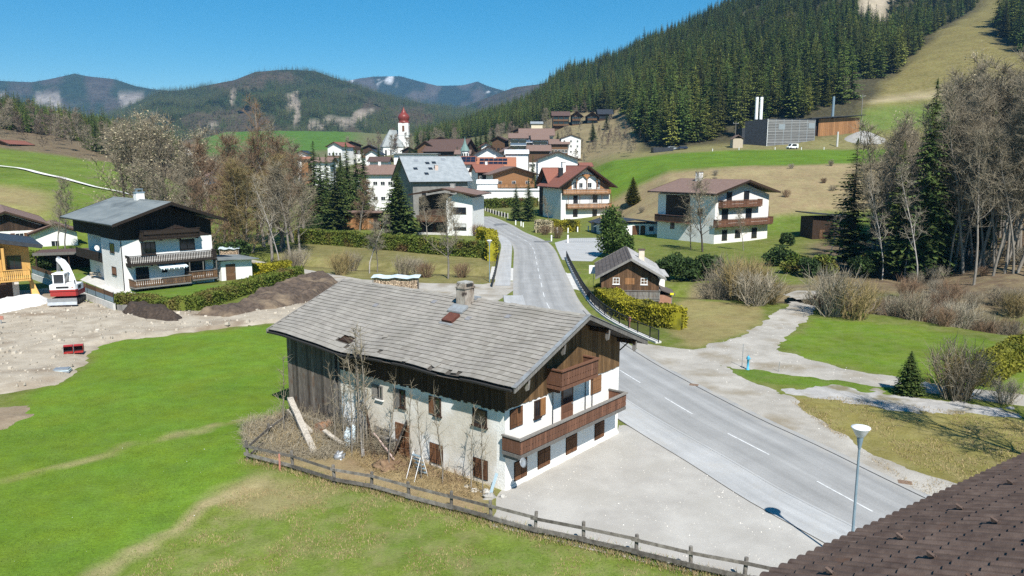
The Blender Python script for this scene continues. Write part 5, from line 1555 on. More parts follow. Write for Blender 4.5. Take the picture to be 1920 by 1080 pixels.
b = MB(); b.box(6.17, 7.1, 3.3, 8.0, -1.2, 2.95); b.build('side_bay', m_plaster_white, ht.root)
# ================================================================== BRIDGE PARTS
br = thing('bridge', 'concrete road bridge over the stream with a dark railing on its right edge', 'bridge', (8.9, 97, 0))
bx = lambda X, Y: (X - 8.9, Y - 97)
RL = resample([(8.75, 121), (8.55, 110), (8.45, 98), (8.45, 88), (8.75, 79), (9.6, 72), (11.2, 66), (12.4, 62.5)], 1.8)
b = MB(); nr_ = normals2(RL)
for i in range(len(RL) - 1):
    p, q, n, n2 = RL[i], RL[i + 1], nr_[i], nr_[i + 1]
    c4 = [p + n * .28, p - n * .28, q - n2 * .28, q + n2 * .28]
    b.hexa([(v.x - 8.9, v.y - 97, -.25) for v in c4] + [(v.x - 8.9, v.y - 97, .16) for v in c4])
b.build('edge_beam', m_concrete, br)
MB().box(bx(-3.0, 0)[0], bx(8.6, 0)[0], 84 - 97, 118 - 97, -.75, -.02).build('deck', m_concrete, br)
def railing(ln, parent, h, m, off, stp=1, bars=9):
    for i, p in enumerate(ln):
        if i % stp == 0: MB().box(p.x - off[0] - .04, p.x - off[0] + .04, p.y - off[1] - .04, p.y - off[1] + .04, .1, h + .03).build('post', m, parent)
    r = MB()
    for i in range(len(ln) - 1):
        p, q = ln[i] - Vector((*off, 0)), ln[i + 1] - Vector((*off, 0))
        for z, rr_ in ((h, .04), (.28, .025)):
            r.tube([p + Vector((0, 0, z)), q + Vector((0, 0, z))], rr_, 5)
    r.build('handrail', m, parent, kind='stuff')
    r = MB()
    for i in range(len(ln) - 1):
        p, q = ln[i] - Vector((*off, 0)), ln[i + 1] - Vector((*off, 0))
        for k in range(1, bars):
            c_ = p.lerp(q, k / bars); r.box(c_.x - .014, c_.x + .014, c_.y - .014, c_.y + .014, .28, h)
    r.build('railing_bars', m, parent, kind='stuff')
railing(RL, br, 1.15, m_metal_dark, (8.9, 97), 1, 12)
RL2 = resample([(-2.45, 92), (-2.25, 104), (-2.2, 118), (-2.25, 134)], 2.0)
rt = thing('bridge_parapet', 'dark panelled parapet on the left edge of the bridge', 'parapet', (-2.3, 100, 0))
for i in range(len(RL2) - 1):
    p, q = RL2[i] - Vector((-2.3, 100, 0)), RL2[i + 1] - Vector((-2.3, 100, 0))
    MB().hexa([(p.x - .03, p.y + .02, -.3), (p.x + .03, p.y + .02, -.3), (q.x + .03, q.y - .02, -.3), (q.x - .03, q.y - .02, -.3), (p.x - .03, p.y + .02, 1.0), (p.x + .03, p.y + .02, 1.0), (q.x + .03, q.y - .02, 1.0), (q.x - .03, q.y - .02, 1.0)]).build('panel', m_metal_dark, rt)
    MB().box(p.x - .06, p.x + .06, p.y - .06, p.y + .018, -.3, 1.1).build('post', m_metal_dark, rt)
# signs
def sign(name, label, px, py, h, w, hh, m, rot=0, at=None, mback=None):
    x, y = at or G(px, py)
    t = thing(name, label, 'sign', (x, y, 0), rot)
    MB().tube([(0, 0, -.2), (0, 0, h)], .03, 6).build('post', m_metal_grey, t)
    MB().box(-w / 2, w / 2, -.05, -.031, h - hh, h).build('panel', m, t)
    return t
sign('notice_sign', 'square white sign board on a post between bridge railing and hut', 1103, 560, 2.6, 1.1, 1.05, m_white_paint, at=(10.1, 93))
sign('yellow_sign', 'small yellow waymarker sign on the stream bank beside the hut', 1259, 577, 1.6, .38, .22, m_yellow)
x, y = G(1180, 616)
b = MB(); b.box(-.05, .05, -.05, .05, 0, 1.1); b.box(-.13, .13, -.052, -.05, .7, 1.1); tag(b.build('red_post', m_redsign, None, (x, y, 0)), 'red marker post between the railing and the yellow hedge', 'post')
# ================================================================== HYDRANT AND POLES
hx, hy = G(1402, 693)
hd = thing('hydrant', 'light blue fire hydrant on the grass strip beside the gravel track', 'hydrant', (hx, hy, 0))
MB().lathe([(.13, -.05), (.13, .06), (.085, .07), (.085, .72), (.10, .73), (.10, .95), (.075, 1.0), (.03, 1.06)], n=14).build('column', m_blue_paint, hd)
for a in (0, 2.1, 4.2):
    b = MB(); b.tube([(math.cos(a) * .06, math.sin(a) * .06, .84), (math.cos(a) * .17, math.sin(a) * .17, .84)], .05, 8); b.build('outlet', m_blue_paint, hd)
MB().tube([(0, 0, 1.04), (0, 0, 1.12)], .03, 6).build('spindle', m_metal_grey, hd)
for px, py, h, lb_ in ((1391, 688, 1.75, 'thin grey pole standing left of the blue hydrant'), (1460, 697, .75, 'short grey stake in the grass right of the blue hydrant')):
    x, y = G(px, py); t = MB(); t.tube([(0, 0, -.1), (.03, 0, h)], .022, 6); tag(t.build('marker_pole', m_metal_grey, None, (x, y, 0)), lb_, 'pole')

# ================================================================== LEFT: THE WHITE AND DARK CHALET
lw = House('chalet', 'white chalet with dark timber gable, brown balconies and grey roof on the left', 'house', -46.18, 88.86, RAD(45.1), 10.97, 17.6, z=0)
lw.body(6.1, 6.15, m_plaster_white, y1=6.8)
lw.body(7.95, 10.0, m_wood_black, zb=6.151, name='upper_storey')
lw.body(6.1, 6.15, m_plaster_white, y0=6.8, x0=1.6, name='rear_wall')
lw.boards('F', 0, 10.97, 6.05, lambda a: 7.9 + (1 - abs(a - 5.48) / 5.48) * 2.05, m_wood_black, .26, .003, .04, random.Random(4))
lw.boards('L', 0, 6.8, 6.05, lambda a: 7.9, m_wood_black, .28, .003, .04, random.Random(5))
lw.boards('L', 6.8, 17.6, 6.16, lambda a: 7.9, m_wood_black, .3, .003, .04, random.Random(6))
lw.slab(.0, 1.6, 6.85, 17.6, 2.8, 2.98, m_wood_black, 'side_balcony_floor')
for k in range(34): MB().box(.0, .035, 6.9 + k * .314, 7.18 + k * .314, 2.99, 4.0).build('side_board', m_wood_black, lw.root)
lw.roof(8.09, 10.45, 1.29, 1.95, m_roof_grey, .2, m_wood_black, ob=.8)
ch_ = lw.chimney(5.6, 8.8, 1.0, 1.0, 9.8, 11.3, m_plaster_white, m_metal_blue)
MB().box(5.2, 6.0, 8.4, 9.2, 11.72, 11.8).build('rain_hood', m_metal_blue, ch_)
for q in (5.25, 5.9): MB().box(q, q + .06, 8.45, 9.15, 11.401, 11.72).build('hood_leg', m_metal_grey, ch_)
lw.chimney(5.9, 10.4, .7, .8, 9.8, 11.0, m_plaster_white, m_metal_dark)
lw.window('F', 2.3, 4.12, 1.7, 1.55, mf=m_frame_dark, bars=2); lw.window('F', 6.9, 4.42, 1.85, 1.3, mf=m_frame_dark, bars=1)
lw.window('F', 3.74, 7.2, .8, 1.2, mf=m_frame_dark, curtain=True, bars=0); lw.window('F', 6.35, 7.2, 1.1, 1.25, mf=m_frame_dark, bars=1)
lw.window('F', 1.5, 1.2, 1.5, 1.5, mf=m_frame_dark); lw.window('F', 7.3, 1.2, 2.6, 1.7, mf=m_frame_dark, bars=2); lw.door('F', 4.4, .75, .9, 2.0, m_frame_white)
lw.window('L', 2.1, 4.45, 1.5, 1.1, mf=m_frame_dark); w2 = lw.window('L', 2.0, 1.75, 1.5, .95, mf=m_frame_dark)
lw.fbox(MB(), 'L', 2.07, 3.43, 1.82, 2.63, .021, .035).build('roller_blind', mat('brown_blind', (.24, .12, .07)), w2)
lw.balcony('F', 2.1, 9.0, 6.15, 1.3, .95, m_wood_black, m_wood_black, bw=.14, gap=.05, flowers=True)
lw.balcony('F', .45, 10.9, 3.2, 1.4, 1.0, m_wood_black, m_wood_black, bw=.14, gap=.06)
lw.balcony('F', .65, 7.3, .55, 1.9, .85, m_wood_brown, m_wood_grey, bw=.2, gap=.04, bracket=False)
lw.balcony('F', 7.4, 10.9, .72, 1.3, 1.0, m_wood_brown, m_wood_grey, bw=.2, gap=.03, bracket=False)
for q in (7.4, 9.1, 10.8): lw.fbox(MB(), 'F', q, q + .09, 1.85, 3.03, 1.2, 1.3).build('post', m_wood_grey, lw.root)
aw = MB(); aw.prism([(-.15, 3.02), (-1.75, 2.55), (-1.75, 2.5), (-.15, 2.97)], 'x', 3.8, 7.1); awo = aw.build('awning', m_awning, lw.root)
for k in range(11): lw.fbox(MB(), 'F', 3.8 + k * .3, 3.95 + k * .3, 2.35, 2.5, 1.74, 1.76).build('valance', m_canvas if k % 2 else m_metal_blue, awo)
b = MB(); b.tube([(.06, -.08, .1), (.06, -.08, 6.0)], .05, 6); b.build('drainpipe', m_metal_dark, lw.root)
for (f_, a, z, o) in (('F', .55, 3.6, .35), ('L', 7.3, 4.6, .4)):
    b = MB(); b.lathe([(0, 0), (.2, .03), (.36, .11), (.37, .12), (.2, .05), (0, .02)], n=16); o_ = b.build('satellite_dish', m_white_paint, lw.root); o_.location = lw.pt(f_, a, z, o); o_.rotation_euler = (RAD(72), 0, RAD(20))
# shed with the white end wall on its right
ls = House('shed', 'low shed with white end wall joined to the right side of the left chalet', 'shed', -37.6, 97.0, RAD(45), 4.2, 5.0, z=0)
ls.body(2.5, 2.55, m_plaster_white); MB().prism([(-.7, 2.95), (4.9, 2.62), (4.9, 2.5), (-.7, 2.8)], 'y', -.8, 5.4).build('roof', m_roof_grey, ls.root); ls.door('F', .6, 0, 1.3, 2.1, m_wood_brown, glass=False)
# carport
cp = thing('carport', 'flat brown carport with dark posts left of the white chalet', 'carport', (*G(150, 505), 0), RAD(20))
MB().box(-5.2, 3.8, -2.2, 3.0, 2.55, 2.75).build('roof', m_roof_darkbrown, cp)
MB().box(-5.25, 3.85, -2.26, -2.2, 2.4, 2.8).build('fascia', m_wood_grey, cp)
for q in (-5.0, -1.0, 3.5):
    for yy in (-2.0, 2.7): MB().box(q, q + .14, yy, yy + .14, -.1, 2.548).build('post', m_frame_dark, cp)
MB().box(-5.0, 3.6, 2.85, 2.95, 0, 2.5).build('back_wall', m_wood_dark, cp)
pt_ = thing('picnic_table', 'small wooden picnic table on the paved terrace beside the white chalet', 'table', (*G(182, 521), 0), RAD(30))
MB().box(-.8, .8, -.4, .4, .7, .76).build('tabletop', m_wood_pale, pt_)
for yy in (-.75, .6): MB().box(-.8, .8, yy, yy + .22, .42, .47).build('bench_board', m_wood_pale, pt_)
for q in (-.6, .5):
    MB().box(q, q + .09, -.7, .75, .34, .418).build('cross_beam', m_wood_pale, pt_)
    for yy in (-.35, .25): MB().box(q + .01, q + .08, yy, yy + .09, 0, .698).build('leg', m_wood_pale, pt_)
tp = MB(); tp.face([(*G(*p), .03) for p in [(172, 512), (192, 510), (238, 545), (262, 552), (225, 555), (150, 525)]]); tp.build('terrace', m_concrete, kind='structure')
# firewood by the shed and by the lane
def woodpile(label, x, y, rot, L, h, d, m_top, seed):
    t = thing('woodpile', label, 'woodpile', (x, y, 0), rot); r = random.Random(seed)
    MB().box(0, L, .15, d - .02, 0, h * .97).build('stack_core', m_wood_brown, t)
    b = MB(); z = .08
    while z < h:
        q = .07
        while q < L - .05:
            s_ = r.uniform(.06, .10); n = r.choice((3, 4, 5, 6)); a0 = r.uniform(0, 6)
            b.prism([(q + math.cos(a0 + 6.283 * k / n) * s_, z + math.sin(a0 + 6.283 * k / n) * s_) for k in range(n)], 'y', -r.uniform(0, .08), .16); q += s_ * 1.95
        z += .16
    z = .08
    b.build('log_ends', m_log, t, kind='stuff')
    b = MB(); n = 8
    for k in range(n):
        x0, x1 = -.25 + (L + .5) * k / n, -.25 + (L + .5) * (k + 1) / n; z0, z1 = h + .06 + .09 * math.sin(k * 1.9), h + .06 + .09 * math.sin((k + 1) * 1.9)
        b.hexa([(x0, -.3, z0 - .02), (x1, -.3, z1 - .02), (x1, d + .2, z1 + .14), (x0, d + .2, z0 + .14), (x0, -.3, z0 + .02), (x1, -.3, z1 + .02), (x1, d + .2, z1 + .18), (x0, d + .2, z0 + .18)])
    b.build('cover_sheet', m_top, t)
    for q in (-.12, L + .03): MB().box(q, q + .1, -.12, 0.02, 0, h).build('end_stake', m_wood_grey, t)
woodpile('long firewood stack under a pale wavy sheet behind the farmhouse roof', *G(701, 549), RAD(-3), 5.2, 1.75, 1.0, m_tarp_blue, 3)
woodpile('short firewood stack under a pale sheet beside the chalet shed', *G(414, 492), RAD(14), 2.6, 2.0, 1.2, m_tarp_blue, 4)
# ================================================================== LEFT: OTHER HOUSES
x, y = G(64, 566)
yh = House('timber_house', 'new honey coloured timber house with balcony at the left picture edge', 'house', x - 11.4 * math.cos(RAD(37)), y - 11.4 * math.sin(RAD(37)), RAD(37), 11.4, 8, z=0)
yh.body(6.0, 7.4, m_wood_honey, zb=3.0); yh.slab(0, 10.2, .6, 7.9, -.3, 2.99, m_concrete, 'ground_floor')
yh.roof(6.35, 7.75, 1.1, 1.6, m_roof_black, .28, m_roof_black)
yh.balcony('F', .5, 11.2, 2.75, 1.5, 1.05, m_wood_honey, m_wood_honey, bw=.12, gap=.06)
MB().hexa([(11.2, -1.4, 0), (12.2, -1.4, 0), (12.2, .5, 0), (11.2, .5, 0), (11.2, -.1, 2.7), (11.4, -.1, 2.7), (11.4, .5, 2.7), (11.2, .5, 2.7)]).build('wing_wall', m_wood_honey, yh.root)
for q in (6.6, 8.8): yh.fbox(MB(), 'F', q, q + .25, 2.99, 6.2, .01, 1.4).build('fin', m_wood_honey, yh.root)
yh.window('F', 9.3, 3.2, 1.3, 2.0, mf=m_frame_dark); yh.window('F', 7.2, 3.1, 1.2, 2.1, mf=m_frame_dark); MB().box(7.0, 9.6, .57, .6, .2, 2.3).build('garage_opening', m_frame_dark, yh.root)
bl_ = House('house', 'white house with long brown tiled roof behind the timber house, far left', 'house', -84.5, 118, RAD(35), 9.5, 22, z=0)
bl_.body(5.2, 7.2, m_plaster_white); bl_.roof(5.3, 7.6, 1.1, 1.2, m_roof_brown); bl_.boards('F', 0, 9.5, 4.4, lambda a: 5.1 + (1 - abs(a - 4.75) / 4.75) * 2.0, m_wood_dark, .3, .003, .04, random.Random(3))
bl_.window('F', 1.2, 2.8, 1.2, 1.2, 'shut'); bl_.window('F', 5.8, 2.8, 1.2, 1.2, 'shut')
for k in range(5): bl_.window('L', 2 + k * 4, 2.8, 1.2, 1.2, 'shut')
bl2 = House('house', 'small white outbuilding with brown roof right of the long brown roofed house', 'house', -76.5, 121, RAD(35), 6, 8, z=0)
bl2.body(3.9, 5.2, m_plaster_white); bl2.roof(4.0, 5.5, .8, .8, m_roof_brown); bl2.window('F', 2.2, 1.6, 1.2, 1.1)
# ================================================================== BUILDING SITE
def mound(name, label, pix, h, m, seed, cat='soil heap', res=.3, sharp=1.0, rough=.5):
    poly = [G(*p) for p in pix]
    cx = sum(p[0] for p in poly) / len(poly); cy = sum(p[1] for p in poly) / len(poly)
    def ex(X, Y, sd):
        return h * np.clip(-sd / (h * 1.25 * sharp), 0, 1) ** .8 * (1 - rough * .6 + rough * 1.2 * fbm(X, Y, 1.5, seed, 5)) + .34 * rough * (fbm(X, Y, .8, seed + 3, 4) - .42)
    o = patch(name, poly, res, m, rise=.3, slope=.3, edge=.7, extra=ex, kind='thing')
    tag(o, label, cat); return o
mound('soil_heap', 'dark brown heap of topsoil on the building site before the hedge', [(222, 592), (232, 580), (262, 578), (320, 588), (345, 600), (335, 607), (270, 604)], .8, m_soil, 4, res=.13, rough=.8)
mound('earth_bank', 'long bank of dug brown earth between hedge and farmhouse roof', [(350, 596), (430, 580), (470, 560), (530, 535), (580, 521), (618, 520), (640, 535), (600, 560), (520, 585), (430, 598)], .55, m_soil_brown, 9, 'earth bank', res=.17, sharp=1.5, rough=1.3)
mound('fleece_heap', 'white sheet covered heap before the timber house', [(-60, 590), (0, 575), (60, 566), (92, 563), (95, 573), (40, 586), (0, 596), (-60, 604)], .8, m_fleece, 14, 'covered heap', res=.3)
rng = np.random.default_rng(4); pts_ = []
poly_s = SITE
while len(pts_) < 3500:
    q = rng.uniform((-75, 46), (-18, 82), (400, 2)); d = sdist(poly_s, q[:, 0], q[:, 1]); pts_ += list(q[d < -.6])
b = MB(); r_ = random.Random(2)
for x, y in pts_[:3500]:
    s_ = .035 * r_.paretovariate(2.0); s_ = min(s_, .2); z = .05 + .42 * float(fbm(np.array([x]), np.array([y]), 3.2, 12, 5)[0])
    a = [r_.uniform(.7, 1.2) for _ in range(8)]
    b.hexa([(x - s_ * a[0], y - s_ * a[1], z - .1), (x + s_ * a[2], y - s_, z - .1), (x + s_, y + s_ * a[3], z - .1), (x - s_ * a[4], y + s_, z - .1), (x - s_ * .7, y - s_ * .6, z + s_ * a[5]), (x + s_ * .6, y - s_ * .7, z + s_ * a[6] * .8), (x + s_ * .6, y + s_ * .5, z + s_ * a[7]), (x - s_ * .5, y + s_ * .6, z + s_ * .7)])
b.build('rubble', mat('site_stones', (.30, .262, .21), (.44, .395, .33), 2, vary=.3, island=True), kind='stuff')
# retaining wall with mesh fence
gw = thing('garden_wall', 'concrete retaining wall with dark metal fence between excavator and chalet lawn', 'wall', (*G(215, 582), 0))
p0, p1 = Vector((*G(215, 582), 0)), Vector((*G(62, 523), 0)); dv = (p1 - p0); Lw = dv.length; dv.normalize(); nv = Vector((dv.y, -dv.x, 0))
def gwbox(a0, a1, z0, z1, t0, t1, m, nm): 
    c4 = [dv * a0 + nv * t0, dv * a1 + nv * t0, dv * a1 + nv * t1, dv * a0 + nv * t1]
    MB().hexa([(v.x, v.y, z0) for v in c4] + [(v.x, v.y, z1) for v in c4]).build(nm, m, gw)
gwbox(0, Lw, -.2, .75, -.12, .12, m_concrete, 'wall')
nseg = 11
for k in range(nseg + 1): gwbox(Lw * k / nseg - .04, Lw * k / nseg + .04, .751, 1.95, -.03, .03, m_metal_dark, 'fence_post')
for k in range(nseg):
    gwbox(Lw * k / nseg + .045, Lw * (k + 1) / nseg - .045, .85, 1.35, -.015, .015, m_metal_blue, 'fence_panel')
    gwbox(Lw * k / nseg + .045, Lw * (k + 1) / nseg - .045, 1.37, 1.85, -.012, .012, m_wood_brown, 'fence_board')
for k, (px, py, w_, h_, lb_) in enumerate(((233, 586, 1.5, .8, 'grey weathered plank panel at the end of the concrete wall'), (255, 583, 1.3, .55, 'low grey concrete slab behind the topsoil heap'))):
    t = thing('low_panel', lb_, 'panel', (*G(px, py), 0), RAD(-6)); n = 5
    for q in range(n): MB().box(-w_ / 2 + w_ * q / n, -w_ / 2 + w_ * (q + 1) / n - .02, 0, .06, -.05, h_).build('board', m_wood_grey, t)
t = thing('pallet', 'pale wooden pallet standing on edge at the hedge foot', 'pallet', (*G(286, 585), .0), RAD(-8))
for q in range(5): MB().box(-.55 + q * .24, -.42 + q * .24, 0, .03, 0, .8).build('slat', m_wood_pale, t)
for z in (.05, .36, .68): MB().box(-.55, .54, .031, .12, z, z + .1).build('bearer', m_wood_pale, t)
# excavator
ex_ = thing('excavator', 'white and red tracked excavator parked on the building site', 'excavator', (*G(131, 573), .38), RAD(12))
ex_.scale = (1.22, 1.22, 1.22)
def XB(nm, m, *boxes, parent=None):
    b = MB()
    for q in boxes: b.box(*q)
    return b.build(nm, m, parent or ex_)
for sx in (-1, 1):
    b = MB(); b.prism([(-1.05, .18), (-.9, .0), (.9, 0), (1.05, .18), (1.05, .38), (.9, .52), (-.9, .52), (-1.05, .38)], 'x', sx * .85 - .2, sx * .85 + .2); tr = b.build('track', m_black, ex_)
    for k in range(4):
        b = MB(); b.tube([(sx * .85 + sx * .21, -.75 + k * .5, .26), (sx * .85 + sx * .23, -.75 + k * .5, .26)], .17, 10); b.build('track_wheel', m_metal_dark, tr)
XB('undercarriage', m_metal_dark, (-.65, .65, -.6, .6, .2, .6))
b = MB(); b.tube([(0, 0, .6), (0, 0, .74)], .5, 16); b.build('slew_ring', m_metal_dark, ex_)
b = MB(); b.prism([(-1.0, -1.3), (1.0, -1.3), (1.06, -1.05), (1.06, .9), (-1.06, .9), (-1.06, -1.05)], 'z', .75, 1.18); b.build('lower_body', m_red_paint, ex_)
b = MB(); b.prism([(-1.0, -1.34), (1.0, -1.34), (1.08, -1.05), (1.08, .45), (-.1, .45), (-.1, -.35), (-1.08, -.35), (-1.08, -1.05)], 'z', 1.181, 1.72); b.build('engine_cover', m_white_paint, ex_)
b = MB(); b.prism([(-1.01, -1.36), (1.01, -1.36), (1.09, -1.06), (1.09, -.9), (-1.09, -.9), (-1.09, -1.06)], 'z', 1.182, 1.32); b.build('red_stripe', m_red_paint, ex_)
cab = XB('cab', m_white_paint, (-1.06, -.12, -.33, .9, 1.181, 1.4), (-1.06, -.98, -.33, -.25, 1.4, 2.5), (-.2, -.12, -.33, -.25, 1.4, 2.5), (-1.06, -.98, .82, .9, 1.4, 2.5), (-.2, -.12, .82, .9, 1.4, 2.5), (-1.09, -.09, -.38, .95, 2.501, 2.6))
XB('cab_glass', m_glass, (-.97, -.21, -.31, -.28, 1.41, 2.49), (-1.045, -1.02, -.24, .81, 1.41, 2.49), (-.16, -.14, -.24, .81, 1.41, 2.49), (-.97, -.21, .84, .87, 1.41, 2.49), parent=cab)
b = MB(); b.prism([(.55, 1.0), (1.05, 1.0), (1.45, 1.75), (1.95, 2.5), (2.5, 3.05), (3.15, 3.4), (3.1, 3.65), (2.4, 3.5), (1.75, 3.05), (1.2, 2.3), (.8, 1.6)], 'x', .07, .47); bo = b.build('boom', m_white_paint, ex_)
b = MB(); b.tube([(.27, .8, 1.5), (.27, 1.75, 2.35)], .07, 8); b.build('boom_cylinder', m_metal_grey, bo)
b = MB(); b.hexa([(.16, 2.8, 3.6), (.38, 2.8, 3.6), (.38, 3.15, 3.75), (.16, 3.15, 3.75), (.17, 3.35, 1.6), (.37, 3.35, 1.6), (.37, 3.55, 1.6), (.17, 3.55, 1.6)]); stick = b.build('stick', m_metal_grey, ex_)
b = MB(); b.prism([(3.0, 1.7), (3.6, 1.65), (3.7, 1.2), (3.45, .8), (3.05, .72), (2.9, 1.0), (3.2, 1.15)], 'x', -.1, .64); bkt = b.build('bucket', m_metal_dark, ex_)
for o_ in (bo, stick, bkt):
    R_ = Matrix.Rotation(RAD(46), 3, 'Z'); p_ = Vector((.27, .8, 0)); o_.rotation_euler = (0, 0, RAD(46)); o_.location = p_ - R_ @ p_
b = MB(); b.prism([(-1.75, .05), (-1.62, .0), (-1.55, .3), (-1.62, .62), (-1.7, .6), (-1.66, .3)], 'x', -1.15, 1.15); b.build('blade', m_metal_grey, ex_)
for sx in (-.6, .5): XB('blade_arm', m_red_paint, (sx, sx + .12, -1.6, -.5, .28, .42))
XB('side_grille', m_metal_dark, (1.081, 1.095, -.9, -.2, 1.3, 1.6)); XB('exhaust', m_metal_dark, (.75, .83, -.7, -.62, 1.721, 2.05))
XB('grab_rail', m_metal_dark, (.2, 1.0, -1.2, -1.17, 1.95, 1.98), (.2, .23, -1.2, -1.17, 1.721, 1.95), (.97, 1.0, -1.2, -1.17, 1.721, 1.95))
XB('rear_vent', m_metal_dark, (-.5, .5, -1.352, -1.342, 1.42, 1.6)); XB('tail_light', m_redsign, (.7, .85, -1.35, -1.342, 1.45, 1.55))
XB('mirror', m_metal_dark, (-1.28, -1.12, .85, .9, 1.95, 2.25))
# loose buckets and sheet
t = thing('digger_bucket', 'red pair of digger buckets standing on the gravel', 'bucket', (*G(138, 668), .25), RAD(22))
t.scale = (.85, .85, .85)
for sx in (-.42, .42):
    b = MB(); w_ = .37
    b.prism([(0, 0), (.7, 0), (.82, .3), (.7, .62), (.45, .75), (.1, .7), (.12, .62), (.42, .66), (.62, .56), (.72, .3), (.62, .08), (0, .06)], 'x', sx - w_, sx + w_); bk = b.build('bucket_shell', m_red_paint, t)
    for q in (sx - w_ - .02, sx + w_): MB().prism([(0.05, 0.0), (.7, 0.0), (.82, .3), (.7, .62), (.45, .75), (.1, .7)], 'x', q, q + .02).build('side_plate', m_red_paint if q > sx else m_metal_grey, bk)
    MB().box(sx - w_ + .02, sx + w_ - .02, .5, .6, .1, .55).build('bucket_inside', m_black, bk)
t = thing('sheet_stack', 'low stack of pale grey sheets lying on the gravel near the lawn', 'sheet stack', (*G(116, 700), .1), RAD(14))
for k in range(3): MB().box(-.6 + .06 * k, .6 - .05 * k, -.38 + .05 * k, .4, .02 + .09 * k, .09 + .09 * k).build('sheet', (m_metal_grey, m_tarp_blue, m_metal_grey)[k], t)
t = thing('road_barrier', 'orange red barrier stand at the left picture edge', 'barrier', (*G(3, 612), .1), 0)
MB().box(-.25, .25, -.03, .03, .55, .9).build('barrier_board', m_redsign, t); MB().box(-.25, .25, -.2, .2, 0, .08).build('foot', m_redsign, t); MB().box(-.04, .04, -.03, .03, .081, .549).build('upright', m_metal_grey, t)
# ================================================================== MIDDLE GROUND HOUSES
rw = House('house', 'large white house with brown roof and red-brown balconies below the dry bank', 'house', 38.19, 142.86, RAD(34.8), 15.93, 14.79, z=0)
rw.body(9.0, 11.3, m_plaster_white); rw.roof(9.55, 11.95, 1.5, 1.5, m_roof_brown, .25)
rw.chimney(6.8, 10.2, 1.1, 1.0, 10.6, 13.3, m_plaster_white, m_metal_dark)
for a, z, w_, h_ in ((3.1, 7.1, 1.5, 2.6), (8.1, 7.1, 1.6, 2.7), (1.9, 3.6, 1.8, 2.9), (8.9, 3.6, 1.8, 2.8), (2.2, .6, 1.5, 1.9), (6.0, .9, 1.6, 1.5), (11.0, .6, 1.6, 1.9)): rw.window('F', a, z, w_, h_, mf=m_frame_dark)
rw.balcony('F', .8, 12.4, 7.0, 1.2, 1.15, m_wood_red, m_wood_red, bw=.22, gap=.03)
rw.balcony('F', -.4, 15.9, 3.4, 1.3, 1.2, m_wood_red, m_wood_red, bw=.25, gap=.03)
rw.balcony('L', 6.0, 14.6, 3.7, 1.1, 1.2, m_wood_dark, m_wood_red, bw=.25, gap=.03, deep=False)
rw.slab(-.02, .3, 6.2, 12.6, 4.9, 8.9, m_wood_dark, 'loggia'); rw.window('L', 10.1, 2.2, 1.1, 1.3, mf=m_frame_dark); rw.window('L', 3.0, 5.2, 1.3, 1.4, mf=m_frame_dark)
b = MB(); b.box(15.94, 16.6, .3, .5, 2.9, 6.6); b.build('balcony_screen', m_wood_brown, rw.root)
gg = House('garage', 'low white garage with dark metal roof left of the large white house', 'garage', *G(1135, 442), RAD(12), 12.5, 6, z=0)
gg.body(2.3, 2.4, m_plaster_white); MB().prism([(-.8, 2.45), (6.2, 3.35), (13.2, 2.45), (13.2, 2.3), (6.2, 3.2), (-.8, 2.3)], 'y', -.9, 6.6).build('roof', m_roof_black, gg.root)
gg.door('F', 7.8, 0, 1.1, 2.0, m_wood_brown, glass=False); gg.window('F', 9.8, .9, 1.0, .9, mf=m_frame_dark); gg.closed('F', 6.0, .1, 1.5, 1.9)
gg2 = House('garden_shed', 'small dark roofed garden shed behind the round green bush', 'shed', *G(1113, 436), RAD(5), 3.6, 3, z=0)
gg2.body(2.0, 2.4, m_metal_blue); gg2.roof(2.2, 2.9, .5, .6, m_roof_black, .12)
ch = House('chalet', 'tall white chalet with red-brown roof, arched attic loggia and wooden balconies', 'house', 13.22, 205.76, RAD(17.9), 14.43, 14.0, z=0)
ch.body(8.2, 13.6, m_plaster_white); ch.roof(8.75, 14.5, 1.4, 1.9, m_roof_red, .25)
ch.boards('F', .1, 3.1, 8.2, lambda a: 8.3 + a * .74, m_wood_orange, .4, .003, .06, random.Random(1)); ch.boards('F', 11.4, 14.3, 8.2, lambda a: 8.3 + (14.43 - a) * .74, m_wood_orange, .4, .003, .06, random.Random(2))
for a, z, w_, h_ in ((3.6, 4.5, 1.25, 2.0), (9.3, 4.6, 1.45, 1.95), (3.55, .8, 1.35, 1.9), (9.3, .75, 1.35, 1.85), (3.5, 8.3, .85, 1.8), (5.2, 8.5, 1.1, 1.4), (7.75, 8.5, 1.2, 1.45), (10.5, 8.5, .85, 1.6)): ch.window('F', a, z, w_, h_, 'plain', m_frame_white if z > 8 else m_frame_dark)
ch.balcony('F', .2, 14.2, 6.95, 1.3, 1.25, m_wood_orange, m_wood_brown, bw=.3, gap=.03, posts={})
ch.balcony('F', 1.4, 14.4, 3.1, 1.4, 1.2, m_wood_orange, m_wood_brown, bw=.3, gap=.04)
for q in (1.5, 4.9, 8.2, 11.4, 14.2): ch.fbox(MB(), 'F', q, q + .14, 4.38, 6.78, 1.25, 1.38).build('post', m_wood_brown, ch.root)
for c_, r_ in ((5.9, 1.5), (8.9, 1.5), (3.9, .75), (11.0, .75)):
    pl = [(c_ + math.cos(t * math.pi / 8) * r_, 10.3 + math.sin(t * math.pi / 8) * r_ * 1.05) for t in range(9)] + [(c_ - r_ - .14, 10.3), (c_ - r_ - .1, 10.3)] + [(c_ + math.cos(t * math.pi / 8) * (r_ + .16), 10.3 + math.sin(t * math.pi / 8) * (r_ * 1.05 + .16)) for t in range(8, -1, -1)]
    MB().prism(pl, 'y', -.5, -.35).build('arch', m_wood_orange, ch.root)
for q in (4.35, 7.4, 10.35): MB().box(q - .08, q + .08, -.5, -.36, 8.2, 10.4).build('post', m_wood_orange, ch.root)
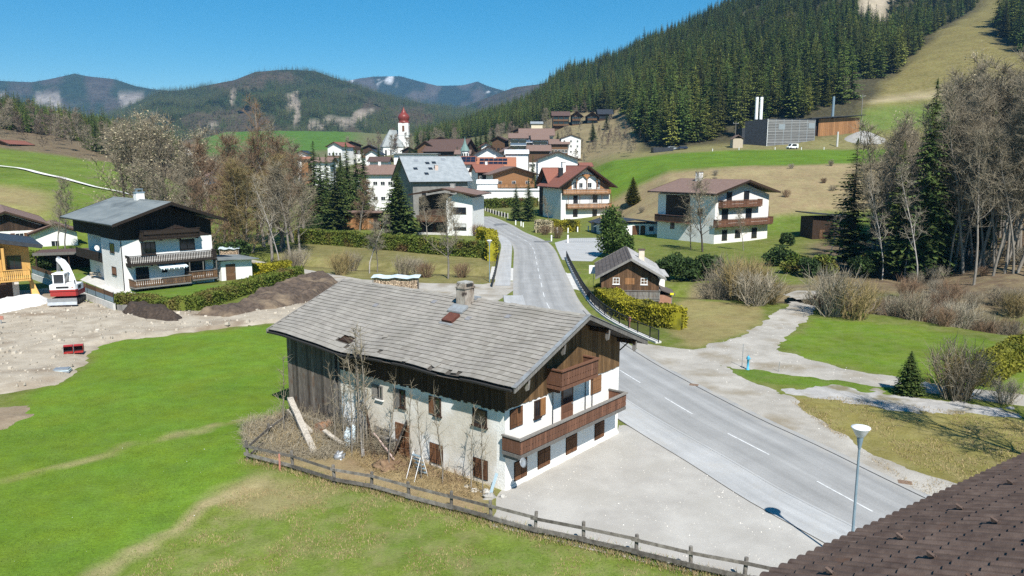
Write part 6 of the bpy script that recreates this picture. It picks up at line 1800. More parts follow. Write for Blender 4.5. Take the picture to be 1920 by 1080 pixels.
MB().prism([(5.9, 12.2), (8.6, 12.2), (7.25, 11.0)], 'y', -.52, -.34).build('gable_ornament', m_wood_orange, ch.root)
ch.chimney(4.2, 9, 1.0, 1.0, 11.5, 15.4, m_plaster_white, m_metal_dark); ch.chimney(2.8, 7.5, 1.2, .8, 11, 13.9, m_metal_dark)
cw = House('chalet_wing', 'side wing of the tall chalet with red-brown roof and dark boarded wall', 'house', 8.0, 224.0, RAD(-72.1), 9.0, 9.0, z=0)
cw.body(8.9, 13.2, m_wood_dark); cw.roof(9.2, 13.9, .9, .9, m_roof_red, .2); cw.window('R', 1.5, 4.2, 1.2, 1.5); cw.window('R', 4.5, 4.2, 1.2, 1.5)
fo = House('house', 'house with shallow brown roof, dark recessed balconies and white tower wall behind the hedge', 'house', -20.3, 161.88, RAD(-11.9), 12.25, 10.05, z=0)
fo.body(7.9, 9.0, m_plaster_white, x0=6.6, x1=12.25); fo.body(7.9, 8.6, m_wood_dark, y0=1.6, x0=0, x1=6.6, name='recessed_wall')
fo.roof(8.65, 9.95, 1.29, 1.5, m_roof_brown, .2)
fo.balcony('F', .0, 6.6, 3.0, .3, 1.1, m_wood_brown, m_wood_red, bw=.3, gap=.03, deep=False); fo.slab(0, 6.6, .2, 1.6, 2.85, 3.0, m_wood_brown, 'balcony_floor')
fo.slab(0, 6.6, .6, 1.6, -.3, .4, m_concrete, 'terrace')
for z in (1.2, 4.6): fo.window('F', 8.1, z, 2.8, 1.35, mf=m_frame_dark, bars=2, curtain=(z < 2))
for a in (1.0, 3.8): MB().box(a, a + 1.9, 1.57, 1.6, .5, 2.5).build('window', m_glass, fo.root)
fo.chimney(6.6, 5, .9, .9, 8.8, 10.6, m_stone)
bn = House('barn', 'big barn with a broad light grey roof and skylights above the village road', 'barn', -34.88, 229.47, RAD(-67.5), 19.48, 16.03, z=0)
bn.body(9.9, 16.6, mat('barn_grey_render', (.16, .155, .145), (.24, .23, .215), 1.2), zb=-1); bn.roof(10.14, 17.1, 1.0, 1.25, m_roof_lightgrey, .25)
def on_slope(hs, side, fr, y, w_, l_, m, nm, ze, zr, os_, h_=.08):
    x = -os_ + (hs.W / 2 + os_) * fr; z = ze + (zr - ze) * fr; sl = math.atan2(zr - ze, hs.W / 2 + os_)
    M = Matrix.Translation((hs.W - x if side else x, y, z)) @ Matrix.Rotation(sl if side else -sl, 4, 'Y')
    return MB().box(-l_ / 2, l_ / 2, -w_ / 2, w_ / 2, .004, h_, M=M).build(nm, m, hs.root)
for fr, y in ((.83, 3.2), (.5, 2.0), (.72, 6.2), (.74, 8.2), (.50, 6.4), (.88, 11.5), (.3, 4.6)): on_slope(bn, 1, fr, y, 1.2, 1.1, m_glass if (fr < .8) else m_metal_grey, 'skylight', 10.14, 17.1, 1.0)
c_ = bn.chimney(15.4, 8.0, .9, .9, 11.0, 14.6, mat('pink_render', (.5, .38, .32), (.56, .44, .38), 3)); bn.window('R', 2.5, 6.3, 1.2, 1.2, mf=m_frame_dark); bn.window('R', 12.5, 6.3, 1.6, 1.4)
for k in range(4): bn.window('R', 3.0 + k * 3, 3.0, 1.3, 1.3, mf=m_frame_dark)
ws = House('wooden_shed', 'open brown wooden shed between the hedges and the ivy-covered spruce', 'shed', *G(641, 431), RAD(3), 8.8, 5, z=0)
ws.body(2.8, 2.9, m_wood_orange, y0=.4); ws.slab(-.4, 9.4, -.8, 5.6, 3.9, 4.1, m_roof_brown, 'roof'); ws.slab(0, 9, .2, 5.2, 2.91, 3.89, m_wood_brown, 'fascia')
ws.slab(7.2, 8.7, .38, .4, .1, 2.6, m_frame_dark, 'doorway'); ws.boards('F', 1.0, 7.0, .1, lambda a: 2.7, m_wood_orange, .45, -.4, -.36, random.Random(6))
# ================================================================== THE VILLAGE
def zat(py, Y):
    d = ray(960, py); return CAMH + Y * d[2] / d[1]
def vh(label, px0, px1, Y, pe, pr, depth, mw, mr, long=False, tilt=0.0, os_=.9, of=1.0, name='house', rows=(), balc=(), wood=None, mwood=None, mf=None, chim=(), flat=False, style='plain', group=None):
    X0, X1 = XU(px0, Y), XU(px1, Y)
    if long:
        L, W = X1 - X0 - 2 * of, depth
        x, y, ang = X0 + of, Y + depth, RAD(-90 + tilt); ze, zr = zat(pe, Y - os_), zat(pr, Y + depth / 2); f = 'R'; span = L
    else:
        W, L = X1 - X0 - 2 * os_, depth
        x, y, ang = X0 + os_, Y, RAD(tilt); ze, zr = zat(pe, Y - of), zat(pr, Y - of); f = 'F'; span = W
    zb = min(gz(X0, Y), gz(X1, Y)) - .3
    h = House(name, label, 'house', x, y, ang, W, L, group, z=zb)
    ze -= zb; zr -= zb; sl = (zr - ze) / (W / 2 + os_)
    hw = ze + sl * os_ - .2
    if flat:
        h.body(ze - .05, ze - .04, mw, zb=-3); MB().box(-os_, W + os_, -of, L + of, ze, ze + .3).build('roof', mr, h.root)
    else:
        h.body(hw, zr - .25, mw, zb=-3); h.roof(ze, zr, os_, of, mr, .2)
    if wood is not None:
        zz = hw * wood
        if long: h.slab(W + .002, W + .07, -.02, L + .02, zz, hw, mwood or m_wood_dark, 'timber_storey')
        else:
            MB().prism([(-.02, zz), (W + .02, zz), (W + .02, hw - .02), (W / 2, zr - .28), (-.02, hw - .02)], 'y', -.07, -.002).build('timber_gable', mwood or m_wood_dark, h.root)
    for (zf, n, w_, h_) in rows:
        o = .07 if (wood is not None and zf > wood) else 0
        for k in range(n):
            a = span * (k + .5) / n - w_ / 2
            wi = h.window(f, a, hw * zf, w_, h_, style, mf or (m_frame_dark if mw is not m_plaster_white else m_frame_white), bars=1)
            if o: wi.location = {'F': (0, -.07, 0), 'R': (.07, 0, 0)}[f]
    for (zf, s0, s1) in balc: h.balcony(f, span * s0, span * s1, hw * zf, 1.2, 1.0, mwood or m_wood_brown, None, bw=.4, gap=.05, deep=False)
    for (fx_, fy_) in chim: h.chimney(W * fx_, L * fy_, .8, .8, ze, zr + .9, m_plaster_white)
    return h
P_, WB, WD = m_plaster_white, m_wood_brown, m_wood_dark
vh('brown timber chalet with wide gable and balcony above the white canopy', 916, 1013, 258, 327.5, 312.5, 14, P_, m_roof_brown, tilt=14, os_=1.5, of=1.6, wood=.52, mwood=m_wood_orange, rows=((.12, 4, 1.4, 1.4), (.58, 3, 1.3, 1.3)), balc=((.5, .02, .98),))
vh('flat white canopy and terrace building before the timber chalet', 893, 1014, 247, 357, 356, 7, P_, m_canvas, flat=True, os_=.4, of=.4, rows=((.1, 5, 1.8, 2.0),))
cv = vh('glazed white conservatory on the canopy roof left of the timber chalet', 893, 934, 251, 344, 337, 5, m_frame_white, m_canvas, long=True, os_=.3, of=.3, rows=((.45, 8, .75, 1.6),), mf=m_frame_white)
vh('white house with red-brown roof and chimney right of the big barn', 876, 937, 268, 323, 308, 10, P_, m_roof_red, long=True, tilt=16, rows=((.3, 4, 1.2, 1.3), (.7, 4, 1.1, 1.1)), wood=.62, chim=((.5, .45),))
so = vh('orange tiled house with dark solar panels on its roof', 886, 968, 286, 314, 295, 12, P_, m_roof_orange, long=True, rows=((.5, 4, 1.2, 1.2),), chim=((.5, .5),))
def panels(h, n, y0, ze, zr, os_):
    for k in range(n):
        for q in range(2): on_slope(h, 1, .42 + .33 * q, y0 + k * 1.75, 1.65, 1.9, m_solar, 'solar_panel', ze, zr, os_, .1)
_zb = so.root.location.z; panels(so, 6, 2.4, zat(314, 286 - .9) - _zb, zat(295, 286 + 6) - _zb, .9)
s2 = vh('low house with red-brown roof carrying solar panels behind the barn', 858, 893, 282, 308, 293, 10, P_, m_roof_red, long=True, rows=((.4, 3, 1.2, 1.2),)); _zb = s2.root.location.z; panels(s2, 3, 1.2, zat(308, 281) - _zb, zat(293, 287) - _zb, .9)
vh('white gabled inn with wide brown roof in the village centre', 880, 952, 306, 294, 273, 16, P_, m_roof_darkbrown, os_=1.6, of=1.5, rows=((.15, 6, 1.2, 1.4), (.62, 5, 1.1, 1.2)), balc=((.5, .1, .9),))
vh('large dark timber house with long brown roof behind the inn', 815, 900, 345, 284, 261, 16, WD, m_roof_darkbrown, long=True, tilt=-20, rows=((.3, 7, 1.2, 1.3), (.66, 7, 1.2, 1.2)), balc=((.55, .05, .95),))
vh('brown chalet with balconies between church and the large dark house', 779, 822, 350, 279, 264, 12, WB, m_roof_darkbrown, tilt=-12, os_=1.3, rows=((.15, 4, 1.2, 1.3), (.6, 4, 1.2, 1.2)), balc=((.5, .02, .98),))
vh('small gabled house peeping over the dark village roofs', 810, 846, 385, 262, 256, 10, WB, m_roof_darkbrown, rows=((.5, 3, 1.1, 1.2),))
# more roofs stacked up behind one another
vh('white gabled house with brown roof below the hotel terrace', 940, 972, 322, 285, 275, 10, P_, m_roof_brown, tilt=10, os_=1.1, rows=((.2, 3, 1.2, 1.3), (.6, 3, 1.2, 1.2)), balc=((.52, .05, .95),))
vh('brown timber chalet left of the hotel, above the inn', 918, 952, 358, 264, 255, 12, WB, m_roof_darkbrown, tilt=-8, os_=1.3, rows=((.15, 3, 1.2, 1.3), (.6, 3, 1.2, 1.2)), balc=((.5, .02, .98),))
vh('white chalet with red roof behind the inn gable', 898, 926, 340, 276, 267, 11, P_, m_roof_red, tilt=6, os_=1.2, rows=((.2, 3, 1.2, 1.3), (.6, 3, 1.2, 1.2)), balc=((.52, .05, .95),))
vh('white house with brown roof between barn roof and inn', 852, 884, 318, 289, 281, 10, P_, m_roof_brown, long=True, rows=((.3, 4, 1.2, 1.2),), chim=((.5, .4),))
vh('dark chalet under the trees left of the timber hotel', 958, 990, 410, 246, 239, 11, WD, m_roof_darkbrown, os_=1.2, rows=((.2, 3, 1.2, 1.3), (.6, 3, 1.2, 1.2)))
vh('white annexe with flat roof before the tower block', 1030, 1062, 322, 287, 286, 8, P_, m_roof_lightgrey, flat=True, rows=((.3, 4, 1.6, 1.4),))
vh('small white house with red roof right of the white hall', 1086, 1112, 262, 312, 305, 9, P_, m_roof_red, long=True, os_=.7, of=.7, rows=((.3, 3, 1.1, 1.2),))
vh('white chalet with dark roof before the church tower', 752, 784, 395, 283, 275, 11, P_, m_roof_darkbrown, tilt=8, rows=((.2, 3, 1.2, 1.3), (.6, 3, 1.2, 1.2)), wood=.55)
vh('brown roofed house low behind the long brown roof', 690, 732, 300, 303, 294, 10, P_, m_roof_darkbrown, long=True, rows=((.3, 4, 1.2, 1.2),))
vh('white house with brown roof behind the spruce clump', 585, 625, 300, 304, 295, 10, P_, m_roof_brown, long=True, rows=((.3, 4, 1.2, 1.2),))
# small tower with green spire
tw_ = thing('spire_tower', 'small white stair tower with pointed green copper spire beside the inn', 'tower', (XU(872.5, 304), 304, gz(XU(872.5, 304), 304) - .3)); zb = tw_.location.z
hb = zat(283, 304) - zb
MB().lathe([(1.55, -2), (1.55, hb)], n=8, smooth=False).build('shaft', P_, tw_); MB().lathe([(2.0, hb), (1.5, hb + 1.0), (.7, hb + 2.6), (.25, hb + 4.2), (.03, hb + 5.6)], n=8, smooth=False).build('spire', m_green_copper, tw_)
for a in (-2.2, -1.57, -.9):
    o = MB().box(-.3, .3, 1.5, 1.58, hb - 2.2, hb - .9).build('window', m_glass, tw_); o.rotation_euler = (0, 0, a - math.pi / 2)
# hotel blocks
m_glassrail = mat('blue_glass_balustrade', (.07, .11, .17), (.10, .15, .22), 2, rough=.15, spec=.6)
def hotel(label, px0, px1, Y, pe, pr, depth, floors, mr, tilt=0, mw=P_, glass=True):
    h = vh(label, px0, px1, Y, pe, pr, depth, mw, mr, long=True, tilt=tilt, name='hotel', os_=1.3); h.root['category'] = 'hotel'
    ze = zat(pe, Y - 1.3) - h.root.location.z; L = h.L; fh_ = 2.75
    for k in range(floors):
        z = ze - .4 - fh_ * (k + 1)
        if z < 0: break
        n = max(2, int(L / 3.2))
        for q in range(n):
            a = L * q / n; h.fbox(MB(), 'R', a + .25, a + L / n - .25, z + .15, z + 2.3, .003, .03).build('window', m_glass, h.root)
            h.fbox(MB(), 'R', a - .08, a + .08, z - .1, z + fh_ - .1, .03, 1.4).build('partition', m_frame_dark if glass else mw, h.root)
        h.fbox(MB(), 'R', 0, L, z - .18, z, .003, 1.5).build('balcony_slab', m_white_paint if glass else m_wood_brown, h.root)
        h.fbox(MB(), 'R', 0, L, z + .02, z + .95, 1.44, 1.5).build('balustrade', m_glassrail if glass else m_wood_brown, h.root)
    return h
hotel('modern hotel block with blue glass balconies, left wing', 953, 991, 352, 259, 250, 12, 4, m_roof_brown)
hotel('upper hotel block with brown roof behind the glass balconies', 972, 1040, 372, 254, 241, 14, 4, m_roof_brown)
hotel('middle hotel wing with glass balconies left of the white tower block', 995, 1030, 346, 262, 253, 9, 3, m_roof_brown)
vh('hotel wing with brown roof right of the glass balconies', 1028, 1068, 336, 270, 261, 10, P_, m_roof_brown, long=True, rows=((.2, 5, 1.2, 1.3), (.6, 5, 1.2, 1.3)), wood=.5, mwood=WB)
vh('low brown roofed hotel wing above the white hall', 987, 1034, 318, 283, 272, 10, P_, m_roof_brown, long=True, rows=((.3, 6, 1.2, 1.3),), wood=.5, mwood=WB)
tb_ = vh('white hotel tower block with few small windows', 1050, 1089, 338, 259, 252, 12, P_, m_roof_darkbrown, os_=.3, of=.4, rows=((.2, 3, .9, 1.0), (.42, 3, .9, 1.0), (.64, 3, .9, 1.0), (.84, 3, .9, 1.0)), name='hotel'); tb_.root['category'] = 'hotel'
vh('white hall with dark brown low gable and plain panelled front', 1001, 1090, 268, 300, 283.5, 20, P_, m_roof_darkbrown, os_=1.4, of=1.2, rows=((.12, 4, 2.6, 1.0),))
vh('white pavilion with glazed front beside the hall', 946, 992, 297, 288, 281, 10, P_, m_canvas, long=True, rows=((.2, 8, 1.1, 2.0),), os_=.6, of=.4)
hl = hotel('wide timber hotel on the slope under the forest, left gable', 1033, 1068, 480, 217, 209, 12, 2, m_roof_darkbrown, glass=False, mw=m_wood_brown)
vh('middle gable of the timber hotel under the forest', 1066, 1092, 478, 218, 208, 14, m_wood_brown, m_roof_darkbrown, os_=1.8, of=1.8, rows=((.2, 4, 1.6, 1.6), (.6, 4, 1.6, 1.6)), balc=((.5, 0, 1),), name='hotel')
vh('right gable of the timber hotel under the forest', 1094, 1122, 478, 219, 209, 14, m_wood_brown, m_roof_darkbrown, os_=1.8, of=1.8, rows=((.2, 4, 1.6, 1.6), (.6, 4, 1.6, 1.6)), balc=((.5, 0, 1),), name='hotel')
vh('dark rear wing of the timber hotel beside the forest edge', 1118, 1148, 486, 214, 205, 12, WD, m_roof_black, long=True, rows=((.4, 5, 1.6, 1.6),), name='hotel')
vh('small cream house at the foot of the timber hotel', 994, 1018, 455, 232, 228, 9, mat('cream_wall', (.62, .54, .38), (.68, .6, .45), 2), m_roof_lightgrey, long=True, rows=((.4, 3, 1.3, 1.4),), os_=.5, of=.5)
vh('long brown roofed house left of the big barn', 663, 745, 240, 327, 309, 11, P_, m_roof_brown, long=True, rows=((.3, 5, 1.4, 1.3), (.7, 5, 1.4, 1.2)), chim=((.5, .22), (.5, .55)))
vh('grey flat roofed annexe behind the big barn', 735, 822, 262, 289, 286, 10, P_, m_roof_grey, flat=True, rows=((.4, 6, 1.4, 1.4),))
vh('white house with red-brown roof between the tall spruces and the church', 614, 650, 405, 275, 266, 12, P_, m_roof_red, tilt=-18, rows=((.2, 4, 1.2, 1.3), (.6, 4, 1.2, 1.3)), balc=((.5, .05, .95),))
vh('white chalet with dark roof left of the church, behind spruces', 640, 682, 420, 272, 264, 12, P_, m_roof_black, tilt=10, rows=((.2, 4, 1.2, 1.3), (.6, 4, 1.2, 1.3)), wood=.55)
vh('dark roofed chalet just left of the church choir', 676, 712, 400, 279, 271, 12, P_, m_roof_black, tilt=5, rows=((.12, 3, 1.3, 1.4), (.55, 3, 1.3, 1.3)), wood=.5, balc=((.5, .02, .98),))
vh('chalet with dark roof and white walls in front of the church', 684, 716, 380, 290, 280, 10, P_, m_roof_black, tilt=-6, rows=((.3, 3, 1.3, 1.4),))
vh('small white house with dark roof above an orange shed, left of the spruces', 557, 581, 330, 288, 282, 9, P_, m_roof_black, rows=((.3, 3, 1.1, 1.2),))
vh('orange brown shed below the small dark roofed house', 563, 584, 322, 298, 294, 6, m_wood_orange, m_roof_orange, long=True, rows=((.4, 2, 1, 1),))
vh('white farmhouse with dark roof alone on the far meadow', 592, 620, 880, 257, 250.5, 16, P_, m_roof_grey, long=True, rows=((.4, 5, 1.8, 1.8),))
vh('second farm building on the far meadow, right of the farmhouse', 618, 642, 900, 257, 251, 14, P_, m_roof_brown, long=True, rows=((.4, 4, 1.8, 1.8),))
vh('brown gabled farmhouse with white base on the left meadow edge', -8, 30, 262, 270, 262, 12, P_, m_roof_red, os_=1.3, rows=((.2, 4, 1.2, 1.2),), wood=.5, mwood=WB)
vh('pale house glimpsed through the bare trees on the left', 365, 395, 300, 331, 322, 9, P_, m_roof_brown, long=True, rows=((.4, 4, 1.2, 1.2),))
vh('pale house seen behind bare trees above the birch grove', 350, 372, 620, 276, 271, 12, P_, m_roof_brown, long=True, rows=((.4, 4, 1.4, 1.4),))
# ================================================================== CHURCH
cx_, cy_ = XU(760, 480), 480; zb = gz(cx_, cy_) - 1
cu = thing('church', 'white church with red onion dome tower and steep grey choir roof', 'church', (cx_, cy_, zb), 0)
def zc_(py): return zat(py, 480) - zb
mpp = 480 / FOCAL
hwid = 9.2 * mpp
MB().box(-hwid, hwid, -hwid, hwid, -3, zc_(231)).build('tower', P_, cu)
for a in range(4):
    o = MB().box(-.7, .7, hwid, hwid + .12, zc_(247), zc_(236)).build('belfry_window', m_wood_red, cu); o.rotation_euler = (0, 0, a * math.pi / 2)
MB().box(-hwid - .25, hwid + .25, -hwid - .25, hwid + .25, zc_(246) - 2.4, zc_(246) - 2.0).build('string_course', P_, cu)
on = MB(); pr = [(10.0, 231), (10.6, 229.5), (9.0, 228), (8.6, 226.5), (9.8, 224), (10.6, 221), (10.2, 217.5), (8.2, 214.5), (5.6, 212.4), (4.4, 210.5), (4.0, 209), (2.6, 206.5), (1.2, 204), (.5, 201)]
on.lathe([(r * mpp, zc_(p)) for r, p in pr], n=20); on.build('onion_dome', m_copper, cu)
b = MB(); zt = zc_(201); b.tube([(0, 0, zt - .3), (0, 0, zt + 2.6)], .09, 6); b.box(-.55, .55, -.07, .07, zt + 1.6, zt + 1.8); b.build('cross', m_metal_dark, cu)
# choir and nave: polygon plan with a steep hipped roof
nx0, nx1 = XU(714, 470) - cx_, XU(757, 470) - cx_
zE, zR = zc_(276), zc_(243.5)
pl = [(nx0 + 2.5, -12), (nx0 + 8.5, -12), (nx1, -8), (nx1, 16), (nx0, 16), (nx0, -8)]
MB().prism(pl, 'z', -3, zE).build('nave_wall', P_, cu)
r0, r1 = (nx0 + 5.0, -3.5), (nx0 + 8.6, 14)
pe = [(nx0 + 2.2, -12.6), (nx0 + 8.8, -12.6), (nx1 + .5, -8.2), (nx1 + .5, 16.3), (nx0 - .5, 16.3), (nx0 - .5, -8.2)]
b = MB(); A_, B_ = (nx0 + 5.4, -4.0, zR), (nx0 + 9.6, 12, zR); E3 = [(x, y, zE) for x, y in pe]
for f in ((E3[0], E3[1], A_), (E3[1], E3[2], A_), (E3[2], E3[3], B_, A_), (E3[3], E3[4], B_), (E3[4], E3[5], A_, B_), (E3[5], E3[0], A_)): b.face(f)
b.face(E3[::-1]); b.build('nave_roof', m_shingle_grey, cu)
for q in (nx0 + 3.6, nx0 + 6.6): MB().box(q, q + 1.0, -12.06, -12.001, zE - 6, zE - 2).build('nave_window', m_glass, cu)
# ================================================================== HEATING PLANT ON THE BENCH
Yp = 300
pl_ = thing('heating_plant', 'dark cubic heating plant building with pale slatted side and twin white flues', 'plant building', (XU(1432, Yp), Yp, zat(276, Yp) - .3)); zb = pl_.location.z; mp = Yp / FOCAL
X_ = lambda px, Y=Yp: XU(px, Y) - pl_.location.x
Z_ = lambda py, Y=Yp: zat(py, Y) - zb
MB().hexa([(X_(1400), 6, -3), (0, 0, -3), (X_(1521, 307), 7, -3), (X_(1500, 316), 16, -3), (X_(1400), 6, Z_(226)), (0, 0, Z_(222.5)), (X_(1521, 307), 7, Z_(223, 307)), (X_(1500, 316), 16, Z_(223, 316))]).build('wall', m_roof_black, pl_)
MB().box(X_(1389, 304), X_(1401, 304), 6, 14, -3, Z_(240, 306)).build('side_block', m_roof_black, pl_)
a, c_ = Vector((.12, -.12, 0)), Vector((X_(1520, 307), 6.85, 0)); d = c_ - a; dn = Vector((d.y, -d.x, 0)).normalized()
nS = 18; zt = Z_(223.5); m_slat = mat('grey_larch_slats', (.16, .16, .16), (.26, .255, .25), 2, (.5, .5, 6), vary=.2)
for k in range(nS):
    z0, z1 = zt * k / nS, zt * (k + .72) / nS
    p, q = a + dn * .04, c_ + dn * .04; p2, q2 = a + dn * .12, c_ + dn * .12
    MB().hexa([(p.x, p.y, z0), (p2.x, p2.y, z0), (q2.x, q2.y, z0), (q.x, q.y, z0), (p.x, p.y, z1), (p2.x, p2.y, z1), (q2.x, q2.y, z1), (q.x, q.y, z1)]).build('slat', m_slat, pl_)
for k in range(7):
    t = k / 6; p = a.lerp(c_, t) + dn * .14; MB().box(p.x - .08, p.x + .08, p.y - .05, p.y + .05, 0, zt + .1).build('upright', m_metal_grey if k else m_white_paint, pl_)
for t, zc2 in ((.23, 238), (.86, 235)):
    p = a.lerp(c_, t) + dn * .15; q = a.lerp(c_, t + .13) + dn * .15; z0 = Z_(zc2 + 5, 303)
    MB().hexa([(p.x, p.y - .05, z0), (q.x, q.y - .05, z0), (q.x, q.y + .05, z0), (p.x, p.y + .05, z0), (p.x, p.y - .05, z0 + 2), (q.x, q.y - .05, z0 + 2), (q.x, q.y + .05, z0 + 2), (p.x, p.y + .05, z0 + 2)]).build('panel', m_metal_grey, pl_)
for px in (1411, 1419.5):
    b = MB(); b.tube([(X_(px, 306), 6, Z_(224, 306)), (X_(px, 306), 6, Z_(182, 306))], .62, 12); b.tube([(X_(px, 306), 6, Z_(186, 306)), (X_(px, 306), 6, Z_(185, 306))], .68, 12); b.build('flue', m_white_paint, pl_)
wh = thing('wood_hall', 'orange brown timber hall with flat dark roof beside the heating plant', 'hall', (XU(1527, 312), 312, zat(250, 312) - .5)); zb = wh.location.z; X2 = lambda px: XU(px, 312) - wh.location.x
h0, h1 = zat(223, 312) - zb, zat(220, 312) - zb; xe = X2(1603)
for k in range(22): MB().box(xe * k / 22 + .02, xe * (k + 1) / 22 - .02, 0, .12, -2, h0 + (h1 - h0) * k / 22).build('board', m_wood_orange, wh)
MB().box(.1, xe - .1, .13, 11, -2, h0).build('wall', m_wood_brown, wh); MB().prism([(-3.4, h0 + .05), (xe + 1.6, h1 + .75), (xe + 1.6, h1 + 1.0), (-3.4, h0 + .4)], 'y', -1.6, 12.5).build('roof', m_roof_black, wh)
MB().box(-3.0, -.2, 1, 10, -2, h0 - .1).build('open_bay', m_frame_dark, wh)
fx_, fy_ = XU(1552, 322), 322; fz = gz(fx_, fy_)
b = MB(); b.tube([(0, 0, -2), (0, 0, zat(181, 322) - fz)], .52, 12); tag(b.build('flue_stack', m_metal_blue, None, (fx_, fy_, fz)), 'single blue grey flue stack behind the timber hall', 'flue')
def pole(px, py0, py1, Y, label, cross=True, m=m_wood_grey, r=.14):
    x, y = XU(px, Y), Y; z = gz(x, y); t = thing('power_pole', label, 'pole', (x, y, z)); h = zat(py1, Y) - z
    MB().tube([(0, 0, -1), (0, 0, h)], [r * 1.2, r], 8).build('mast', m, t)
    if cross:
        MB().box(-1.0, 1.0, -.08, .08, h - 1.0, h - .85).build('crossarm', m, t)
        for q in (-.9, 0, .9): MB().tube([(q, 0, h - .85), (q, 0, h - .55)], .06, 6).build('insulator', m_white_paint, t)
    return t
pole(1605, 215, 176, 312, 'wooden power pole with crossarm at the right end of the timber hall')
pole(1374, 272, 227, 298, 'wooden power pole with crossarm left of the heating plant')
pole(1564, 270, 247, 296, 'plain pale post in front of the timber hall', False, m_concrete, .35)
pole(1607, 270, 246, 296, 'plain dark post before the white gravel cone', False, m_wood_grey, .2)
pole(1, 330, 280, 205, 'thin pale pole at the left edge of the meadow path', False, m_white_paint, .12)
gx_, gy_ = XU(1606, 310), 310; gzz = gz(gx_, gy_)
b = MB(); b.lathe([(10.5, -2.0), (8.6, .1), (5.6, 1.5), (2.6, 2.9), (1.0, 3.4), (.2, 3.5)], n=26); tag(b.build('gravel_cone', m_stone, None, (gx_, gy_ - 2, zat(262, 308))), 'cone of white gravel beside the timber hall', 'gravel heap')
x, y = XU(1381, 297), 297; t = thing('small_hut', 'small pale wooden hut left of the heating plant', 'hut', (x, y, gz(x, y)))
MB().box(-2.2, 1.6, 0, 4, -.5, 3.6).build('wall', m_wood_pale, t); MB().prism([(-2.6, 3.4), (-.3, 5.0), (2.0, 3.4), (-.3, 4.8)], 'y', -.4, 4.4).build('roof', m_roof_brown, t)
def car(name, label, px, Y, rot, m, van=False):
    x = XU(px, Y); t = thing(name, label, 'van' if van else 'car', (x, Y, gz(x, Y) + .05), rot, None)
    h = 1.95 if van else 1.45
    prof = [(-2.1, .35), (2.15, .35), (2.2, .8), (1.5, 1.0), (.9, h), (-2.05, h), (-2.15, .8)] if van else [(-2.1, .35), (2.15, .35), (2.2, .75), (1.2, .95), (.5, h), (-1.3, h), (-2.0, .98), (-2.2, .8)]
    MB().prism(prof, 'y', -.85, .85).build('body', m, t)
    for s_ in (-.87, .85): MB().prism([(-1.4, 1.0), (1.0, 1.0), (.6, h - .12), (-1.2, h - .12)], 'y', s_, s_ + .02).build('side_window', m_glass, t)
    MB().hexa([(1.48, -.7, 1.02), (1.5, -.7, 1.0), (1.5, .7, 1.0), (1.48, .7, 1.02), (.93, -.7, h - .08), (.97, -.7, h - .08), (.97, .7, h - .08), (.93, .7, h - .08)]).build('windscreen', m_glass, t)
    for q in (-1.35, 1.35):
        for s_ in (-.88, .72): MB().tube([(q, s_, .33), (q, s_ + .16, .33)], .33, 12).build('wheel', m_black, t)
    for s_ in (-.6, .45): MB().box(2.2, 2.22, s_, s_ + .18, .6, .75).build('headlight', m_frame_white, t)
    return t
car('delivery_van', 'small white van parked before the heating plant', 1481, 291, RAD(200), m_white_paint, True)
car('parked_car', 'silver car at the forest edge, left of the dark car', 1258, 306, RAD(5), m_metal_grey)
car('parked_car', 'dark blue car parked at the forest edge', 1276, 306, RAD(185), mat('dark_blue_paint', (.02, .03, .06), rough=.3))
car('parked_car', 'light car standing behind the tall conifers near the village path', 597, 190, RAD(20), m_white_paint)
for k, px in enumerate((1333, 1382, 1449, 1498, 1540, 1663)):
    x, y = XU(px, 287), 287; z = gz(x, y); b = MB(); b.tube([(0, 0, -.3), (0, 0, .95)], .14, 8)
    tag(b.build('marker_post', m_white_paint, None, (x, y, z)), 'white road marker post along the lane on the green bench', 'marker post', 'white marker posts on the bench')
# dark stone trough / culvert at the left end of the bench
x, y = XU(1237, 300), 300
b = MB(); b.hexa([(-2.6, 0, -1), (4.4, 0, -1), (4.4, 6, -1), (-2.6, 6, -1), (-3, 0, 2.4), (5, 0, 2.4), (5, 6, 2.6), (-3, 6, 2.6)]); tag(b.build('loading_ramp', m_roof_black, None, (x, y, gz(x, y) - .6)), 'dark boxed ramp at the left end of the green bench', 'ramp')
# hut in the wood on the right
wk = House('garden_hut', 'dark low hut with lean-to roof behind the trees beyond the stream', 'hut', *G(1522, 452), RAD(6), 9, 5, z=0)
wk.body(4.6, 4.7, m_wood_dark); MB().prism([(-.9, 5.6), (9.8, 4.7), (9.8, 4.5), (-.9, 5.4)], 'y', -1, 5.8).build('roof', m_roof_black, wk.root); wk.window('F', 5.5, 1.5, 1.6, 1.4, mf=m_frame_dark); wk.door('F', 1.5, 0, 1.1, 2.2, m_wood_brown, glass=False)
wk2 = House('garden_hut', 'orange boarded hut with pale roof edge between the bare trunks on the right', 'hut', *G(1655, 455), RAD(3), 11, 5, z=0)
wk2.body(4.3, 4.4, m_wood_dark); wk2.slab(-.5, 11.6, -.9, 5.6, 4.5, 4.75, m_metal_grey, 'roof'); wk2.boards('F', 7.4, 11, .2, lambda a: 4.2, m_wood_orange, .4, .003, .05, random.Random(3)); wk2.window('F', 2.0, 1.4, 2.2, 1.8, mf=m_frame_dark, bars=2)
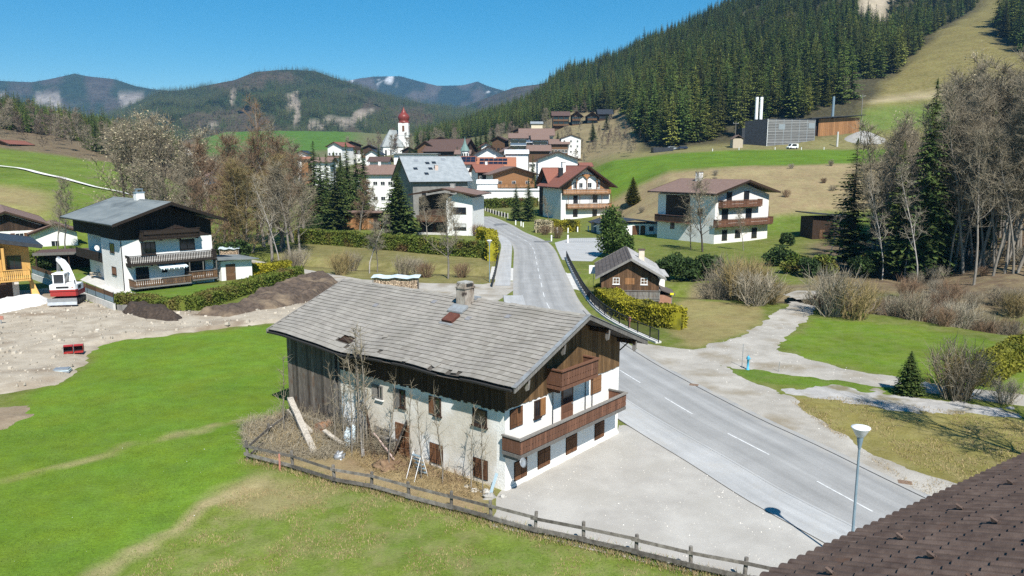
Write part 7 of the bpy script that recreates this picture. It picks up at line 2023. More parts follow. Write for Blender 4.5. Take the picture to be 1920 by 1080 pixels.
# village road furniture: timber rail fence on the left of the road and small white posts
rf = thing('road_fence', 'dark picket fence with white posts along the far bend of the road', 'fence', (-13, 236, 0))
pf0, pf1 = Vector((*G(893, 400), 0)), Vector((*G(922, 411), 0))
pf0.x -= 1.5; pf1.x += .2
for k in range(9):
    p = pf0.lerp(pf1, k / 8) - Vector((-13, 236, 0)) + Vector((4.2, 3, 0)); MB().box(p.x - .12, p.x + .12, p.y - .12, p.y + .12, -.2, 1.5).build('post', m_concrete, rf)
    if k < 8:
        q = pf0.lerp(pf1, (k + 1) / 8) - Vector((-13, 236, 0)) + Vector((4.2, 3, 0)); MB().hexa([(p.x + .1, p.y + .1, .25), (q.x - .1, q.y + .1, .25), (q.x - .1, q.y + .16, .25), (p.x + .1, p.y + .16, .25), (p.x + .1, p.y + .1, 1.25), (q.x - .1, q.y + .1, 1.25), (q.x - .1, q.y + .16, 1.25), (p.x + .1, p.y + .16, 1.25)]).build('panel', m_metal_dark, rf)
street_lamp(895, 408, 6.0, 'far street lamp beside the village road bend', 1.1, at=(XU(896, 226), 226))
for px, py in ((967, 422), (977, 424), (981, 426), (1034, 452), (1045, 436), (1065, 437), (1083, 435), (1103, 433), (1024, 437)):
    x, y = G(px, py); b = MB(); b.box(-.12, .12, -.12, .12, -.1, 1.15); tag(b.build('white_bollard', m_white_paint, None, (x, y, 0)), 'white bollard on the verge before the tall chalet', 'bollard', 'white bollards along the verge')
t = thing('garden_gate', 'pale low metal gate fence at the side road mouth', 'gate', (*G(1068, 455), 0), RAD(8))
for k in range(16): MB().box(k * .42, k * .42 + .04, -.02, .02, 0, .9).build('bar', m_metal_grey, t)
for z in (.15, .82): MB().box(0, 6.4, .021, .05, z, z + .05).build('rail', m_metal_grey, t)
MB().box(-.5, -.2, -.15, .15, 0, 1.5).build('gate_pillar', m_white_paint, t)
# ================================================================== PLANTS: where they stand
SPH = [spruce(40 + k, 20, 46, 13, 4, .18, (m_bark_dark, m_needle), droop=.42) for k in range(3)]
SPL = [spruce(60 + k, 20, 44, 13, 4, .15, (m_bark_dark, m_needle_lush), droop=.3, ragged=.4) for k in range(1)]
SPW = [spruce(70, 20, 60, 18, 4, .36, (m_bark_dark, m_needle), droop=.35)]
THU = [spruce(80, 20, 60, 18, 3, .17, (m_bark_dark, m_needle_thuja), droop=-.25, gap=.01, ragged=.12)]
def spruce_at(proto, px, Y, top, label, group=None, name='spruce_tree', wide=1.0):
    x = XU(px, Y); z = gz(x, Y); h = zat(top, Y) - z; s = h / 20
    t = put_tree(proto, name, label, 'spruce' if 'spruce' in name else 'conifer', x, Y, s * wide, None, group, z, s); return t
for k, (px, Y, top) in enumerate(((590, 190, 263), (613, 194, 287), (651, 184, 266), (668, 190, 278), (681, 196, 276), (602, 182, 292), (640, 180, 292))):
    spruce_at(SPH[k % 3], px, Y, top, 'tall dark spruce in the clump left of the long brown roof', 'spruces left of the brown roof', wide=1.15)
spruce_at(SPL[0], 628, 172, 283, 'thin open pine with pale trunk standing before the dark spruce clump', name='pine_tree', wide=1.5)
spruce_at(SPW[0], 745, 158, 320, 'broad ivy-green spruce between the wooden shed and the house behind the hedge')
spruce_at(SPH[1], 968, 202, 344, 'left and shorter of two dark spruces before the white canopy', wide=1.3)
spruce_at(SPH[2], 991, 200, 333, 'right and taller of two dark spruces left of the tall chalet', wide=1.3)
spruce_at(THU[0], 1187, 206, 331, 'yellow-green columnar conifer between tall chalet and large white house', name='conifer_tree', wide=1.9)
spruce_at(SPL[0], 1603, 108, 257, 'slender yellow-green spruce in front of the hut at the wood edge', wide=1.5)
spruce_at(SPL[0], 1690, 99, 262, 'light green spruce left of the tallest dark one in the wood', wide=1.1)
spruce_at(SPL[0], 1852, 100, 196, 'light green spruce among the bare trunks of the right wood', wide=.9)
spruce_at(SPH[0], 1741, 97, 144, 'tallest dark spruce rising above the bare riverside wood', wide=.85)
spruce_at(SPH[2], 1768, 101, 160, 'dark spruce just right of the tallest one in the wood', wide=.8)
spruce_at(SPH[1], 712, 310, 270, 'small spruce below the church choir')
spruce_at(SPH[0], 999, 262, 290, 'narrow spruce before the white hall', wide=.7)
x, y = G(1703, 739); put_tree(SPW[0], 'young_spruce', 'young dark spruce on the grass beside the gravel track', 'spruce', x, y, .148, z=0)
for k, (px, Y, top) in enumerate(((785, 380, 246), (796, 384, 250), (806, 392, 243), (902, 360, 240), (912, 372, 236), (893, 380, 246), (926, 392, 236))):
    spruce_at(SPH[k % 3], px, Y, top, 'dark spruce among the upper village roofs', 'spruces among the village roofs', wide=1.3)
vgen = random.Random(12)
for k, (px, Y) in enumerate(((770, 372), (843, 402), (858, 335), (935, 345), (952, 400), (1010, 430), (1045, 405), (1110, 400), (1135, 440), (966, 318), (640, 360), (600, 350), (725, 352))):
    spruce_at(SPH[k % 3], px, Y, 307 - (gz(XU(px, Y), Y) + vgen.uniform(8, 13) - CAMH) / Y * FOCAL / 1.03, 'dark green garden spruce between the village houses', 'garden spruces in the village', wide=1.5)
# ---- bare broadleaf trees
def fam(mats, n, seed, **k): return [bare_tree(seed + i, 16, mats=mats, **k) for i in range(n)]
T_GREY = fam((m_bark, m_twig), 3, 100, spread=.30, nb=24, sub=8, tw=8, twr=.016, twl=1.1)
T_RED = fam((m_bark, m_twig_red), 2, 120, spread=.30, nb=26, sub=8, tw=9, base=.15, twr=.016, twl=1.1)
T_CAT = fam((m_bark_dark, m_twig), 2, 140, spread=.36, nb=24, sub=8, tw=8, base=.2, catkin=m_catkin, twr=.016, twl=1.1, catn=.5)
T_YEL = fam((m_bark, m_twig_yellow), 2, 160, spread=.33, nb=26, sub=8, tw=9, base=.1, twr=.016, stems=2, twl=1.1)
T_BIR = fam((m_bark_birch, m_twig_red), 1, 180, spread=.3, nb=22, sub=7, tw=7, base=.3, twr=.014, r0=.22, up=.8, out=(.5, .8))
T_SLIM = fam((m_bark, m_twig), 3, 200, spread=.2, nb=22, sub=8, tw=7, base=.35, twr=.014, lean=.08, r0=.13)
T_PALE = fam((m_bark_birch, m_twig_pale), 1, 220, spread=.2, nb=18, sub=6, tw=5, base=.3, twr=.013, r0=.10)
def bare_at(proto, px, Y, top, label, group=None, wide=1.0, base_py=None):
    x = XU(px, Y); z = gz(x, Y); h = zat(top, Y) - z; s = h / 16
    return put_tree(proto, 'bare_tree', label, 'tree', x, Y, s * wide, None, group, z, s)
LG = 'leafless trees in the grove behind the left chalet'
grove = {'c': (T_CAT, 'leafless tree with pale beige catkins behind the left chalet roof'), 'r': (T_RED, 'leafless tree with reddish brown crown in the left grove'), 'g': (T_GREY, 'leafless grey-brown tree in the left grove'), 'y': (T_YEL, 'leafless bushy tree with yellowish twigs in the left grove')}
for k, (px, Y, top, kd) in enumerate(((240, 128, 268, 'c'), (272, 124, 250, 'c'), (300, 134, 236, 'c'), (332, 128, 244, 'c'), (362, 136, 262, 'c'), (388, 130, 272, 'r'), (415, 136, 268, 'r'), (440, 146, 262, 'g'), (462, 128, 300, 'y'), (503, 124, 318, 'g'), (528, 136, 268, 'r'), (546, 146, 250, 'g'), (566, 150, 276, 'g'), (440, 124, 330, 'y'), (402, 122, 345, 'r'), (352, 122, 340, 'g'), (315, 120, 335, 'g'), (478, 150, 276, 'r'), (556, 128, 345, 'g'), (425, 128, 306, 'r'), (520, 130, 300, 'r'), (372, 128, 300, 'g'), (455, 140, 282, 'g'), (284, 120, 320, 'c'), (500, 142, 270, 'r'), (538, 124, 330, 'g'))):
    p, lb_ = grove[kd]; bare_at(p[k % len(p)], px, Y, top, lb_, LG, 1.4)
bare_at(T_BIR[0], 490, 138, 208, 'tall white-barked birch towering over the left grove', wide=.9)
bare_at(T_PALE[0], 517, 116, 330, 'slim tree with pale trunk at the lane before the left grove', wide=1.1)
bare_at(T_SLIM[0], 110, 112, 338, 'thin small bare tree behind the carport on the left', wide=1.2)
bare_at(T_SLIM[1], 97, 118, 360, 'thin bare tree beside the long brown roofed house', wide=1.2)
bare_at(T_GREY[1], 838, 99, 372, 'bare tree with pale straight trunk in front of the long hedge', wide=1.1)
bare_at(T_PALE[0], 688, 104, 405, 'pale multi-branched bare tree at the ditch before the long hedge', wide=1.9)
bare_at(T_SLIM[2], 703, 105, 415, 'slender bare tree at the ditch, right of the pale one', wide=1.6)
bare_at(T_RED[0], 672, 172, 342, 'rounded red-brown bare tree over the wooden shed', wide=1.3)
bare_at(T_GREY[0], 703, 178, 355, 'grey bare tree right of the red-brown one above the wooden shed', wide=1.1)
bare_at(T_GREY[2], 1030, 192, 372, 'leafless garden tree before the left wall of the tall chalet', wide=1.2)
bare_at(T_CAT[1], 1322, 130, 338, 'brown budding tree before the large white house', wide=1.15)
bare_at(T_CAT[0], 1300, 134, 392, 'lower budding tree left of the brown one before the large white house', wide=1.1)
bare_at(T_SLIM[0], 1400, 132, 395, 'thin bare tree before the right balconies of the large white house', wide=1.3)
bare_at(T_GREY[1], 800, 156, 372, 'bare tree before the recessed balconies behind the hedge', wide=1.3); bare_at(T_GREY[2], 856, 150, 378, 'bare tree before the white tower wall behind the hedge', wide=1.1)
bare_at(T_GREY[0], 735, 430, 255, 'far bare tree left of the church roof', wide=1.2); bare_at(T_GREY[1], 1024, 470, 206, 'round bare tree left of the timber hotel', wide=1.3)
rgen = random.Random(31)
# ---- shrubs
SH = [bare_shrub(300 + k, 3.2, 2.0, 70, 12, m, .014) for k, m in enumerate((m_twig, m_twig_red, m_twig_yellow, m_twig_pale))]
def shrub_at(x, y, s, k, label, group=None, z=None):
    o = link('bare_shrub', SH[k], None, (x, y, gz(x, y) if z is None else z), rgen.uniform(0, 6.28)); o.scale = (s, s, s * rgen.uniform(.8, 1.15)); return tag(o, label, 'shrub', group)
RG = 'leafless trees of the riverside wood on the right'
rgen = random.Random(31)
for k in range(125):
    px = 1640 + 330 * (k + rgen.random()) / 125 if k % 3 else rgen.uniform(1790, 2010); Y = rgen.uniform(101, 145); x = XU(px, Y)
    top = rgen.uniform(130, 300) if px > 1760 else rgen.uniform(235, 340)
    proto = T_SLIM[k % 3] if k % 5 < 3 else (T_GREY[k % 3] if k % 5 == 3 else T_CAT[k % 2])
    bare_at(proto, px, Y, top, 'slender leafless tree in the riverside wood on the right', RG, 1.25 if proto in T_SLIM else .85)
for k in range(34):
    px = rgen.uniform(1790, 1985); Y = rgen.uniform(86, 104)
    bare_at(T_SLIM[k % 3], px, Y, rgen.uniform(110, 260), 'tall grey trunk at the right end of the riverside wood', 'tall trunks at the right end', 1.0)
for k in range(46):
    px = rgen.uniform(1690, 1980); Y = rgen.uniform(86, 135)
    shrub_at(XU(px, Y), Y, rgen.uniform(.35, .8), rgen.choice((0, 1, 3)), 'low brush under the trees of the riverside wood', 'brush under the riverside wood')
for px, Y, top in ((1668, 98, 330), (1710, 97, 300), (1735, 92, 310), (1700, 108, 290), (1580, 112, 330), (1566, 116, 345)):
    bare_at(T_PALE[0], px, Y, top, 'thin pale-stemmed tree at the front of the riverside wood', 'pale stems at the wood edge', 1.0)
for px, Y, top, rot in ((1880, 92, 215, 0), (1900, 90, 190, .4), (1925, 88, 170, .2)):
    t = bare_at(T_GREY[0], px, Y, top, 'leaning grey trunk at the right picture edge in the wood', 'leaning trunks at the right edge', .8); t.rotation_euler = (RAD(4), RAD(13 + rot * 8), rot)
t = put_tree(T_GREY[1], 'bare_tree', 'bare tree beyond the right picture edge that throws branch shadows on the grass', 'tree', 28.6, 32.5, .95, .4, z=0)
t = put_tree(T_GREY[2], 'bare_tree', 'second bare tree beyond the right picture edge behind the first', 'tree', 32.2, 36.5, .9, 1.4, z=0)
for k in range(44):
    px = rgen.uniform(1535, 1930); t = (px - 1535) / 395; Y = rgen.uniform(77, 90) - 12 * t
    x, y = XU(px, Y), Y
    shrub_at(x, y, rgen.uniform(.6, 1.05), rgen.choice((0, 3, 1, 2, 1)), 'leafless shrub in the thicket along the stream on the right', 'shrubs along the stream')
for px, py, s, k, lb_ in ((1560, 592, 1.5, 3, 'tall pale-stemmed willow bush at the stream crossing'), (1600, 598, 1.4, 2, 'tall yellowish willow bush right of the pale one at the stream')):
    shrub_at(*G(px, py), s, k, lb_)
for k, (px, py, s, c) in enumerate(((1345, 556, 1.3, 0), (1388, 562, 1.6, 2), (1415, 572, 1.5, 3), (1440, 570, 1.2, 2), (1365, 543, 1.7, 0), (1402, 545, 1.8, 2))):
    shrub_at(*G(px, py), s, c, 'large leafless willow bush on the stream bank right of the hut', 'willow bushes right of the hut')
x, y = G(1790, 748); shrub_at(x, y, 1.12, 0, 'big round leafless bush right of the young spruce'); shrub_at(x + .2, y + .2, 1.0, 2, 'yellowish stems inside the big round bush')
shrub_at(*G(1885, 757), .58, 3, 'small pale leafless bush at the right edge of the gravel track')
for px, py, s, c, lb_ in ((640, 515, 1.1, 2, 'yellowish low bush at the ditch, left of the pale tree'), (660, 508, .9, 0, 'grey low bush next to the yellowish one at the ditch'), (755, 518, .9, 0, 'brown low bush at the ditch right of the woodpile sheet'), (800, 520, .8, 1, 'red-brown low bush left of the pale trunked tree'), (780, 512, .9, 3, 'pale low bush behind the woodpile'), (866, 520, .8, 1, 'red-brown low bush right of the pale trunked tree'), (560, 500, 1.0, 3, 'pale low bush beside the lane under the grove'), (545, 505, .9, 0, 'grey low bush beside the lane under the grove'), (895, 442, 1.0, 1, 'reddish bush at the hedge end by the road'), (1045, 447, .8, 1, 'reddish low bush on the verge before the tall chalet'), (1022, 440, .8, 1, 'reddish bush left on the verge before the tall chalet')):
    shrub_at(*G(px, py), s, c, lb_)
bank_pts = [(rgen.uniform(1120, 1640), rgen.uniform(178, 215)) for _ in range(13)]
for px, Y in bank_pts: shrub_at(XU(px, Y), Y, rgen.uniform(.35, .7), rgen.choice((0, 3, 1)), 'low leafless shrub scattered on the dry bank', 'shrubs on the dry bank')
for k in range(26):
    px = vgen.uniform(880, 1135); Y = vgen.uniform(300, 430)
    bare_at(T_GREY[k % 3] if k % 2 else T_CAT[k % 2], px, Y, 307 - (gz(XU(px, Y), Y) + vgen.uniform(5, 9) - CAMH) / Y * FOCAL / 1.03, 'small leafless tree between the village houses', 'bare trees in the village', 1.2)
# ---- leafy bushes and hedges
def bush(name, label, x, y, rx, ry, h, n, size, m, seed, z=None, cat='bush', lobes=9):
    o = link(name, leaf_bush(seed, rx, ry, h, n, size, m, lobes), None, (x, y, gz(x, y) if z is None else z)); return tag(o, label, cat)
x, y = XU(1148, 122), 122; bush('evergreen_bush', 'round dark green conifer bush between the side road and the hut', x, y, 3.7, 3.4, 8.6, 6500, .28, m_leaf_mid, 5, 0, lobes=14)
bush('evergreen_bush', 'lower green bush right of the round dark one', XU(1172, 120), 120, 2.2, 2.0, 5.6, 2600, .26, m_leaf_mid, 6, 0)
for k, (px, Y, r, h) in enumerate(((1258, 97, 2.6, 3.6), (1290, 98, 2.6, 3.8), (1318, 97, 2.4, 3.6), (1340, 100, 2.2, 3.2))): 
    o = bush('dark_shrub', 'dark green leafy shrub on the far stream bank behind the hut', XU(px, Y), Y, r, r, h, 2600, .24, m_leaf_dark, 20 + k, 0); o['group'] = 'dark shrubs behind the hut'
for k, (px, Y, r, h) in enumerate(((1470, 112, 3.0, 3.4), (1500, 104, 2.8, 3.2), (1525, 100, 2.4, 2.8), (1558, 102, 2.4, 3.2), (1620, 100, 2.6, 3.6), (1650, 102, 2.4, 3.4))):
    o = bush('leafy_shrub', 'fresh green shrub at the edge of the riverside wood', XU(px, Y), Y, r, r, h, 2200, .24, m_leaf_hedge if k % 2 else m_leaf_dark, 30 + k, 0); o['group'] = 'green shrubs at the wood edge'
bush('clipped_bush', 'clipped dark bush before the wall right of the large white house', XU(1478, 140), 140, 1.8, 1.8, 2.8, 1500, .22, m_leaf_dark, 41, 0)
bush('evergreen_bush', 'dark low evergreen at the foot of the left grove', XU(440, 118), 118, 4.0, 2.4, 3.6, 3200, .26, m_leaf_dark, 42, 0)
bush('garden_bush', 'dark clipped bush before the shed on the left lawn edge', XU(65, 106), 106, 1.6, 1.5, 2.4, 1400, .2, m_leaf_dark, 44, 0)
def hedge(label, pix, w, h, n, size, m, seed, world_pts=None, name='hedge'):
    ln = [(q.x, q.y) for q in resample(world_pts or [G(*p) for p in pix], 1.2)]
    return tag(link(name, hedge_mesh(ln, w, h, n, size, m, seed, zfun=lambda X, Y: terrain(X, Y, carve=False))), label, 'hedge')
hedge('yellow-green clipped hedge curving past the wooden hut', None, 2.2, 1.75, 22000, .13, m_leaf_yellow, 3, [(15.9, 68.2), (14.0, 69.6), (12.2, 72.2), (11.0, 75.5), (10.4, 79.5), (10.2, 84)])
hedge('wide low hedge along the lawn of the left chalet', [(224, 573), (340, 583), (450, 552), (562, 516)], 2.0, 1.3, 20000, .14, m_leaf_hedge, 4)
hedge('orange tinged hedge before the chalet shed', [(425, 520), (470, 517), (545, 511)], 2.2, 1.5, 8000, .15, m_leaf_yellow, 5)
hedge('long green hedge behind the ditch left of the bridge', [(556, 455), (650, 461), (750, 470), (850, 479), (925, 484)], 1.8, 2.5, 26000, .2, m_leaf_hedge, 6)
hedge('yellow-green hedge end along the road left of the bridge', None, 1.6, 3.2, 7000, .2, m_leaf_yellow, 7, [(-3.2, 117), (-3.3, 126), (-3.9, 136), (-6.2, 143)])
hedge('dark box hedge left of the wooden shed', [(560, 427), (632, 428)], 3.0, 2.2, 6000, .22, m_leaf_dark, 8)
hedge('clipped green hedge before the tall chalet', [(1037, 434), (1086, 434)], 2.0, 2.4, 5000, .22, m_leaf_yellow, 9)
hedge('brown leafless hedge before the tall chalet', [(1003, 436), (1036, 436)], 2.0, 2.4, 3500, .22, m_catkin, 10)
hedge('yellow-green thuja row at the right picture edge', [(1836, 724), (1880, 700), (1935, 668)], 1.3, 1.9, 12000, .14, m_needle_thuja, 11)
hedge('dark hedge behind the lawn at the far road bend', None, 2.2, 2.6, 5000, .3, m_leaf_hedge, 12, [(-12, 243), (-2, 240), (8, 237)])
hedge('low hedge behind the carport at the left', None, 1.6, 1.6, 5000, .2, m_leaf_hedge, 13, [(-76, 112), (-68, 114), (-60, 116)])
# ---- fields of blades and dry tufts in the near ground
def blades(name, n, fn, h, w, m, seed):
    rng = np.random.default_rng(seed); P = fn(rng, n); n = len(P)
    a = rng.uniform(0, 6.28, n); le = rng.normal(0, .45, (n, 2)); hh = h * rng.uniform(.5, 1.3, n); ww = w * rng.uniform(.7, 1.3, n)
    d = np.stack([np.cos(a), np.sin(a)], 1) * ww[:, None]
    zg = np.zeros(n)
    V = np.stack([np.column_stack([P - d, zg - .01]), np.column_stack([P + d, zg - .01]), np.column_stack([P + le * hh[:, None], zg + hh])], 1).reshape(-1, 3)
    return link(name, np_mesh(name, V, np.arange(3 * n).reshape(n, 3), m), kind='stuff')
lawn_poly = [G(*p) for p in [(-200, 1150), (-200, 800), (70, 752), (170, 697), (190, 645), (360, 634), (505, 615), (560, 700), (540, 800), (460, 860), (925, 992), (1330, 1100), (1330, 1180)]]
def in_poly(poly, dens=None):
    xs_, ys_ = [p[0] for p in poly], [p[1] for p in poly]
    def f(rng, n):
        q = np.column_stack([rng.uniform(min(xs_), max(xs_), n), rng.uniform(min(ys_), max(ys_), n)])
        k = sdist(poly, q[:, 0], q[:, 1]) < -.15
        if dens is not None: k &= rng.uniform(size=n) < dens(q[:, 0], q[:, 1])
        return q[k]
    return f
near_d = lambda X, Y: np.clip(1.6 - Y / 45, .15, 1)
blades('grass', 150000, in_poly(lawn_poly, lambda X, Y: near_d(X, Y) * sstep(.38, .62, fbm(X, Y, 1.6, 41))), .075, .012, m_grass, 1)
olive_poly = [G(*p) for p in [(150, 1150), (330, 1005), (470, 893), (550, 892), (925, 992), (1330, 1100), (1330, 1180)]]
blades('dry_grass', 60000, in_poly(olive_poly, lambda X, Y: sstep(.45, .62, fbm(X, Y, 1.1, 52))), .085, .012, m_drygrass, 2)
blades('dry_grass', 26000, in_poly([G(*p) for p in [(1475, 752), (1560, 742), (1760, 765), (1950, 795), (1950, 890), (1770, 960), (1600, 845)]], lambda X, Y: sstep(.4, .6, fbm(X, Y, 1.4, 57))), .11, .016, m_drygrass, 3)
fence_line = fpos
def along_fence(rng, n):
    i = rng.integers(0, len(fpos) - 2, n); t = rng.uniform(size=n)[:, None]; A = np.array(fpos)[i]; B = np.array(fpos)[i + 1]
    return A + (B - A) * t + rng.normal(0, .22, (n, 2))
blades('fence_grass', 9000, along_fence, .2, .012, m_drygrass, 4)
blades('fence_grass', 6000, along_fence, .16, .014, m_grass, 5)
# loose pebbles on the yard and verge
def pebbles(name, n, fn, r, m, seed, z=.02):
    rng = np.random.default_rng(seed); P = fn(rng, n); n = len(P); s = r * rng.pareto(2.5, n) * .6 + r * .5; s = np.minimum(s, r * 4)
    a = rng.uniform(0, 6.28, n); V = []
    for k in range(4):
        t = a + k * 1.57 + rng.uniform(-.3, .3, n); V.append(np.column_stack([P[:, 0] + np.cos(t) * s, P[:, 1] + np.sin(t) * s, np.full(n, z)]))
    V.append(np.column_stack([P[:, 0], P[:, 1], z + s * .8]))
    V = np.stack(V, 1).reshape(-1, 3); b0 = (np.arange(n) * 5)[:, None]
    F = np.concatenate([b0 + np.array([[k, (k + 1) % 4, 4]]) for k in range(4)], 0)
    return link(name, np_mesh(name, V, F, m), kind='stuff')
m_peb = mat('pale_pebbles', (.42, .395, .355), (.58, .555, .51), 2, vary=.35, island=True)
pebbles('pebbles', 16000, in_poly([(-.2, 32.2), (5.6, 39.6), (6.4, 41.3), (8.8, 37.4), (10.8, 32), (12.6, 28), (15, 22.5), (9.5, 24.5), (1, 28.9)]), .010, m_peb, 6)
pebbles('pebbles', 5000, in_poly([(9.2, 36.5), (10.9, 31.8), (12.7, 27.8), (15, 22.8), (14, 22.5), (11.6, 27.5), (9.4, 31.8), (7.6, 36.5)]), .014, m_peb, 7)
pebbles('pebbles', 9000, in_poly([G(*p) for p in [(1230, 650), (1300, 656), (1440, 600), (1500, 585), (1500, 612), (1455, 655), (1665, 708), (1660, 722), (1352, 688), (1480, 745), (1600, 830), (1700, 880), (1650, 880)]]), .014, m_peb, 8, .012)
pebbles('daisies', 1500, in_poly(lawn_poly, lambda X, Y: sstep(.5, .7, fbm(X, Y, 5, 88))), .006, m_white_paint, 9, .05)
# ================================================================== FOREST
FSP = [spruce(500 + k, 20, 22, 9, 3, .19 + .025 * k, (m_bark_dark, m_needle_far), droop=.38, split=False) for k in range(3)]
FAR = [spruce(520 + k, 20, 7, 6, 1, .26, (m_bark_dark, m_needle_far), droop=.3, split=False) for k in range(2)]
def crown_only(seed, mt):
    t, c = bare_tree(seed, 12, spread=.34, nb=16, sub=5, tw=4, twr=.05, r0=.16, mats=(mt, mt), base=.12, twl=1.3)
    bpy.data.meshes.remove(t); c.name = 'far_bare_tree'; return c
FBR = [crown_only(540, m_broadcrown), crown_only(541, m_twig)]
rng = np.random.default_rng(77)
def jitter_grid(x0, x1, y0, y1, cell):
    X, Y = np.meshgrid(np.arange(x0, x1, cell), np.arange(y0, y1, cell)); X = X.ravel(); Y = Y.ravel()
    return X + rng.uniform(-.5, .5, len(X)) * cell * 1.1, Y + rng.uniform(-.5, .5, len(X)) * cell * 1.1
TOE = ([700, 790, 860, 960, 1060, 1110, 1160, 1185, 1205, 1225, 1300, 1400, 1480, 1560, 1620, 2600], [700, 650, 610, 575, 545, 530, 500, 400, 335, 312, 316, 324, 334, 345, 352, 352])
P_all, H_all = [], []
X, Y = jitter_grid(-120, 900, 300, 900, 4.9)
px = 960 + X / Y * FOCAL * 1.008
sk = sdist([(p * .25, y) for p, y in SKI], px * .25, Y)
keep = (Y > np.interp(px, *TOE)) & (px > 780) & (px < 2350) & (sk > 2.5) & (rng.uniform(size=len(X)) < .95) & (fbm(X, Y, 26, 71) > .36)
keep &= ~((px > 1584) & (px < 1642) & (Y > 585) & (Y < 695))
keep &= ~((px > 1600) & (Y < 395) & (px < 2010))
keep &= ~((px > 1560) & (px < 1720) & (Y < np.interp(px, [1560, 1640, 1700], [345, 380, 440])))
P_all.append(np.column_stack([X, Y])[keep]); H_all.append(rng.normal(20, 4.5, keep.sum()) * (1 - .45 * sstep(360, 720, Y[keep])))
# left hill conifers
X, Y = jitter_grid(-420, -150, 280, 640, 4.4); px = 960 + X / Y * FOCAL * 1.008
dens = sstep(320, 370, Y + (fbm(X, Y, 60, 4) - .5) * 160) + .8 * sstep(.56, .62, fbm(X, Y, 40, 14))
keep = (px < 345) & (px > -260) & (rng.uniform(size=len(X)) < dens * .9)
P_all.append(np.column_stack([X, Y])[keep]); H_all.append(rng.normal(11.5, 2.4, keep.sum()))
P_ = np.concatenate(P_all); Hh = np.clip(np.concatenate(H_all), 6, 30)
Zz = terrain(P_[:, 0], P_[:, 1]) - .4
px = 960 + P_[:, 0] / P_[:, 1] * FOCAL * 1.008
score = Hh / P_[:, 1] * ((px > -20) & (px < 1945))
# the front rows show largest: those stand as trees of their own
front = np.argsort(-score)[:300]
isf = np.zeros(len(P_), bool); isf[front] = True
first = {}
for i in front:
    k = int(rng.integers(0, 3)); left = px[i] < 600
    o = link('spruce_tree', FSP[k], None, (P_[i, 0], P_[i, 1], Zz[i]), float(rng.uniform(0, 6.28))); s = float(Hh[i] / 20); o.scale = (s * float(rng.uniform(.85, 1.25)), s * float(rng.uniform(.85, 1.25)), s)
    tag(o, 'dark spruce on the wooded hill at the left' if left else 'dark spruce in the front rows of the forest on the mountainside', 'spruce', 'spruces of the left hill' if left else 'front spruces of the mountain forest')
    first.setdefault(k, o)
r_ = ~isf; n_ = int(r_.sum())
scatter_object('forest', [first[k] for k in sorted(first)], np.column_stack([P_, Zz])[r_], rng.uniform(0, 6.28, n_), Hh[r_] / 20, rng.integers(0, len(first), n_))
# far wood on the mountains
far_protos = [link('far_spruce', FAR[0], None, (XU(1260, 560), 560, gz(XU(1260, 560), 560)))]
tag(far_protos[0], 'single spruce deep inside the mountain forest', 'spruce')
def far_wood(name, mt, n, h, seed):
    _, V, wood = mt; rows, cols = wood.shape; g = np.random.default_rng(seed)
    a = g.uniform(0, 33, n); b_ = g.uniform(0, cols - 1.01, n); i, j = a.astype(int), b_.astype(int); fa, fb = (a - i)[:, None], (b_ - j)[:, None]
    Pt = (V[i, j] * (1 - fa) + V[np.minimum(i + 1, rows - 1), j] * fa) * (1 - fb) + (V[i, j + 1] * (1 - fa) + V[np.minimum(i + 1, rows - 1), j + 1] * fa) * fb
    k = g.uniform(size=n) < wood[i, j] ** 1.5 * .98 + .02
    k &= (V[i, j][:, 2] > 0)
    Pt = Pt[k]; Pt[:, 2] -= 1.5; m = len(Pt)
    return scatter_object(name, far_protos, Pt, g.uniform(0, 6.28, m), h / 20 * g.uniform(.6, 1.25, m), np.zeros(m, int))
far_wood('mountain_wood', M_MID, 48000, 17, 1)
far_wood('mountain_wood', M_LEFT, 22000, 17, 2)
far_wood('mountain_wood', M_RIGHT, 12000, 17, 3)
far_wood('mountain_wood', M_SPUR, 8000, 18, 4)
# bare woods on the slopes
X, Y = jitter_grid(-300, 120, 250, 560, 7.0); px = 960 + X / Y * FOCAL * 1.008
k1 = (px < 420) & (px > -200) & (Y < 380) & (Y > np.interp(px, [-200, 0, 215, 420], [266, 264, 252, 258])) & (rng.uniform(size=len(X)) < .5)
k2 = (px > 905) & (px < 1200) & (Y > np.interp(px, [905, 960, 1060, 1095, 1130, 1200], [400, 395, 420, 330, 290, 285])) & (Y < np.interp(px, *TOE)) & (rng.uniform(size=len(X)) < .42) & ~((px > 985) & (px < 1155) & (Y > 440) & (Y < 510))
k3 = (px > 640) & (px < 860) & (Y > 430) & (Y < 560) & (rng.uniform(size=len(X)) < .18)
k_ = k1 | k2 | k3
Q = np.column_stack([X, Y])[k_]; hq = rng.normal(9, 2.2, len(Q)) * np.where(Q[:, 0] > 0, .62, 1.0); hq = np.clip(hq, 3, 14)
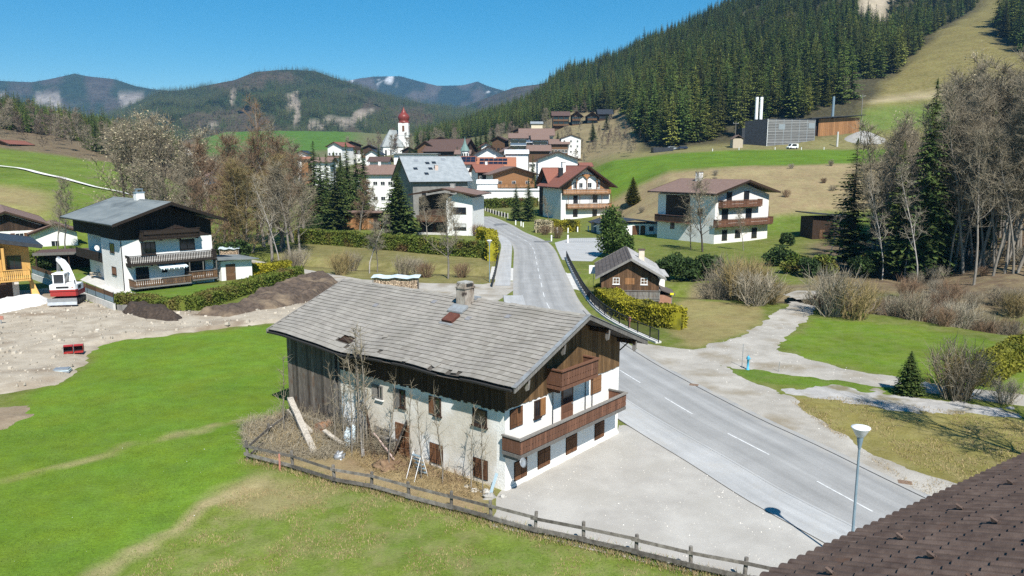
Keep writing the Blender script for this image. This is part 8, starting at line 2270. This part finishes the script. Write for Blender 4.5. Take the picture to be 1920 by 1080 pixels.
zq = terrain(Q[:, 0], Q[:, 1])
near_b = np.argsort(-(hq / Q[:, 1]))[:120]; msk = np.zeros(len(Q), bool); msk[near_b] = True; fb_ = {}
for i in near_b:
    k = int(rng.integers(0, 2)); left = Q[i, 0] < -60
    o = link('bare_tree', FBR[k], None, (Q[i, 0], Q[i, 1], zq[i]), float(rng.uniform(0, 6.28))); o.scale = (float(hq[i] / 12),) * 3
    tag(o, 'leafless tree in the brown wood above the left meadow' if left else 'leafless tree on the slope behind the village hotels', 'tree', 'brown wood on the left' if left else 'bare trees behind the hotels'); fb_.setdefault(k, o)
n_ = int((~msk).sum())
scatter_object('bare_wood', [fb_[k] for k in sorted(fb_)], np.column_stack([Q, zq])[~msk], rng.uniform(0, 6.28, n_), hq[~msk] / 12, rng.integers(0, len(fb_), n_))
# ================================================================== THE AIR
hz = MB(); hz.box(-5200, 5200, -120, 5600, -8, 1150)
m_haze = bpy.data.materials.new('haze_air'); m_haze.use_nodes = True
hn = m_haze.node_tree; hn.nodes.remove(hn.nodes['Principled BSDF'])
pv_ = hn.nodes.new('ShaderNodeVolumePrincipled'); pv_.inputs['Color'].default_value = (.26, .58, 1.0, 1); pv_.inputs['Density'].default_value = 9.5e-5; pv_.inputs['Anisotropy'].default_value = .1
hn.links.new(pv_.outputs[0], hn.nodes['Material Output'].inputs['Volume'])
hz.build('haze', m_haze, kind='stuff')

# ---- look-alikes that can be told apart by their order get labels that say so
_ORD = ['first', 'second', 'third', 'fourth', 'fifth', 'sixth', 'seventh', 'eighth', 'ninth', 'tenth', 'eleventh', 'twelfth', 'thirteenth', 'fourteenth']
_same = {}
for o in bpy.data.objects:
    if o.parent is None and 'category' in o.keys(): _same.setdefault(o['label'], []).append(o)
for lb_, os_ in _same.items():
    if 2 <= len(os_) <= 14 and len(lb_.split()) <= 13:
        os_.sort(key=lambda o: o.location.x / max(o.location.y, 1))
        for k, o in enumerate(os_): o['label'] = lb_ + ', ' + _ORD[k] + ' from left'
